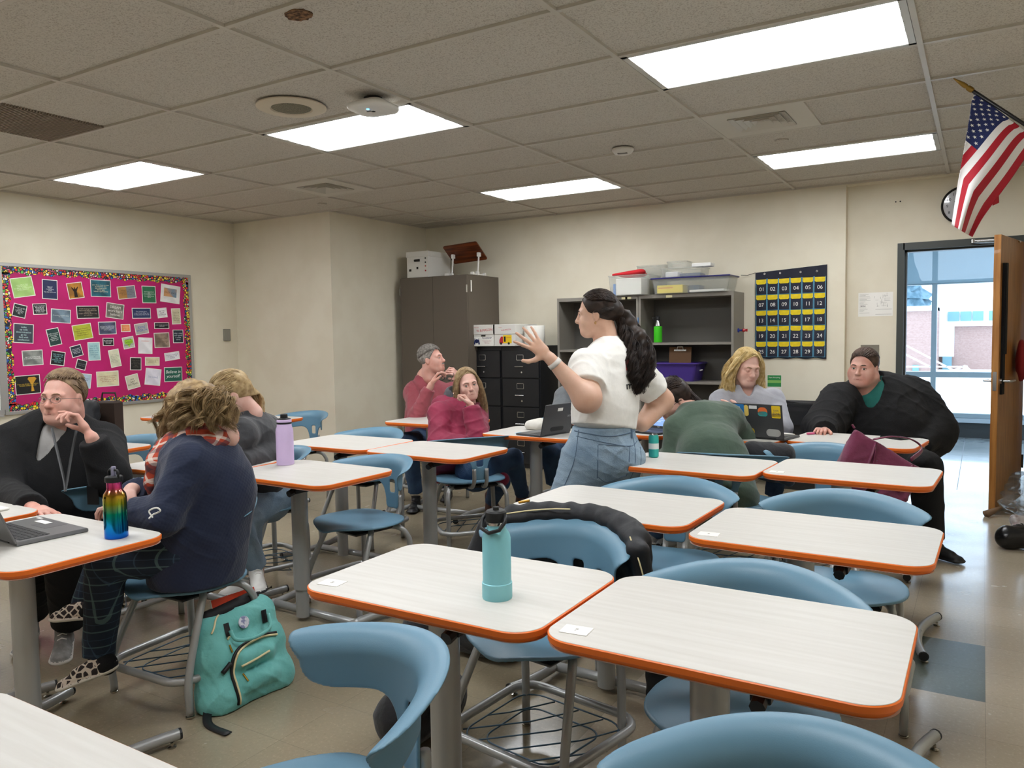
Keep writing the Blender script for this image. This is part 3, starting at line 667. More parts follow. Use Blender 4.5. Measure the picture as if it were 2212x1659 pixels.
chair(-.2, 1.03, .05, -1, 'empty blue chair cut off at the bottom right corner')
chair(-.5, 1.9, .03, -1, 'empty blue chair behind the largest foreground desk')
chair(-.44, 3.05, .05, -1, 'empty blue chair at right, between second and third desk rows')
chair(-1.12, 3.04, .12, -1, 'empty blue chair in front of the standing teacher, seat above the padded jacket chair')
chair(-1.2, 2.12, -.16, -1, 'blue chair with the black padded jacket hung over its back')
chair(-1.12, 1.04, -.50, -.86, 'turned empty blue chair in the foreground by the aqua backpack')
chair(-2.76, 3.0, -.2, -.98, 'empty blue chair facing left in the middle, beside the maroon jacket')
chair(-2.71, 1.93, .03, -1, 'blue chair under the woman in the navy cardigan')
chair(-3.52, 3.02, -.25, -.97, 'blue chair under the blonde woman in the charcoal jacket')
chair(-3.64, 2.24, -1, .0, 'blue chair under the woman in black fleece at left')
chair(-4.85, 3.0, 0, -1, 'blue chair in the far left row beside the black puffer coat')
chair(-5.05, 4.72, 0, -1, 'empty far blue chair in front of the cream wall column')
chair(-3.62, 3.98, 0, -1, 'empty blue chair behind the left middle desk')
chair(-2.92, 4.26, -.78, .62, 'blue chair the woman in the maroon jacket sits sideways on')
chair(-3.98, 5.3, .0, -1, 'blue chair under the man in the dusty red sweater')
chair(-.75, 4.42, 0, -1, 'blue chair holding the burgundy tote bag')
chair(-1.18, 4.32, -.15, 1, 'blue chair under the leaning woman in green')
chair(-1.45, 5.62, 0, -1, 'blue chair under the blonde woman in the light grey sweater')
chair(-.72, 5.72, 0, -1, 'blue chair under the large woman in black fleece')
chair(-2.75, 5.3, 0, -1, 'blue chair under the person hidden behind the teacher')
# ================================================================== WALL ITEMS AND FURNITURE
def fit(name, s, w, h, M, m, parent, sh=0):
    o = text(name, s, 1.0, Matrix.Identity(4), m, None, .0, 'CENTER', sh)
    co = np.array([v.co[:] for v in o.data.vertices]); lo, hi = co.min(0), co.max(0); k = min(w/(hi[0]-lo[0]), h/(hi[1]-lo[1]))
    c = (lo+hi)/2; o.data.transform(Matrix.Diagonal((k, k, 1, 1)) @ Matrix.Translation((-c[0], -c[1], 0)))
    if parent is not None: o.parent = parent
    o.matrix_local = M; return o
T_ = Matrix.Translation
# ---- pink board
bd = empty('bulletin_board', 'pink covered bulletin board with confetti border and silver frame', 'bulletin board', (XL, 4.345, 1.43))
w2, h2 = .905, .618
MB().box(.004, .018, -w2, w2, -h2, h2).build('pink_paper', mat('pink_paper', 'c2186e', .6, c2='b31562', scale=2.5, bump=.12, bscale=4), bd)
f = MB()
for a in ((-w2-.03, w2+.03, h2, h2+.03), (-w2-.03, w2+.03, -h2-.03, -h2)): f.box(0, .028, *a, b=.003)
for a in ((-w2-.03, -w2, -h2, h2), (w2, w2+.03, -h2, h2)): f.box(0, .028, *a, b=.003)
f.build('aluminium_frame', mat('aluminium_trim', 'b3b3b0', .35, .6), bd)
def confetti():
    m = mat('confetti_border', '1a1d3a', .5); N, L, b = nodes_of(m); tc = N.new('ShaderNodeTexCoord'); mp = N.new('ShaderNodeMapping'); mp.inputs['Scale'].default_value = (0, 1, 1); L.new(tc.outputs['Object'], mp.inputs[0])
    v = N.new('ShaderNodeTexVoronoi'); v.inputs['Scale'].default_value = 48; L.new(mp.outputs[0], v.inputs[0])
    cr = N.new('ShaderNodeValToRGB'); cr.color_ramp.interpolation = 'CONSTANT'; sp = N.new('ShaderNodeSeparateColor'); L.new(v.outputs['Color'], sp.inputs[0]); L.new(sp.outputs[0], cr.inputs[0])
    cols = ['e3322b', 'f2d32c', '2f6fc4', 'f0f0e6', 'ef7f9f', 'f2b02c', '5fae4b', 'c92a3a', 'f5e14e']
    e = cr.color_ramp.elements; e[0].color = srgb(cols[0]); e[1].position = 1/9; e[1].color = srgb(cols[1])
    for i in range(2, 9): q = e.new(i/9); q.color = srgb(cols[i])
    v2 = N.new('ShaderNodeTexVoronoi'); v2.feature = 'DISTANCE_TO_EDGE'; v2.inputs['Scale'].default_value = 48; L.new(mp.outputs[0], v2.inputs[0])
    g = N.new('ShaderNodeMath'); g.operation = 'GREATER_THAN'; g.inputs[1].default_value = .11; L.new(v2.outputs[0], g.inputs[0])
    x = N.new('ShaderNodeMix'); x.data_type = 'RGBA'; x.inputs[6].default_value = srgb('1b1d33'); L.new(g.outputs[0], x.inputs[0]); L.new(cr.outputs[0], x.inputs[7]); L.new(x.outputs[2], b.inputs['Base Color']); return m
bm_ = MB(); bw = .058
def strip(p0, d, nrm, Lg):
    n = int(Lg/.012); P = []
    for k in range(n+1):
        t = Lg*k/n; wv = bw+.008*math.sin(t/.028)+.005*math.sin(t/.011+1); a = (p0[0]+d[0]*t, p0[1]+d[1]*t); P.append((a, (a[0]+nrm[0]*wv, a[1]+nrm[1]*wv)))
    V = []
    for a, b in P: V += [(.019, *a), (.019, *b), (.0205, *a), (.0205, *b)]
    F = []
    for k in range(n): i = 4*k; F += [(i+2, i+3, i+7, i+6), (i+1, i, i+4, i+5), (i+3, i+1, i+5, i+7)]
    bm_.add(V, F)
strip((-w2, h2), (1, 0), (0, -1), 2*w2); strip((-w2, -h2), (1, 0), (0, 1), 2*w2); strip((-w2, -h2+.05), (0, 1), (1, 0), 2*h2-.1); strip((w2, -h2+.05), (0, 1), (-1, 0), 2*h2-.1)
bm_.build('confetti_border', confetti(), bd)
wb = empty('whiteboard', 'edge of a whiteboard left of the pink bulletin board', 'whiteboard', (XL, 3.38, 1.43))
MB().box(0, .02, -1.9, -.0, -.6, .6).build('panel', mat('whiteboard_white', 'e8e9e8', .15), wb); MB().box(0, .03, -1.93, .025, .6, .63).box(0, .03, -1.93, .025, -.64, -.6).box(0, .03, 0, .03, -.6, .6).box(0, .07, -1.9, 0, -.655, -.64).build('frame', MATS['aluminium_trim'], wb)
PO = [(1, 3.607, 1.877, 0.183, 0.169, 0.17, 'a8cf78', 'e3f0c6', 'FAILURE IS THE\nOPPORTUNITY\nTO BEGIN AGAIN MORE\nINTELLIGENTLY', 'light green sheet reading failure is the opportunity'),
(2, 3.836, 1.867, .134, .174, -.03, '2c3358', 'f2f2f2', "I have not\nFAILED.\nI've just found\n10,000\nways that won't work", 'navy sheet reading I have not failed'),
(3, 4.064, 1.867, .144, .147, .16, 'c98a35', '1e1410', 'Y', 'orange sunset picture with a raised arms silhouette'),
(4, 4.305, 1.897, .197, .159, 0, '2f6f80', 'e8ddb8', 'your dream does not have\nan expiration date\ntake a deep breath\nand try again\nbelieve in your journey', 'teal and orange sheet with many thin lines'),
(5, 4.563, 1.87, .187, .124, .12, 'b78346', '2a2a2e', 'WINNERS | LOSERS\nhave goals | have wants\nare part of | are apart from\nthe team | the team', 'orange and grey two column sheet'),
(6, 4.799, 1.858, .15, .17, .02, '2f7350', 'f0f3ee', 'GREAT MINDS DISCUSS\nIDEAS\nAVERAGE MINDS DISCUSS\nEVENTS\nSMALL MINDS DISCUSS\nPEOPLE', 'green sheet reading ideas events people'),
(7, 5.039, 1.873, .22, .181, -.11, 'ecebe8', '4c3f3c', 'EASY DAY', 'white sheet with a dusk city picture at top right'),
(8, 3.571, 1.673, .111, .113, -.23, '1f2a29', 'f2f2f2', 'You have to fight\nthrough\nsome bad days\nto earn the\nbest', 'dark tilted square under the light green sheet'),
(9, 3.741, 1.692, .12, .097, .05, '1d1d22', 'f2f2f2', 'PUSH YOURSELF\nBECAUSE NO\nONE ELSE IS\nGOING TO DO\nIT FOR YOU', 'black sheet reading push yourself'),
(10, 3.921, 1.632, .176, .124, -.06, '7d93a3', 'd9e2dc', 'the pessimist complains about\nthe wind', 'grey blue seascape picture'),
(11, 4.171, 1.672, .212, .117, .03, '2a2725', 'b9a894', 'STOP Thinking of a million\nways of not being able to do\nsomething.\nSTART Thinking of the 1 way\nyou can do it', 'wide black sheet with brown lettering'),
(12, 4.436, 1.688, .178, .144, -.12, '8e8b80', 'dedbd2', 'DREAM\nwork hard\nbelieve', 'tilted black and white photo sheet'),
(13, 4.709, 1.671, .2, .103, .02, '2c3a63', 'd7dcea', 'Our greatest glory\nis not in never failing, but\nin rising every time we fall', 'wide navy blue sheet with script'),
(14, 4.936, 1.679, .11, .099, .12, 'f0eeee', '48444a', 'BE THE\nGAME\nCHANGER', 'small white tilted sheet reading be the game changer'),
(15, 5.094, 1.646, .104, .162, .04, 'd8cfae', '3d3a34', 'Dream big\nbelieve it\nachieve it\nwork hard\nstay focused\nnever quit', 'tall beige sheet at the right border'),
(16, 3.594, 1.478, .166, .168, -.07, '3f4450', 'bfe0dd', 'wake\nup with\ndetermination\ngo to\nbed with\nsatisfaction', 'dark slate sheet reading wake up with determination'),
(17, 3.851, 1.445, .111, .155, .2, '21423f', 'e5efe8', 'Difficult roads\noften lead to\nbeautiful\ndestinations.\nDon\'t quit', 'dark green tilted chalk sheet'),
(18, 4.112, 1.49, .18, .142, .15, 'b7bd3a', '5c3f1c', 'Good Players\nInspire Themselves\nGreat Players\nInspire Others', 'yellow green sheet reading great players inspire others'),
(19, 4.352, 1.525, .175, .121, .03, '59627e', 'dfe3ea', 'NOTHING IN THE WORLD\nIS MORE COMMON THAN\nUNSUCCESSFUL PEOPLE\nWITH TALENT', 'grey blue mountain sheet in the middle of the board'),
(20, 4.536, 1.526, .097, .075, .02, 'ef9560', 'f7c79b', 'be kind\nto all', 'small plain orange card'),
(21, 4.703, 1.519, .142, .109, .15, 'b7b4ae', '3b63b4', 'IDEAS\nWORTH', 'grey sheet with a blue blocky shape'),
(22, 4.925, 1.55, .166, .064, .01, '1b1a20', 'e6e6e6', 'EVERY MASTER WAS ONCE\nA BEGINNER', 'narrow wide black sheet at right'),
(23, 5.108, 1.44, .121, .137, 0, '1d2a3b', 'cfd6dd', 'take a step\nand repeat\nit a few\ntimes', 'navy sheet beside the right border'),
(24, 4.355, 1.394, .11, .074, -.01, '141318', 'f0f0f0', 'BE STRONGER\nTHAN YOUR\nEXCUSES', 'black sheet reading be stronger than your excuses'),
(25, 4.559, 1.384, .12, .114, .16, 'c8cabc', '2c4a1c', 'MAKE\nTHINGS\nHAPPEN!', 'white sheet with a bright green arrow note'),
(26, 4.736, 1.351, .152, .161, -.05, 'efeef0', 'd2694f', 'CONFIDENT', 'white sheet headed confident in orange'),
(27, 4.92, 1.403, .171, .151, .03, 'a58f7c', '6b5444', 'enjoy the\nlittle things', 'brown sepia photo sheet'),
(28, 4.212, 1.308, .117, .172, .02, 'a7cdd0', '4b7f92', 'the only\nway to do\ngreat work\nis to love\nwhat you\ndo', 'tall pale teal and cream sheet'),
(29, 4.047, 1.315, .106, .105, .24, '222b3c', 'e6e9ee', 'someone else is\npraying for the\nthings you take\nfor granted', 'small navy diamond tilted sheet'),
(30, 4.412, 1.237, .106, .169, .16, 'dcdcc0', '7b8a70', 'Life is not\nabout waiting\nfor the storm\nto pass it is\nabout learning\nto dance', 'tall pale green tilted sheet'),
(31, 3.659, 1.265, .174, .134, .03, '9a9e98', 'f3f3f3', 'GO THE EXTRA MILE\nIT IS NEVER CROWDED', 'grey misty landscape sheet'),
(32, 3.875, 1.253, .125, .126, -.16, '17171b', '8cc4c9', 'DO NOT BE\nAFRAID TO\nFAIL BE\nAFRAID NOT\nTO TRY', 'black sheet with teal and red lettering'),
(33, 4.084, 1.188, .095, .09, -.29, '24262b', '84878a', 'stay humble\nwork hard', 'smallest black tilted square'),
(34, 4.624, 1.175, .118, .126, -.05, '232221', '6b655c', 'I may not be\nthere yet\nbut closer than\nI was\nyesterday', 'upright charcoal sheet with faint lettering'),
(35, 4.804, 1.193, .159, .085, -.04, 'e2d8b4', '6b6244', 'Do something today that\nyour future self\nwill thank you for', 'cream wide card with four lines'),
(36, 5.029, 1.238, .172, .083, .11, 'eceaf0', '4a4760', 'Surround yourself with\nthe dreamers and\nthe doers', 'white tilted strip above the green chalkboard picture'),
(37, 5.033, 1.051, .207, .15, -.01, '1f6253', 'eef4f0', 'Believe in\nyourself!', 'green chalkboard picture reading believe in yourself'),
(38, 4.804, 1.037, .171, .167, -.15, 'e9e7f2', '9aa0c0', 'be kind', 'white tilted sheet with faint script'),
(39, 4.584, 1.002, .136, .138, .2, 'd9d5bd', '403c33', 'NO\nGRIT\nNO PEARL', 'cream tilted sheet in four squares at the bottom'),
(40, 4.332, 1.044, .22, .146, .01, 'e0d9b2', '9a3a34', 'If your dreams are monthly,\nyou will need changes\nIf you believe and change\nyou will get results', 'large cream sheet with red script'),
(41, 4.089, 1.04, .162, .135, -.15, 'b5c8d8', '3f5878', 'CHARACTER IS WHO\nYOU ARE WHEN\nNO ONE IS\nWATCHING', 'pale blue sheet behind the short haired woman'),
(42, 3.607, 1.032, .21, .167, .03, '1f1e1c', 'd6b63c', 'if you can dream and believe\nWORK HARD FOR IT', 'black sheet with a golden tree'),
(43, 3.851, 1.055, .154, .103, .17, 'e6dfd2', '8a7f70', 'keep going', 'cream sheet mostly hidden behind the short haired head')]
M_paper = mat('paper_white', 'eceae4', .55)
for (i, y, z, w, h, a, bg, fg, tx, lb) in PO:
    e = empty('quote_poster', lb+' on the pink board', 'poster', (XL+.0185, y, z), 0, 'quote sheets pinned on the pink board'); e.rotation_euler = (a, 0, 0)
    MB().box(0, .0012, -w/2, w/2, -h/2, h/2).build('sheet', M_paper, e)
    bgm = mat('print_'+bg, bg, .5, c2='%02x%02x%02x' % tuple(max(0, int(int(bg[k:k+2], 16)*(.72 if i in (3, 4, 10, 12, 19, 27, 31, 42) else .93))) for k in (0, 2, 4)), scale=9)
    q = .006; MB().box(.0012, .0016, -w/2+q, w/2-q, -h/2+q, h/2-q).build('print', bgm, e)
    M = Matrix(((0, 0, 1, .0018), (1, 0, 0, 0), (0, 1, 0, 0), (0, 0, 0, 1))); fm = mat('ink_'+fg, fg, .6)
    if i == 3:
        MB().prism([(-.02, -.06), (.012, -.06), (.01, -.01), (.03, .03), (.026, .034), (.004, .012), (0, .03), (-.008, .03), (-.008, .012), (-.03, .034), (-.034, .03), (-.016, -.01)], .0017, .002, Matrix(((0, 0, 1, 0), (1, 0, 0, 0), (0, 1, 0, 0), (0, 0, 0, 1)))).build('silhouette', fm, e); continue
    if i == 5: MB().box(.0016, .0018, .0, w/2-q, -h/2+q, h/2-q).build('grey_half', mat('print_grey', '7d7f88', .5), e)
    if i == 7: MB().box(.0016, .0018, -.075, .07, -.03, .055).build('dusk_picture', mat('print_dusk', '6f8ba0', .5, c2='d09a6a', scale=5), e); M = T_((0, 0, .012)) @ M
    if i == 21: pass
    if i == 25: MB().prism([(-.04, .03), (.045, .03), (.045, -.01), (.02, -.012), (.0, -.045), (-.02, -.012), (-.04, -.01)], .0017, .0019, Matrix(((0, 0, 1, 0), (1, 0, 0, 0), (0, 1, 0, 0), (0, 0, 0, 1)))).build('green_arrow', mat('print_lime', '9fd23a', .5), e); M = T_((.0003, 0, .005)) @ M
    k = .8 if i not in (7, 20, 26, 38) else .55
    if i == 26: M = T_((0, 0, .045)) @ M
    if i == 42:
        tr = MB(); tr.prism([(-.006, -.06), (.02, -.06), (.01, .0), (.045, .05), (.03, .065), (-.02, .065), (-.03, .05), (.0, .0)], .0016, .0018, Matrix(((0, 0, 1, 0), (1, 0, 0, .03), (0, 1, 0, 0), (0, 0, 0, 1)))); tr.build('golden_tree', mat('print_gold', 'c9952e', .5), e); M = T_((.0003, 0, 0)) @ M
    fit('lettering', tx, (w-2*q)*(k+.07), (h-2*q)*k*(1 if i not in (42,) else .3), M, fm, e, .25 if i in (13, 17, 37, 40) else 0)
# ---- wall thermostat, switch, map, clock, recycling sign
o = MB().box(0, .025, -.04, .04, -.065, .065, b=.004).build('wall_plate', mat('plate_grey', '8e8d86', .4, .3), None, loc=(XL, 5.72, 1.45)); tag(o, 'small grey plate on the left wall near the corner', 'wall plate')
e = empty('light_switch', 'steel double light switch plate left of the door', 'light switch', (-.855, YD, 1.205))
MB().box(-.075, .075, -.006, 0, -.058, .058, b=.002).build('plate', mat('brushed_steel', 'a7a398', .3, .9), e)
for x in (-.03, .03): MB().box(x-.005, x+.005, -.018, -.006, -.012, .012).build('toggle', M_paper, e)
e = empty('evacuation_map', 'white evacuation floor plan sheet taped beside the door', 'map', (-.815, YD, 1.62))
MB().box(-.14, .14, -.0015, 0, -.105, .105).build('sheet', M_paper, e)
l = MB(); rr = random.Random(3)
for k in range(26):
    x = rr.uniform(-.02, .11); z = rr.uniform(-.02, .085); w_, h_ = rr.choice(((.04, .0015), (.0015, .03), (.025, .0015), (.0015, .018))); l.box(x-w_/2, x+w_/2, -.0022, -.0015, z-h_/2, z+h_/2)
for k in range(16): z = .09-.011*k; l.box(-.13, -.13+rr.uniform(.03, .09), -.0022, -.0015, z, z+.0018)
l.box(.0, .13, -.0022, -.0015, -.09, -.088).box(.0, .13, -.0022, -.0015, -.045, -.043).build('plan_lines', mat('plan_ink', '8c8b88', .7), e)
MXZ = lambda y: Matrix(((1, 0, 0, 0), (0, 0, -1, y), (0, 1, 0, 0), (0, 0, 0, 1)))
fit('room_number', 'B234', .05, .014, T_((-.1, 0, -.013)) @ MXZ(-.0024), mat('ink_black', '1a1a1a', .6), e)
for x in (-.645, -.61):
    o = MB().cyl((0, -.004, 0), .006, .004, 10, axis='y').build('screw_hole', M_dark, None, loc=(x-.02, YD, 2.5)); tag(o, ('left' if x < -.63 else 'right')+' one of two dark screw holes above the door', 'screw hole')
ck = empty('wall_clock', 'round black rimmed wall clock partly behind the flag', 'clock', (-.165, YD, 2.42))
MB().lathe([(.135, 0), (.152, .01), (.155, .035), (.145, .045), (.138, .038), (.136, .01)], n=48, M=Matrix.Rotation(math.pi/2, 4, 'X'), caps=False).build('rim', mat('clock_rim', '17171a', .3), ck, ang=40)
MB().cyl((0, -.03, 0), .139, .012, 48, axis='y').build('face', mat('clock_face', 'b9bac0', .12, coat=1), ck)
ib = MATS['ink_black']
for k in range(1, 13):
    a = math.pi/2-k*math.pi/6; fit('numeral', str(k), .03, .024, T_((.108*math.cos(a), 0, .108*math.sin(a))) @ MXZ(-.0312), ib, ck)
for a, L_, nm in ((2.6, .065, 'hour_hand'), (.2, .1, 'minute_hand')): MB().tube([(0, -.033, 0), (L_*math.cos(a), -.033, L_*math.sin(a))], .0035, 6).build(nm, ib, ck)
e = empty('recycling_sign', 'small green and white recycling sign on the back wall', 'sign', (-1.655, YB, .88))
MB().box(-.065, .065, -.002, 0, -.11, .11).build('sheet', M_paper, e); MB().box(-.062, .062, -.003, -.002, .0, .107).build('green_band', mat('sign_green', '2f8a4a', .5), e); MB().box(-.062, .062, -.0034, -.002, .035, .06).build('light_band', mat('sign_lime', '86bf63', .5), e)
fit('lettering', 'Paper Recycling', .1, .02, T_((0, 0, .085)) @ MXZ(-.0036), M_paper, e); fit('lettering', 'only clean\npaper', .09, .04, T_((0, 0, -.05)) @ MXZ(-.0026), ib, e)
# ---- phone pocket chart
M_navy = mat('pocket_navy', '1e2030', .75, bump=.1, bscale=200); M_piping = mat('pocket_piping', '5fa3c4', .6); M_yel = mat('pocket_yellow', 'ecd21e', .7, c2='d9bd12', scale=12)
e = empty('pocket_chart', 'navy hanging chart of thirty numbered phone pockets with yellow linings', 'pocket chart', (-1.515, YB, 1.555))
cw, chh = .315, .41
V = []; F = []; nx = 24
for i in range(nx+1):
    x = -cw+2*cw*i/nx; s_ = .008*math.sin(i*1.3)
    for z in (-chh, chh-.0): V += [(x, -.012+s_*.4, z+(.02*(x/cw) if z > 0 else .006*math.sin(i)))]
    for z in (-chh, chh): V += [(x, -.004+s_*.2, z+(.02*(x/cw) if z > 0 else .006*math.sin(i)))]
for i in range(nx): a = 4*i; F += [(a, a+4, a+5, a+1), (a+2, a+3, a+7, a+6), (a+1, a+5, a+7, a+3), (a, a+2, a+6, a+4)]
F += [(0, 1, 3, 2), (4*nx, 4*nx+2, 4*nx+3, 4*nx+1)]
meshobj('backing', V, F, M_navy, e)
for k in range(4): MB().lathe([(.009, 0), (.009, .003), (.005, .003), (.005, 0)], n=14, M=T_((-.21+.14*k+(.02 if k > 1 else -.02), -.016, chh-.035)) @ Matrix.Rotation(math.pi/2, 4, 'X')).build('grommet', M_chrome, e)
pw = .103; ph = .145
for r in range(5):
    for c in range(6):
        n = r*6+c+1; x = -cw+.0085+pw*(c+.5)-.004; z = chh-.085-ph*(r+.5)-.0; rr_ = random.Random(n)
        pk = empty.__globals__['bpy'].data.objects.new('pocket', None); link(pk, e); pk.location = (x, -.016, z); pk.rotation_euler = (0, rr_.uniform(-.03, .03), 0)
        a, b = pw/2-.006, ph/2-.006; P = [(-a, -b), (a, -b), (a, b-.03), (a-.012, b-.04), (-a+.012, b-.04), (-a, b-.03)]
        V = [(u, -.006-.008*(1-(u/a)**2)*(.4+.6*(v+b)/(2*b)), v) for u, v in P for _ in (0,)]
        nxg = 9; V = []; F = []
        for i in range(nxg):
            u = -a+2*a*i/(nxg-1); bu = .012*(1-(u/a)**2); top = b-.03-.010*min(1, (1-abs(u/a))*4)
            V += [(u, -.003-bu*.5, -b), (u, -.004-bu, top), (u, 0, top)]
        for i in range(nxg-1): q = 3*i; F += [(q, q+3, q+4, q+1), (q+1, q+4, q+5, q+2)]
        o = meshobj('front', V, F, M_navy, pk, True)
        V = []; F = []; dz = rr_.uniform(-.004, .004)
        for i in range(nxg):
            u = -a+2*a*i/(nxg-1); V += [(u, -.0015, b-.045), (u, -.004-.004*math.sin(3*i+n), b-.012+dz), (u, -.0015, b+.004)]
        for i in range(nxg-1): q = 3*i; F += [(q, q+3, q+4, q+1), (q+1, q+4, q+5, q+2)]
        meshobj('lining', V, F, M_yel, pk, True)
        MB().box(-a-.004, -a, -.004, .001, -b-.004, b+.01).box(a, a+.004, -.004, .001, -b-.004, b+.01).box(-a, a, -.004, .001, -b-.005, -b-.001).build('piping', M_piping, pk)
        fit('pocket_number', '%02d' % n, .048, .034, T_((.004, 0, -.02)) @ MXZ(-.0175), M_paper, pk)
o = MB().tube([(-1.96, YB-.03, 1.93), (-1.9, YB-.025, 1.925), (-1.83, YB-.012, 1.945)], .0025, 6).build('string', M_dark, None); tag(o, 'thin dark cord running from the bookcase bins to the pocket chart', 'cord')
# ---- wardrobe
M_brown = mat('wardrobe_brown', '5f564c', .5, bump=.04, bscale=300); M_brown2 = mat('wardrobe_edge', '4b443c', .5)
wr = empty('wardrobe_cabinet', 'tall dark brown metal storage cabinet in the back corner', 'cabinet', (-5.12, 7.14, 0))
MB().box(-.45, .45, -.29, .32, .0, 2.05, b=.003).build('body', M_brown, wr)
for s in (-1, 1):
    d_ = MB().box(min(0, s*.448)+(.002 if s > 0 else 0), max(0, s*.448)-(.002 if s < 0 else 0), -.31, -.291, .06, 2.045, b=.002).build('door', M_brown, wr)
    for z in (.35, 1.9): MB().box(s*.45-.006, s*.45+.006, -.317, -.309, z-.04, z+.04).build('hinge', M_chrome, d_)
    if s > 0: MB().box(.03, .05, -.325, -.31, .95, 1.05).build('handle', M_chrome, d_)
MB().box(.448, .453, -.24, -.22, 1.87, 1.99).build('label_holder', M_paper, wr)
# on the wardrobe
def cardbox(name, lab, loc, w, d, h, lid, rz=0):
    e = empty(name, lab, 'box', loc, rz); M_card = mat('carton_white', 'dcdad4', .7)
    MB().box(-w/2, w/2, -d/2, d/2, 0, h, b=.002).build('body', M_card, e); MB().box(-w/2-.006, w/2+.006, -d/2-.006, d/2+.006, h-lid, h+.004, b=.003).build('lid', M_card, e); return e
b1 = cardbox('storage_box', 'white storage box with coloured dots on top of the dark cabinet', (-5.345, 7.07, 2.051), .29, .42, .28, .055)
MB().tube([(-.035, -.2145, .185), (.035, -.2145, .185)], .013, 10).build('hand_hole', M_dark, b1)
for z, c in ((.205, '3a3936'), (.16, '17171a'), (.12, 'b8675e'), (.07, 'a52a2c')): MB().cyl((.112, -.213, z), .009, .003, 14, axis='y').build('dot', mat('dot_'+c, c, .6), b1)
MB().box(-.115, -.085, -.2125, -.21, .07, .095).box(-.012, .012, -.2125, -.21, .09, .115).build('mark', M_dark, b1)
ld = empty('lap_desk', 'folding lap desk with walnut board and white legs on the dark cabinet', 'lap desk', (-4.86, 7.1, 2.051))
Mt = T_((0, 0, .235)) @ Matrix.Rotation(-.0, 4, 'Z') @ Matrix.Rotation(.95, 4, 'X')
P = rrect(.46, .26, .02)
Msh = T_((0, -.02, .25)) @ Matrix.Rotation(math.radians(-42), 4, 'X') @ Matrix.Rotation(math.radians(-4), 4, 'Z')
MB().prism(P, 0, .012, Msh).build('board', mat('walnut', '7a3d1c', .35, c2='4f2510', scale=3, stretch=(1, 14, 8), det=6), ld)
for s in (-1, 1):
    lg = MB(); x = s*.17+.02; lg.tube([(x, -.06, .01), (x, -.03, .22)], .009, 8).box(x-.014, x+.014, -.05, -.01, .2, .245, b=.003).tube([(x, -.16, .008), (x, .07, .008)], .006, 8).box(x-.016, x+.016, -.175, -.145, 0, .03, b=.003).box(x-.016, x+.016, .06, .085, 0, .03, b=.003).box(x-.014, x+.014, -.08, -.045, 0, .04, b=.003)
    lg.build('folding_leg', mat('leg_white', 'e4e2de', .4), ld)
# ---- filing cabinets
M_file = mat('file_black', '1b1c1f', .38); 
for i, (x, lb) in enumerate(((-4.595, 'left black four drawer filing cabinet beside the wardrobe'), (-4.125, 'right black four drawer filing cabinet under the paper roll'))):
    e = empty('filing_cabinet', lb, 'filing cabinet', (x, 7.22, 0), 0, 'black filing cabinets'); w = .232
    MB().box(-w, w, -.21, .24, 0, 1.285, b=.003).build('body', M_file, e)
    for k in range(4):
        z0 = .05+.3*k; d_ = MB().box(-w+.012, w-.012, -.232, -.211, z0, z0+.292, b=.004).build('drawer', M_file, e)
        MB().tube([(-.05, -.232, z0+.12), (-.05, -.255, z0+.12), (.05, -.255, z0+.12), (.05, -.232, z0+.12)], .006, 8).build('handle', M_chrome, d_)
        g = MB(); g.box(-.043, .043, -.236, -.231, z0+.185, z0+.19).box(-.043, .043, -.236, -.231, z0+.24, z0+.245).box(-.043, -.038, -.236, -.231, z0+.185, z0+.245).box(.038, .043, -.236, -.231, z0+.185, z0+.245); g.build('label_frame', M_chrome, d_)
        MB().cyl((.02, -.24, z0+.06), .009, .01, 12, axis='y').build('lock', M_chrome, d_)
# ---- copy paper boxes
e = cardbox('paper_carton', 'white copy paper carton reading flagship under red lettering, left on the cabinets', (-4.575, 7.19, 1.2855), .285, .44, .225, .1); e.location = (-4.44, 7.17, 1.2855)
e2 = e
M_red = mat('print_red', 'c0202a', .5)
fit('lettering', 'W.B.MASON', .2, .045, T_((.02, 0, .17)) @ MXZ(-.2268) @ Matrix.Rotation(.07, 4, 'Z'), M_red, e); fit('lettering', 'WHO BUT', .06, .014, T_((-.08, 0, .2)) @ MXZ(-.2268), M_red, e)
MB().box(-.13, .13, -.2215, -.22, .008, .1).build('label', M_paper, e)
fit('lettering', 'FLAGSHIP', .12, .02, T_((.05, 0, .088)) @ MXZ(-.2225), mat('ink_navy', '1f2a5a', .6), e); fit('lettering', 'Premium Copy Paper\nwhite 8.5 x 11\n5000 sheets', .11, .04, T_((.05, 0, .045)) @ MXZ(-.2225), mat('ink_rose', 'b06a70', .6), e)
MB().lathe([(.022, 0), (.022, .002)], n=20, M=T_((-.08, -.2222, .055)) @ Matrix.Rotation(math.pi/2, 4, 'X')).prism([(-.12, .02), (-.105, .09), (-.098, .06), (-.1, .02)], 0, .001, MXZ(-.2225)).prism([(-.04, .02), (-.055, .09), (-.062, .06), (-.06, .02)], 0, .001, MXZ(-.2225)).build('eagle_emblem', MATS['ink_navy'], e)
e.location.x = -4.555
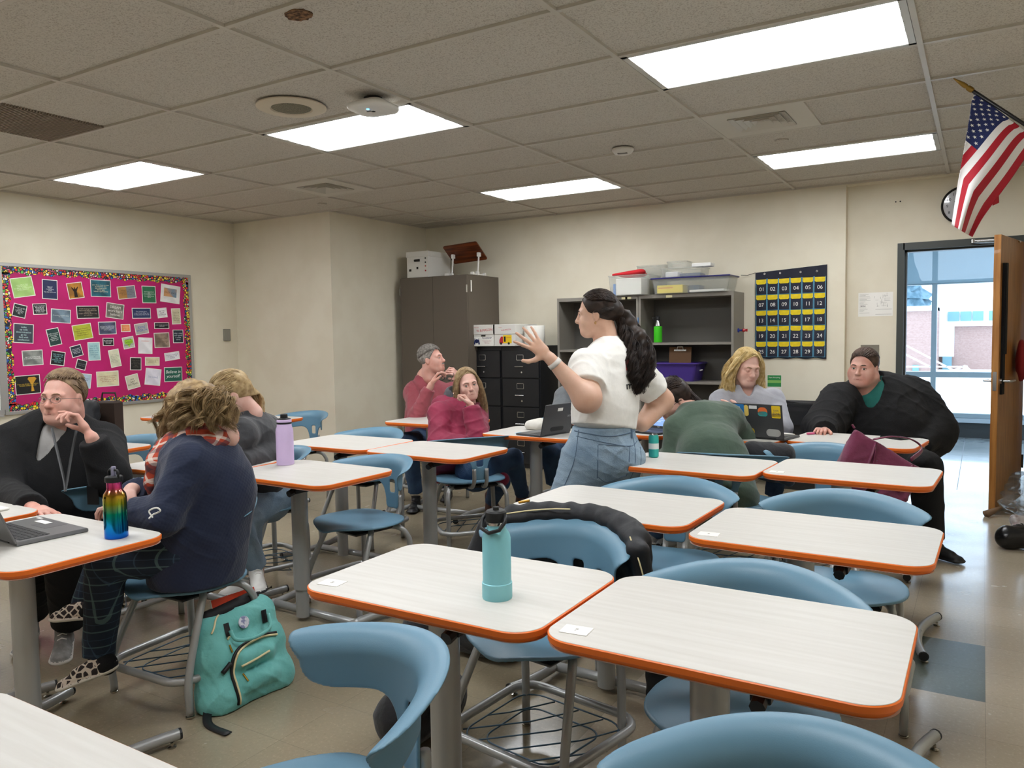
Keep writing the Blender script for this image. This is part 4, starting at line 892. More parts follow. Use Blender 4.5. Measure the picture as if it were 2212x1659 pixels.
# side face of carton (towards +X) carries the truck
e = cardbox('paper_carton', 'second white carton showing the yellow delivery truck, beside the paper roll', (-4.285, 7.17, 1.2855), .265, .44, .225, .1)
fit('lettering', 'W.B.MASON', .12, .045, T_((.02, 0, .17)) @ MXZ(-.2268) @ Matrix.Rotation(.1, 4, 'Z'), M_red, e); fit('lettering', 'WHO BUT', .04, .014, T_((-.05, 0, .195)) @ MXZ(-.2268), M_red, e)
MB().prism([(-.02, .03), (.085, .03), (.085, .115), (-.02, .115)], 0, .001, MXZ(-.2205)).build('truck_box', mat('print_yellow', 'e8c41c', .5), e); MB().prism([(-.065, .03), (-.02, .03), (-.02, .1), (-.045, .1), (-.065, .065)], 0, .001, MXZ(-.2207)).build('truck_cab', M_red, e)
MB().cyl((-.045, -.223, .028), .013, .003, 14, axis='y').cyl((.05, -.223, .028), .013, .003, 14, axis='y').box(-.01, .012, -.2222, -.221, .045, .1).build('truck_detail', ib, e); fit('lettering', 'MASON', .05, .02, T_((.048, 0, .09)) @ MXZ(-.222), M_red, e)
for q in (e, e2): MB().tube([(-.02, -.2205, .112), (.03, -.2205, .112)] if q is e2 else [(-.02, .2205, .112), (.03, .2205, .112)], .009, 8).build('hand_hole', M_dark, q)
o = MB().lathe([(.02, 0), (.105, 0), (.108, .004), (.108, .205), (.104, .21), (.022, .21), (.02, .2)], n=36).build('paper_roll', mat('roll_paper', 'e6e4dc', .7), None, ang=40); o.location = (-4.02, 7.12, 1.2855); tag(o, 'white roll of paper standing on the filing cabinets', 'paper roll')
# ---- metal bookcases
M_shelf = mat('bookcase_grey', '7d7870', .45); M_shelf2 = mat('bookcase_inner', '57544f', .55)
def bookcase(x0, x1, zs, lb):
    e = empty('bookcase', lb, 'bookcase', ((x0+x1)/2, 7.28, 0), 0, 'grey metal bookcases'); w = (x1-x0)/2; H_ = 1.765
    f = MB(); f.box(-w, -w+.022, -.18, .18, 0, H_).box(w-.022, w, -.18, .18, 0, H_).box(-w+.022, w-.022, -.18, .18, H_-.035, H_).box(-w+.022, w-.022, -.17, .18, .0, .09); f.build('carcass', M_shelf, e)
    MB().box(-w+.022, w-.022, .17, .178, .09, H_-.035).build('back_panel', M_shelf2, e)
    for z in zs: MB().box(-w+.022, w-.022, -.175, .17, z-.022, z).build('shelf', M_shelf, e)
    return e
k1 = bookcase(-3.74, -2.855, (.45, .83, 1.24), 'left grey metal bookcase behind the teacher'); k2 = bookcase(-2.852, -1.935, (.5, .935, 1.305), 'right grey metal bookcase holding the green bottle and purple bin')
M_tag = mat('tape_yellow', 'e6dfb4', .6)
for k, x in ((k1, .34), (k1, .3), (k2, -.15)): MB().box(x-.03, x+.03, -.1825, -.18, 1.73, 1.752).build('shelf_label', M_tag, k)
e = empty('magnet_pins', 'blue and red magnet knob on the side of the right bookcase', 'magnet', (-1.935, 7.25, 1.41)); MB().lathe([(.02, 0), (.02, .01), (.008, .015), (.01, .04)], n=14, M=Matrix.Rotation(math.pi/2, 4, 'Y')).build('blue_magnet', mat('magnet_blue', '2b3a8c', .4), e); MB().lathe([(.012, .04), (.018, .05), (.01, .07), (.014, .085)], n=14, M=Matrix.Rotation(math.pi/2, 4, 'Y')).build('red_clip', mat('magnet_red', 'b32f35', .4), e)
o = MB().box(-.004, .0, -.01, .01, -.09, .09).build('blue_magnet_strip', mat('strip_blue', '4f86c6', .5), None, loc=(-2.853, 7.1, 1.46)); tag(o, 'thin blue magnetic strip on the post between the bookcases', 'magnetic strip')
# green bottle
e = empty('green_bottle', 'bright green sleeved steel bottle on the bookcase shelf', 'bottle', (-2.693, 7.2, 1.3065))
MB().lathe([(.038, 0), (.04, .004), (.04, .15), (.037, .153)], n=28).build('sleeve', mat('sleeve_green', '3fc41e', .5), e, ang=40)
MB().lathe([(.034, .15), (.03, .165), (.017, .2), (.016, .225)], n=28).build('neck', M_chrome, e, smooth=True); MB().lathe([(.02, .215), (.021, .25), (.01, .258)], n=22).tube([(-.02, 0, .235), (-.055, 0, .24), (-.06, 0, .22), (-.03, 0, .215)], .004, 6).build('cap', M_cap, e, ang=40)
# purple bin, clipboard
M_purp = mat('bin_purple', '43307e', .35)
e = empty('purple_bin', 'dark purple plastic bin on the lower bookcase shelf', 'bin', (-2.53, 7.26, .936))
P0 = rrect(.42, .28, .03); P1 = rrect(.5, .32, .03); n = len(P0); V = [(x, y, 0) for x, y in P0]+[(x, y, .17) for x, y in P1]+[(x*.97, y*.96, .17) for x, y in P1]+[(x*.95, y*.95, .01) for x, y in P0]
F = [(i+k*n, (i+1) % n+k*n, (i+1) % n+(k+1)*n, i+(k+1)*n) for k in range(3) for i in range(n)]+[tuple(range(n-1, -1, -1)), tuple(3*n+i for i in range(n))]
meshobj('tub', V, F, M_purp, e); MB().tube([(x*1.02, y*1.03, .168) for x, y in P1], .009, 6, closed=True).build('rim', M_purp, e); MB().tube([(.24, -.03, .1), (.255, 0, .105), (.24, .03, .1)], .007, 6).build('handle', M_paper, e)
e = empty('clipboard', 'brown clipboard leaning in the purple bin', 'clipboard', (-2.5, 7.26, .95)); MB().box(-.11, .11, -.004, 0, 0, .31, T_((0, 0, 0)) @ Matrix.Rotation(-.12, 4, 'X')).build('board', mat('hardboard', '8a6647', .6), e)
MB().box(-.06, .06, -.012, .0, .27, .285, Matrix.Rotation(-.12, 4, 'X')).tube([(-.03, .03, .285), (-.025, .03, .31), (.025, .03, .31), (.03, .03, .285)], .008, 6).build('clip', M_chrome, e)
# bins on top
M_clear = mat('clear_plastic', 'dfe1dc', .12, trans=.7, alpha=.45, ior=1.15)
def bin_(name, lb, loc, w, d, h, m=M_clear, taper=.93, rz=0):
    e = empty(name, lb, 'storage bin', loc, rz); P0 = rrect(w*taper, d*taper, .02, 3); P1 = rrect(w, d, .02, 3); n = len(P0)
    V = [(x, y, 0) for x, y in P0]+[(x, y, h) for x, y in P1]+[(x*.985, y*.98, h) for x, y in P1]+[(x*.985, y*.98, .004) for x, y in P0]
    F = [(i+k*n, (i+1) % n+k*n, (i+1) % n+(k+1)*n, i+(k+1)*n) for k in range(3) for i in range(n)]+[tuple(range(n-1, -1, -1)), tuple(3*n+i for i in range(n))]
    meshobj('tub', V, F, m, e); MB().tube([(x*1.01, y*1.01, h) for x, y in P1], .005, 6, closed=True).build('rim', m, e); return e
T0 = 1.7655
e = bin_('clear_bin', 'clear open bin with folded white paper and red cloth on the bookcase', (-2.93, 7.2, T0), .42, .34, .19)
tag(MB().box(-.13, .13, -.135, .08, .0, .158, b=.004).build('folded_paper', mat('paper_stack', 'e9e7e2', .7), None, loc=(-2.94, 7.2, T0+.006)), 'folded white paper stack inside the clear bin', 'paper')
s = S(); s.cap((-.16, -.1, 0), (.12, -.1, .02), .025, .04, k=.02, n=(0, 0, 1), fl=1.6).ell((0, -.02, .0), (.15, .1, .03)).noise(.004, 40, 1)
o = sdfobj('red_cloth', s, mat('cloth_red', 'b81520', .8), None, .008); o.location = (-2.94, 7.2, T0+.205); tag(o, 'folded red cloth lying on top of the clear bin', 'cloth')
tag(MB().box(-.012, .012, -.1, .1, 0, .11).build('blue_folder', mat('folder_blue', '3f7fc8', .5), None, loc=(-3.09, 7.17, T0+.006)), 'blue folder edge at the left of the clear bin', 'folder')
e = bin_('white_tub', 'frosted round ended tub behind the red cloth', (-2.83, 7.415, T0), .3, .1, .3); 
e = bin_('underbed_bin', 'long clear bin with navy lid on the bookcase', (-2.33, 7.2, T0), .74, .3, .135)
MB().box(-.38, .38, -.16, .16, .136, .15, b=.006).build('lid', mat('lid_navy', '27276b', .35), e)
for i, (x, w, h, c, nm, lb) in enumerate(((-2.53, .25, .075, 'efd62a', 'yellow_box', 'yellow cardboard box inside the navy lidded bin'), (-2.18, .32, .02, 'efede8', 'white_sheets', 'white sheets lying in the navy lidded bin'), (-2.33, .1, .07, '5b6f86', 'blue_grey_case', 'small blue grey case in the navy lidded bin'))):
    o = MB().box(-w/2, w/2, -.08, .08, 0, h, b=.002).build(nm, mat('c_'+c, c, .6), None, loc=(x, 7.16 if i != 2 else 7.26, T0+.006)); tag(o, lb, 'box' if i != 1 else 'paper')
    if i == 0: MB().box(-.115, .03, -.0815, -.08, .045, .053).build('print', mat('ink_orange', 'd98a2a', .6), o)
e = bin_('clear_bin', 'small clear bin of supplies stacked on the navy lid', (-2.42, 7.2, T0+.151), .4, .26, .085)
for x, w, h, c, lb in ((-2.53, .12, .05, 'e8e8ea', 'white packets in the small clear bin'), (-2.35, .2, .03, '6a7590', 'blue grey packs in the small clear bin')):
    tag(MB().box(-w/2, w/2, -.07, .07, 0, h, b=.006).build('packets', mat('c_'+c, c, .6), None, loc=(x, 7.2, T0+.157)), lb, 'packet')
e = bin_('clear_tray', 'topmost small clear tray on the stacked bins', (-2.48, 7.22, T0+.241), .2, .18, .06); 
tag(MB().box(-.09, .09, -.06, .06, 0, .035, b=.006).build('white_packet', mat('c_ecebe7', 'ecebe7', .6), None, loc=(-2.26, 7.24, T0+.245)), 'loose white packet beside the topmost tray', 'packet')
# trash can with liner
e = empty('trash_can', 'dark trash can lined with a black plastic bag by the back wall', 'trash can', (-1.36, 7.22, 0))
P0 = rrect(.4, .28, .05); P1 = rrect(.5, .34, .05); n = len(P0); V = [(x, y, 0) for x, y in P0]+[(x, y, .74) for x, y in P1]+[(x*.95, y*.95, .74) for x, y in P1]+[(x*.95, y*.95, .02) for x, y in P0]
F = [(i+k*n, (i+1) % n+k*n, (i+1) % n+(k+1)*n, i+(k+1)*n) for k in range(3) for i in range(n)]+[tuple(range(n-1, -1, -1))]
meshobj('can', V, F, mat('can_black', '1c1c1d', .5), e)
V = []; F = []; m_ = 64
for j, (q, z) in enumerate(((.94, .70), (.985, .765), (1.035, .76), (1.05, .70), (1.055, .58))):
    for k in range(m_):
        x, y = rrect(.5, .34, .05, 15)[k]; a = .008*math.sin(k*2.1+j)+.004*math.sin(k*5.3); V.append((x*q+x*a*2, y*q+y*a*3, z+.006*math.sin(k*1.7)*(j > 2)))
for j in range(4):
    for k in range(m_): F.append((j*m_+k, j*m_+(k+1) % m_, (j+1)*m_+(k+1) % m_, (j+1)*m_+k))
meshobj('liner', V, F, mat('liner_film', '2a2a2c', .18, alpha=.92), e)
# ---- flag
fp0 = J(2101, 196, 3.9); fd = unit(J(2212, 268, 3.9)-fp0); 
e = empty('american_flag', 'american flag on a dark pole with brass spear tip at upper right', 'flag', tuple(fp0))
t_ = (XR-fp0[0])/fd[0]; MB().tube([fd*-.01, fd*t_], .009, 12).build('pole', mat('pole_dark', '1c1a1a', .35), e, smooth=True)
u_ = Vector(fd).to_track_quat('Z', 'Y').to_matrix().to_4x4()
MB().lathe([(.002, -.115), (.011, -.06), (.012, -.04), (.008, -.036), (.013, -.028), (.014, -.008), (.012, .0)], n=16, M=u_).build('spear_finial', mat('brass', '9a7b3e', .35, .9), e, smooth=True)
MB().lathe([(.03, 0), (.028, -.015), (.014, -.02), (.014, -.09)], n=18, M=T_(tuple(fd*t_)) @ u_).build('bracket', mat('bracket_brass', '8a7440', .35, .9), e, ang=40)
def lerp(P, t):
    t = min(max(t, 0), 1); ks = [p[0] for p in P]
    for i in range(len(P)-1):
        if t <= ks[i+1]:
            q = (t-ks[i])/(ks[i+1]-ks[i]); return np.array(P[i][1], float)*(1-q)+np.array(P[i+1][1], float)*q
    return np.array(P[-1][1], float)
LP = spline([(2101, 196), (2092, 262), (2080, 330), (2068, 400), (2055, 486)], 8); RP = spline([(2247, 306), (2226, 326), (2185, 386), (2145, 440), (2120, 475), (2100, 512)], 8)
BP = spline([(2101, 196), (2130, 262), (2150, 330), (2156, 390), (2158, 438)], 8)
pick = lambda P, b: P[min(len(P)-1, int(b*(len(P)-1)))]*(1-(b*(len(P)-1)) % 1)+P[min(len(P)-1, int(b*(len(P)-1))+1)]*((b*(len(P)-1)) % 1)
def flagP(a, b):
    af = .02+.62*b if b < .5 else .33+.26*(b-.5)/.5
    af = min(.55, .75*b**.75); L0 = pick(LP, b); pole = np.array([2101+146*a, 196+110*a])
    if a >= af: q = (a-af)/(1-af); p = L0*(1-q)+pick(RP, b)*q; dd = 3.9+.05*b*math.sin(7*q+2*b)-.02*b
    else: q = (af-a)/max(af, 1e-6); p = L0*(1-q)+pick(BP, b)*q; dd = 3.9+.05*b*math.sin(2*b)-.02*b+.09*math.sin(min(1, q*1.2)*1.57)*b**.5
    w = max(0, 1-b/.07); p = p*(1-w)+(pole+np.array([-50, 290])*b*.5)*w if b > 0 else pole
    return J(p[0], p[1], dd)-fp0
na, nb = 78, 70; V = [flagP(i/na, j/nb) for i in range(na+1) for j in range(nb+1)]; F = []; I = []
for i in range(na):
    for j in range(nb):
        k = i*(nb+1)+j; F.append((k, k+1, k+nb+2, k+nb+1)); a = (i+.5)/na; b = (j+.5)/nb; I.append(2 if (a < 7/13 and b < .4) else int(a*13) % 2)
fm_ = [mat('flag_red', 'b01c2e', .7), mat('flag_white', 'e9e6e4', .7), mat('flag_blue', '1f2a5c', .7)]
for m in fm_: nodes_of(m)[2].inputs['Transmission Weight'].default_value = 0
o = meshobj('cloth', V, F, fm_, e, True, None, I); md = o.modifiers.new('thick', 'SOLIDIFY'); md.thickness = .0015
st = MB()
for r in range(9):
    for c in range(6 if r % 2 == 0 else 5):
        a0 = (7/13)*(r+1)/10; b0 = .4*((c*2+1+(r % 2))/12)
        for sd in (-1, 1):
            ring = []
            for k in range(10):
                q = .021 if k % 2 == 0 else .0085; t = math.pi*k/5; ring.append(flagP(min(1, max(0, a0+q*math.cos(t)*1.25)), max(.001, b0+q*.86*math.sin(t)*.8)))
            c0 = flagP(a0, b0); nn = np.cross(ring[0]-c0, ring[3]-c0); nn = nn/(np.linalg.norm(nn)+1e-9)*(.0026*sd)
            st.add([p+nn for p in [c0]+ring], [(0, k+1, (k+1) % 10+1) for k in range(10)])
st.build('stars', M_paper, e)
# ================================================================== PEOPLE
from mathutils.bvhtree import BVHTree
HF = unit([CF[0], CF[1], 0]); HR = unit([CR[0], CR[1], 0]); ZZ = A3(0, 0, 1)
def D_(a, p=0):
    a = math.radians(a); p = math.radians(p); return math.cos(p)*(-HF*math.cos(a)+HR*math.sin(a))+ZZ*math.sin(p)
def skin_mat(key, c, c2):
    m = mat(key, c, .5, c2=c2, scale=14, det=4, fac=(.35, .7), bump=.04, bscale=260); b = nodes_of(m)[2]; b.inputs['Subsurface Weight'].default_value = .12; b.inputs['Subsurface Radius'].default_value = (.02, .008, .005); b.inputs['Subsurface Scale'].default_value = .3; return m
SK = {'fair': skin_mat('skin_fair', 'dcb3a4', 'd3a08f'), 'pink': skin_mat('skin_pink', 'd9aa9b', 'cc9080'), 'tan': skin_mat('skin_tan', 'd9b29c', 'cfa38b')}
LIP = mat('lips', 'b06a64', .45); M_eyew = mat('eye_white', 'cfc7c2', .2); M_pup = mat('pupil', '151011', .1)
class Head:
    def __init__(h, c, a=0, p=0, roll=0, sc=1.0, fat=0.0, closed=False):
        h.closed = closed
        h.f = unit(D_(a, p)); r = unit(np.cross(h.f, ZZ)); u = np.cross(r, h.f); q = math.radians(roll); h.r = math.cos(q)*r+math.sin(q)*u; h.u = np.cross(h.r, h.f)
        h.c = np.array(c, float); h.s = sc; h.R = np.stack([h.r, h.f, h.u], 1); h.fat = fat
    def P(h, r, f, u): return h.c+h.s*(h.r*r+h.f*f+h.u*u)
    def add(h, S_, beard=False):
        s = h.s; P = h.P; R = h.R; w = h.fat
        E = lambda c, r, k=.02, m=0, sub=0: S_.ell(P(*c), np.array(r)*s, R, k*s, m, sub)
        C = lambda a, b, ra, rb, k=.01, m=0, sub=0: S_.cap(P(*a), P(*b), ra*s, rb*s, k*s, m, sub)
        E((0, -.012, .035), (.074, .093, .083)); E((0, .03, -.035), (.058+w*.6, .062, .078), .04); E((0, .06, -.092), (.027+w, .026, .02), .04)
        C((-.045-w, .0, -.055), (-.022, .058, -.09), .022+w*.4, .018, .04); C((.045+w, .0, -.055), (.022, .058, -.09), .022+w*.4, .018, .04)
        for q in (-1, 1):
            E((q*.038, .058, -.032), (.026+w*.5, .024, .026+w*.3), .03)
            C((q*.012, .084, .019), (q*.045, .073, .016), .009, .008, .02)
            E((q*.031, .098, .0), (.018, .02, .0115), .014, 0, 1)
            E((q*.031, .0775, -.001), (.0150, .0140, .0135), .003)
            if not h.closed: E((q*.0315, .092, -.001), (.0128, .014, .0048), .002, 0, 1)
            E((q*.076, -.006, -.008), (.008, .018, .03), .008); E((q*.085, .0, -.006), (.005, .009, .016), .004, 0, 1)
            E((q*.0115, .098, -.036), (.0075, .009, .007), .006); E((q*.007, .099, -.0425), (.0035, .004, .003), .002, 0, 1)
            E((q*.0, .0, 0), (.001, .001, .001), .001)
        C((0, .086, .012), (0, .108, -.030), .0075, .0105, .012); E((0, .108, -.033), (.0105, .009, .009), .008)
        E((0, .085, -.055), (.02, .012, .014), .016)
        C((-.02, .088, -.064), (.02, .088, -.064), .007, .007, .008)
        C((0, -.03, -.05), (0, -.045, -.15), .05+w, .055+w, .03)
        return h
    def box(h, m=.03): return (h.c-.15*h.s-m*0, h.c+.15*h.s+m*0, .0032)
    def eyes(h, par, iris='5b4a38', look=(0, 0), closed=False, brow='6b5140'):
        M_ir = mat('iris_'+iris, iris, .2); R_3 = h.R; s = h.s
        for u0, rr, pr in ((-.0602, .0036, .0015), (-.0676, .0046, .0005)):
            P = [h.P(x, .0945-.0042*(x/.011)**2*.35+pr, u0+(.0016 if u0 > -.065 else .0008)*(1-(x/.0262)**2)-(.0012 if u0 > -.065 and abs(x) < .003 else 0)) for x in np.linspace(-.026, .026, 11)]
            MB().tube(P, [max(.0006, rr*(1-(x/.0262)**2)**.6)*s for x in np.linspace(-.026, .026, 11)], 8).build('lip', LIP, par, smooth=True)
        for q in (-1, 1):
            c = h.P(q*.031, .0775, -.001); d = unit(h.f+h.r*(q*.06+look[0])+h.u*look[1]); V = []; F = []; I = []; n = 16
            x = unit(np.cross(d, h.u)); y = np.cross(x, d)
            ths = [0, .12, .2, .42, .52, .8, 1.2, 1.6, 2.4]
            for t in ths:
                for k in range(n): w = 2*math.pi*k/n; V.append(c+.0124*s*(d*math.cos(t)+math.sin(t)*(x*math.cos(w)+y*math.sin(w))))
            for i in range(len(ths)-1):
                for k in range(n): F.append((i*n+k, i*n+(k+1) % n, (i+1)*n+(k+1) % n, (i+1)*n+k)); I.append(2 if i < 2 else 1 if i < 4 else 0)
            if not closed:
                meshobj('eye', V, F, [M_eyew, M_ir, M_pup], par, True, None, I)
            sk = S(); L = h.P(q*.031, .0785, -.001)
            P = [h.P(q*.031+q*.0145*math.cos(t)*1.05, .0895-.0045*abs(math.cos(t))-.002, (.0062 if not closed else -.004)*math.sin(t)*.9) for t in np.linspace(0, math.pi, 7)]
            MB().tube(P, [.0007*s, .0016*s, .0022*s, .0022*s, .0022*s, .0016*s, .0007*s], 6).build('eyelid', mat('lid_line', '8a5a4e', .6), par, smooth=True)
            P = [h.P(q*x_, f_, u_) for x_, f_, u_ in ((.012, .0945, .0185), (.024, .0945, .0225), (.036, .089, .0235), (.049, .077, .017))]
            MB().tube(P, [.0018*s, .0032*s, .003*s, .001*s], 6, flat=.8).build('eyebrow', mat('brow_'+brow, brow, .8), par, smooth=True)
    def glasses(h, par, c='3a3634', rim=.0012, w=.021, hh=.0145, u0=-.004):
        m = mat('glass_frame_'+c, c, .3, .6); g = MB()
        for q in (-1, 1):
            g.tube([h.P(q*.033+w*math.cos(t), .104-.3*abs(.0+w*math.cos(t)*q) if 0 else .104-.006*(1+math.cos(t)*q), u0+hh*math.sin(t)) for t in np.linspace(0, 2*math.pi, 21)[:-1]], rim, 6, closed=True)
            g.tube([h.P(q*(.033+w), .093, u0+.004), h.P(q*.078, .06, u0+.004), h.P(q*.084, .0, u0+.002), h.P(q*.08, -.012, u0-.006)], rim, 6)
        g.tube([h.P(-.013, .103, u0+.003), h.P(0, .108, u0+.006), h.P(.013, .103, u0+.003)], rim, 6); g.build('eyeglasses', m, par, smooth=True)
def hand(s, w, d, n, t, curl=(.3, .3, .3, .3), sz=1.0, thumb=(.5, .3), spread=.12, m=0):
    """w wrist, d finger direction, n palm normal, t thumb side"""
    d = unit(d); n = unit(n-d*np.dot(n, d)); t = unit(t-d*np.dot(t, d)-n*np.dot(t, n)); w = np.array(w, float); q = sz
    s.cap(w-d*.02*q, w+d*.035*q, .024*q, .027*q, .015, m, n=n, fl=1.5)
    for o in (-.026, -.009, .009, .026): s.cap(w+d*.03*q+t*o*.7*q, w+d*.085*q+t*o*q, .0155*q, .0115*q, .012, m, n=n, fl=1.15)
    L = (.040, .045, .042, .033); PH = ((.5, .3, .22),)
    for i, o in enumerate((.029, .0095, -.0105, -.029)):
        b = w+d*.085*q+t*o*q; a = curl[i]; dd = unit(d+t*spread*(1.2-i*.85)); p = b; r = (.0095, .0098, .0093, .0082)[i]*q
        for k, l in enumerate((1.0, .66, .52)):
            ang = a*(k+1)*(.75 if k == 0 else .95); v = dd*math.cos(ang)+n*math.sin(ang); e = p+v*L[i]*l*q
            s.cap(p, e, r, r*.9, .004, m); p = e; r *= .88
    b = w+d*.02*q+t*.022*q; v0 = unit(d*.55+t*thumb[0]+n*.25); p1 = b+v0*.035*q; v1 = unit(d*.8+t*thumb[0]*.8+n*thumb[1]); p2 = p1+v1*.034*q; v2 = unit(d*.95+t*thumb[0]*.4+n*thumb[1]); p3 = p2+v2*.026*q
    s.cap(b, p1, .016*q, .0125*q, .014, m); s.cap(p1, p2, .0115*q, .0105*q, .005, m); s.cap(p2, p3, .0105*q, .0085*q, .004, m)
    return s
def hbox(w, d, sz=1.0): c = np.array(w)+unit(d)*.08*sz; return (c-.12*sz, c+.12*sz, .0034)
def strands(name, guides, n, m, par, r=.0012, curl=.0, freq=8, jit=.3, seed=1, pts=12, tip=.3, clump=0, cs=.007):
    rr = np.random.RandomState(seed); V = []; F = []; CL = []
    for _ in range(n+clump):
      if _ < clump or not clump:
        G, R0 = guides[rr.randint(len(guides))]; G = np.array(G); T = np.linspace(0, 1, pts); K = np.linspace(0, 1, len(G))
        P = np.stack([np.interp(T, K, G[:, i]) for i in range(3)], 1); Rd = np.interp(T, np.linspace(0, 1, len(R0)), R0)
        o = rr.randn(3); o /= np.linalg.norm(o)+1e-9; o *= rr.rand()**.4; o2 = rr.randn(3)*jit
        P = P+np.outer(Rd, o)+np.outer(T*Rd, o2)
        if curl:
            ph = rr.rand()*6.28; fq = freq*(.7+.6*rr.rand()); t = P[-1]-P[0]; t = t/np.linalg.norm(t); a = np.cross(t, [.3, .5, .8]); a /= np.linalg.norm(a); b = np.cross(t, a); am = curl*(.5+rr.rand())*np.minimum(1, T*3)
            P = P+np.outer(am*np.cos(fq*T+ph), a)+np.outer(am*np.sin(fq*T+ph), b)
        if _ < clump: CL.append(P); continue
      if clump: o = rr.randn(3); P = CL[rr.randint(clump)]+np.outer(cs*(.5+.8*np.linspace(0, 1, pts)*(1-np.linspace(0, 1, pts)*.6)), o)
      if True:
        tt = np.gradient(P, axis=0); tt /= np.linalg.norm(tt, axis=1)[:, None]+1e-9; a = np.cross(tt, o); a /= np.linalg.norm(a, axis=1)[:, None]+1e-9; b = np.cross(tt, a); w = r*(.6+.8*rr.rand())*(1-(1-tip)*T**2); b0 = len(V)
        for k in range(3): ang = 2*math.pi*k/3; V.append(P+(a*math.cos(ang)*1.6+b*math.sin(ang))*w[:, None])
        base = len(V)-3
        for i in range(pts-1):
            for k in range(3): l = (k+1) % 3; F.append(((base+k)*pts+i, (base+l)*pts+i, (base+l)*pts+i+1, (base+k)*pts+i+1))
    return meshobj(name, np.concatenate(V), F, m, par, True)
def hairmat(key, c, c2, sc=30): return mat(key, c, .5, c2=c2, scale=sc, det=4, fac=(.35, .65), spec=.35)
def scalp(h, name, starts, ends, n, m, par, seed=3, r=.0016, lift=1.0, er=(.081, .1, .09), ec=(0, -.015, .037), pts=9, jit=.06):
    """strands that hug the skull between two sets of directions in head space"""
    rr = np.random.RandomState(seed); V = []; F = []; er = np.array(er)*lift; ec = np.array(ec)
    for i in range(n):
        k = rr.randint(len(starts)); a = np.array(starts[k], float)+rr.randn(3)*jit; b = np.array(ends[k if len(ends) == len(starts) else rr.randint(len(ends))], float)+rr.randn(3)*jit*.6
        a /= np.linalg.norm(a); b /= np.linalg.norm(b); T = np.linspace(0, 1, pts); om = math.acos(np.clip(a@b, -1, 1))+1e-6
        Q = (np.outer(np.sin((1-T)*om), a)+np.outer(np.sin(T*om), b))/math.sin(om); Q = Q*er*(1+.035*rr.rand())+ec
        P = h.c+h.s*(Q @ h.R.T); tt = np.gradient(P, axis=0); tt /= np.linalg.norm(tt, axis=1)[:, None]; nn = P-h.c; x = np.cross(tt, nn); x /= np.linalg.norm(x, axis=1)[:, None]+1e-9; y = np.cross(tt, x); w = r*h.s*(.6+.8*rr.rand()); base = len(V)
        for q in range(3): g = 2*math.pi*q/3; V.append(P+(x*math.cos(g)*2+y*math.sin(g))*w)
        for j in range(pts-1):
            for q in range(3): l = (q+1) % 3; F.append(((base+q)*pts+j, (base+l)*pts+j, (base+l)*pts+j+1, (base+q)*pts+j+1))
    return meshobj(name, np.concatenate(V), F, m, par, True)
def haircap(h, par, m, line=((.0, .052, .062), (0, .86, -.5)), side=None, grow=1.0, extra=None, noise=.002, name='hair', hres=.005, low=None):
    s = S(); g = grow; s.ell(h.P(0, -.015, .037), np.array([.081, .1, .089])*h.s*g, h.R, .02)
    if extra: extra(s)
    s.noise(noise, 55, 4)
    lo, hi = h.c-.16*h.s, h.c+.16*h.s
    s.plane(h.P(*line[0]), h.R @ unit(line[1]), box=(lo, hi))
    if low is not None: s.plane(h.P(*low[0]), h.R @ unit(low[1]), box=(lo, hi))
    return sdfobj(name, s, m, par, hres)
def shoe(par, name, heel, toe, mats, w=.042, up=None, sole=.018, hh=.06, laces=None):
    heel = np.array(heel, float); toe = np.array(toe, float); d = unit(toe-heel); up = ZZ if up is None else unit(up); up = unit(up-d*np.dot(up, d)); s = S(); L = np.linalg.norm(toe-heel); w_ = w
    A = heel+d*w_*.8; B = toe-d*w_*.95
    s.cap(A+up*sole, B+up*sole, w_*.82, w_*1.0, .004, 1, n=up, fl=w_/ (sole*.75))
    s.cap(A+up*(sole+.018), B+up*(sole+.008), w_*.72, w_*.8, .012, 0, n=up, fl=1.7); s.cap(A+up*(sole+.02), A+up*(sole+hh)-d*.006, w_*.75, w_*.82, .02, 0, flat=1); s.cap(A+up*(sole+.04)+d*.02, heel+d*L*.62+up*(sole+.022), w_*.62, w_*.6, .02, 0)
    s.plane(A+up*.003, -up)
    o = sdfobj(name, s, mats, par, .0035)
    if laces:
        g = MB(); sd = np.cross(d, up)
        for k in range(4):
            c = heel+d*L*(.42+.09*k)+up*(sole+.068-.011*k); g.tube([c-sd*.018-up*.006, c+up*.002, c+sd*.018-up*.006], .0025, 6)
        g.build('laces', laces, o)
    return o
def drape(target, pts, d, off, back=.6, skip=True):
    """push points along d onto the surface of target"""
    me = target.data; bv = BVHTree.FromPolygons([v.co[:] for v in me.vertices], [p.vertices[:] for p in me.polygons]); out = []; d = Vector(unit(d)); last = None
    for p in pts:
        h = bv.ray_cast(Vector(p)-d*back, d)
        if h[0] is None or (skip and last is not None and (h[0]-last).length > .07):
            if not skip: out.append(Vector(p))
            continue
        last = h[0]; out.append(h[0]-d*off)
    return out
def decal(name, target, o, x, y, poly, m, par, off=.0015, res=None):
    """a flat patch (2d outline in metres about o) draped on the target, seen along x cross y"""
    x = unit(x); y = unit(np.array(y)-x*np.dot(y, x)); n = np.cross(x, y); o = np.array(o); P = [o+x*a+y*b for a, b in poly]
    V = drape(target, P, -n, off, skip=False); return meshobj(name, [tuple(v) for v in V], [tuple(range(len(V)))], m, par)
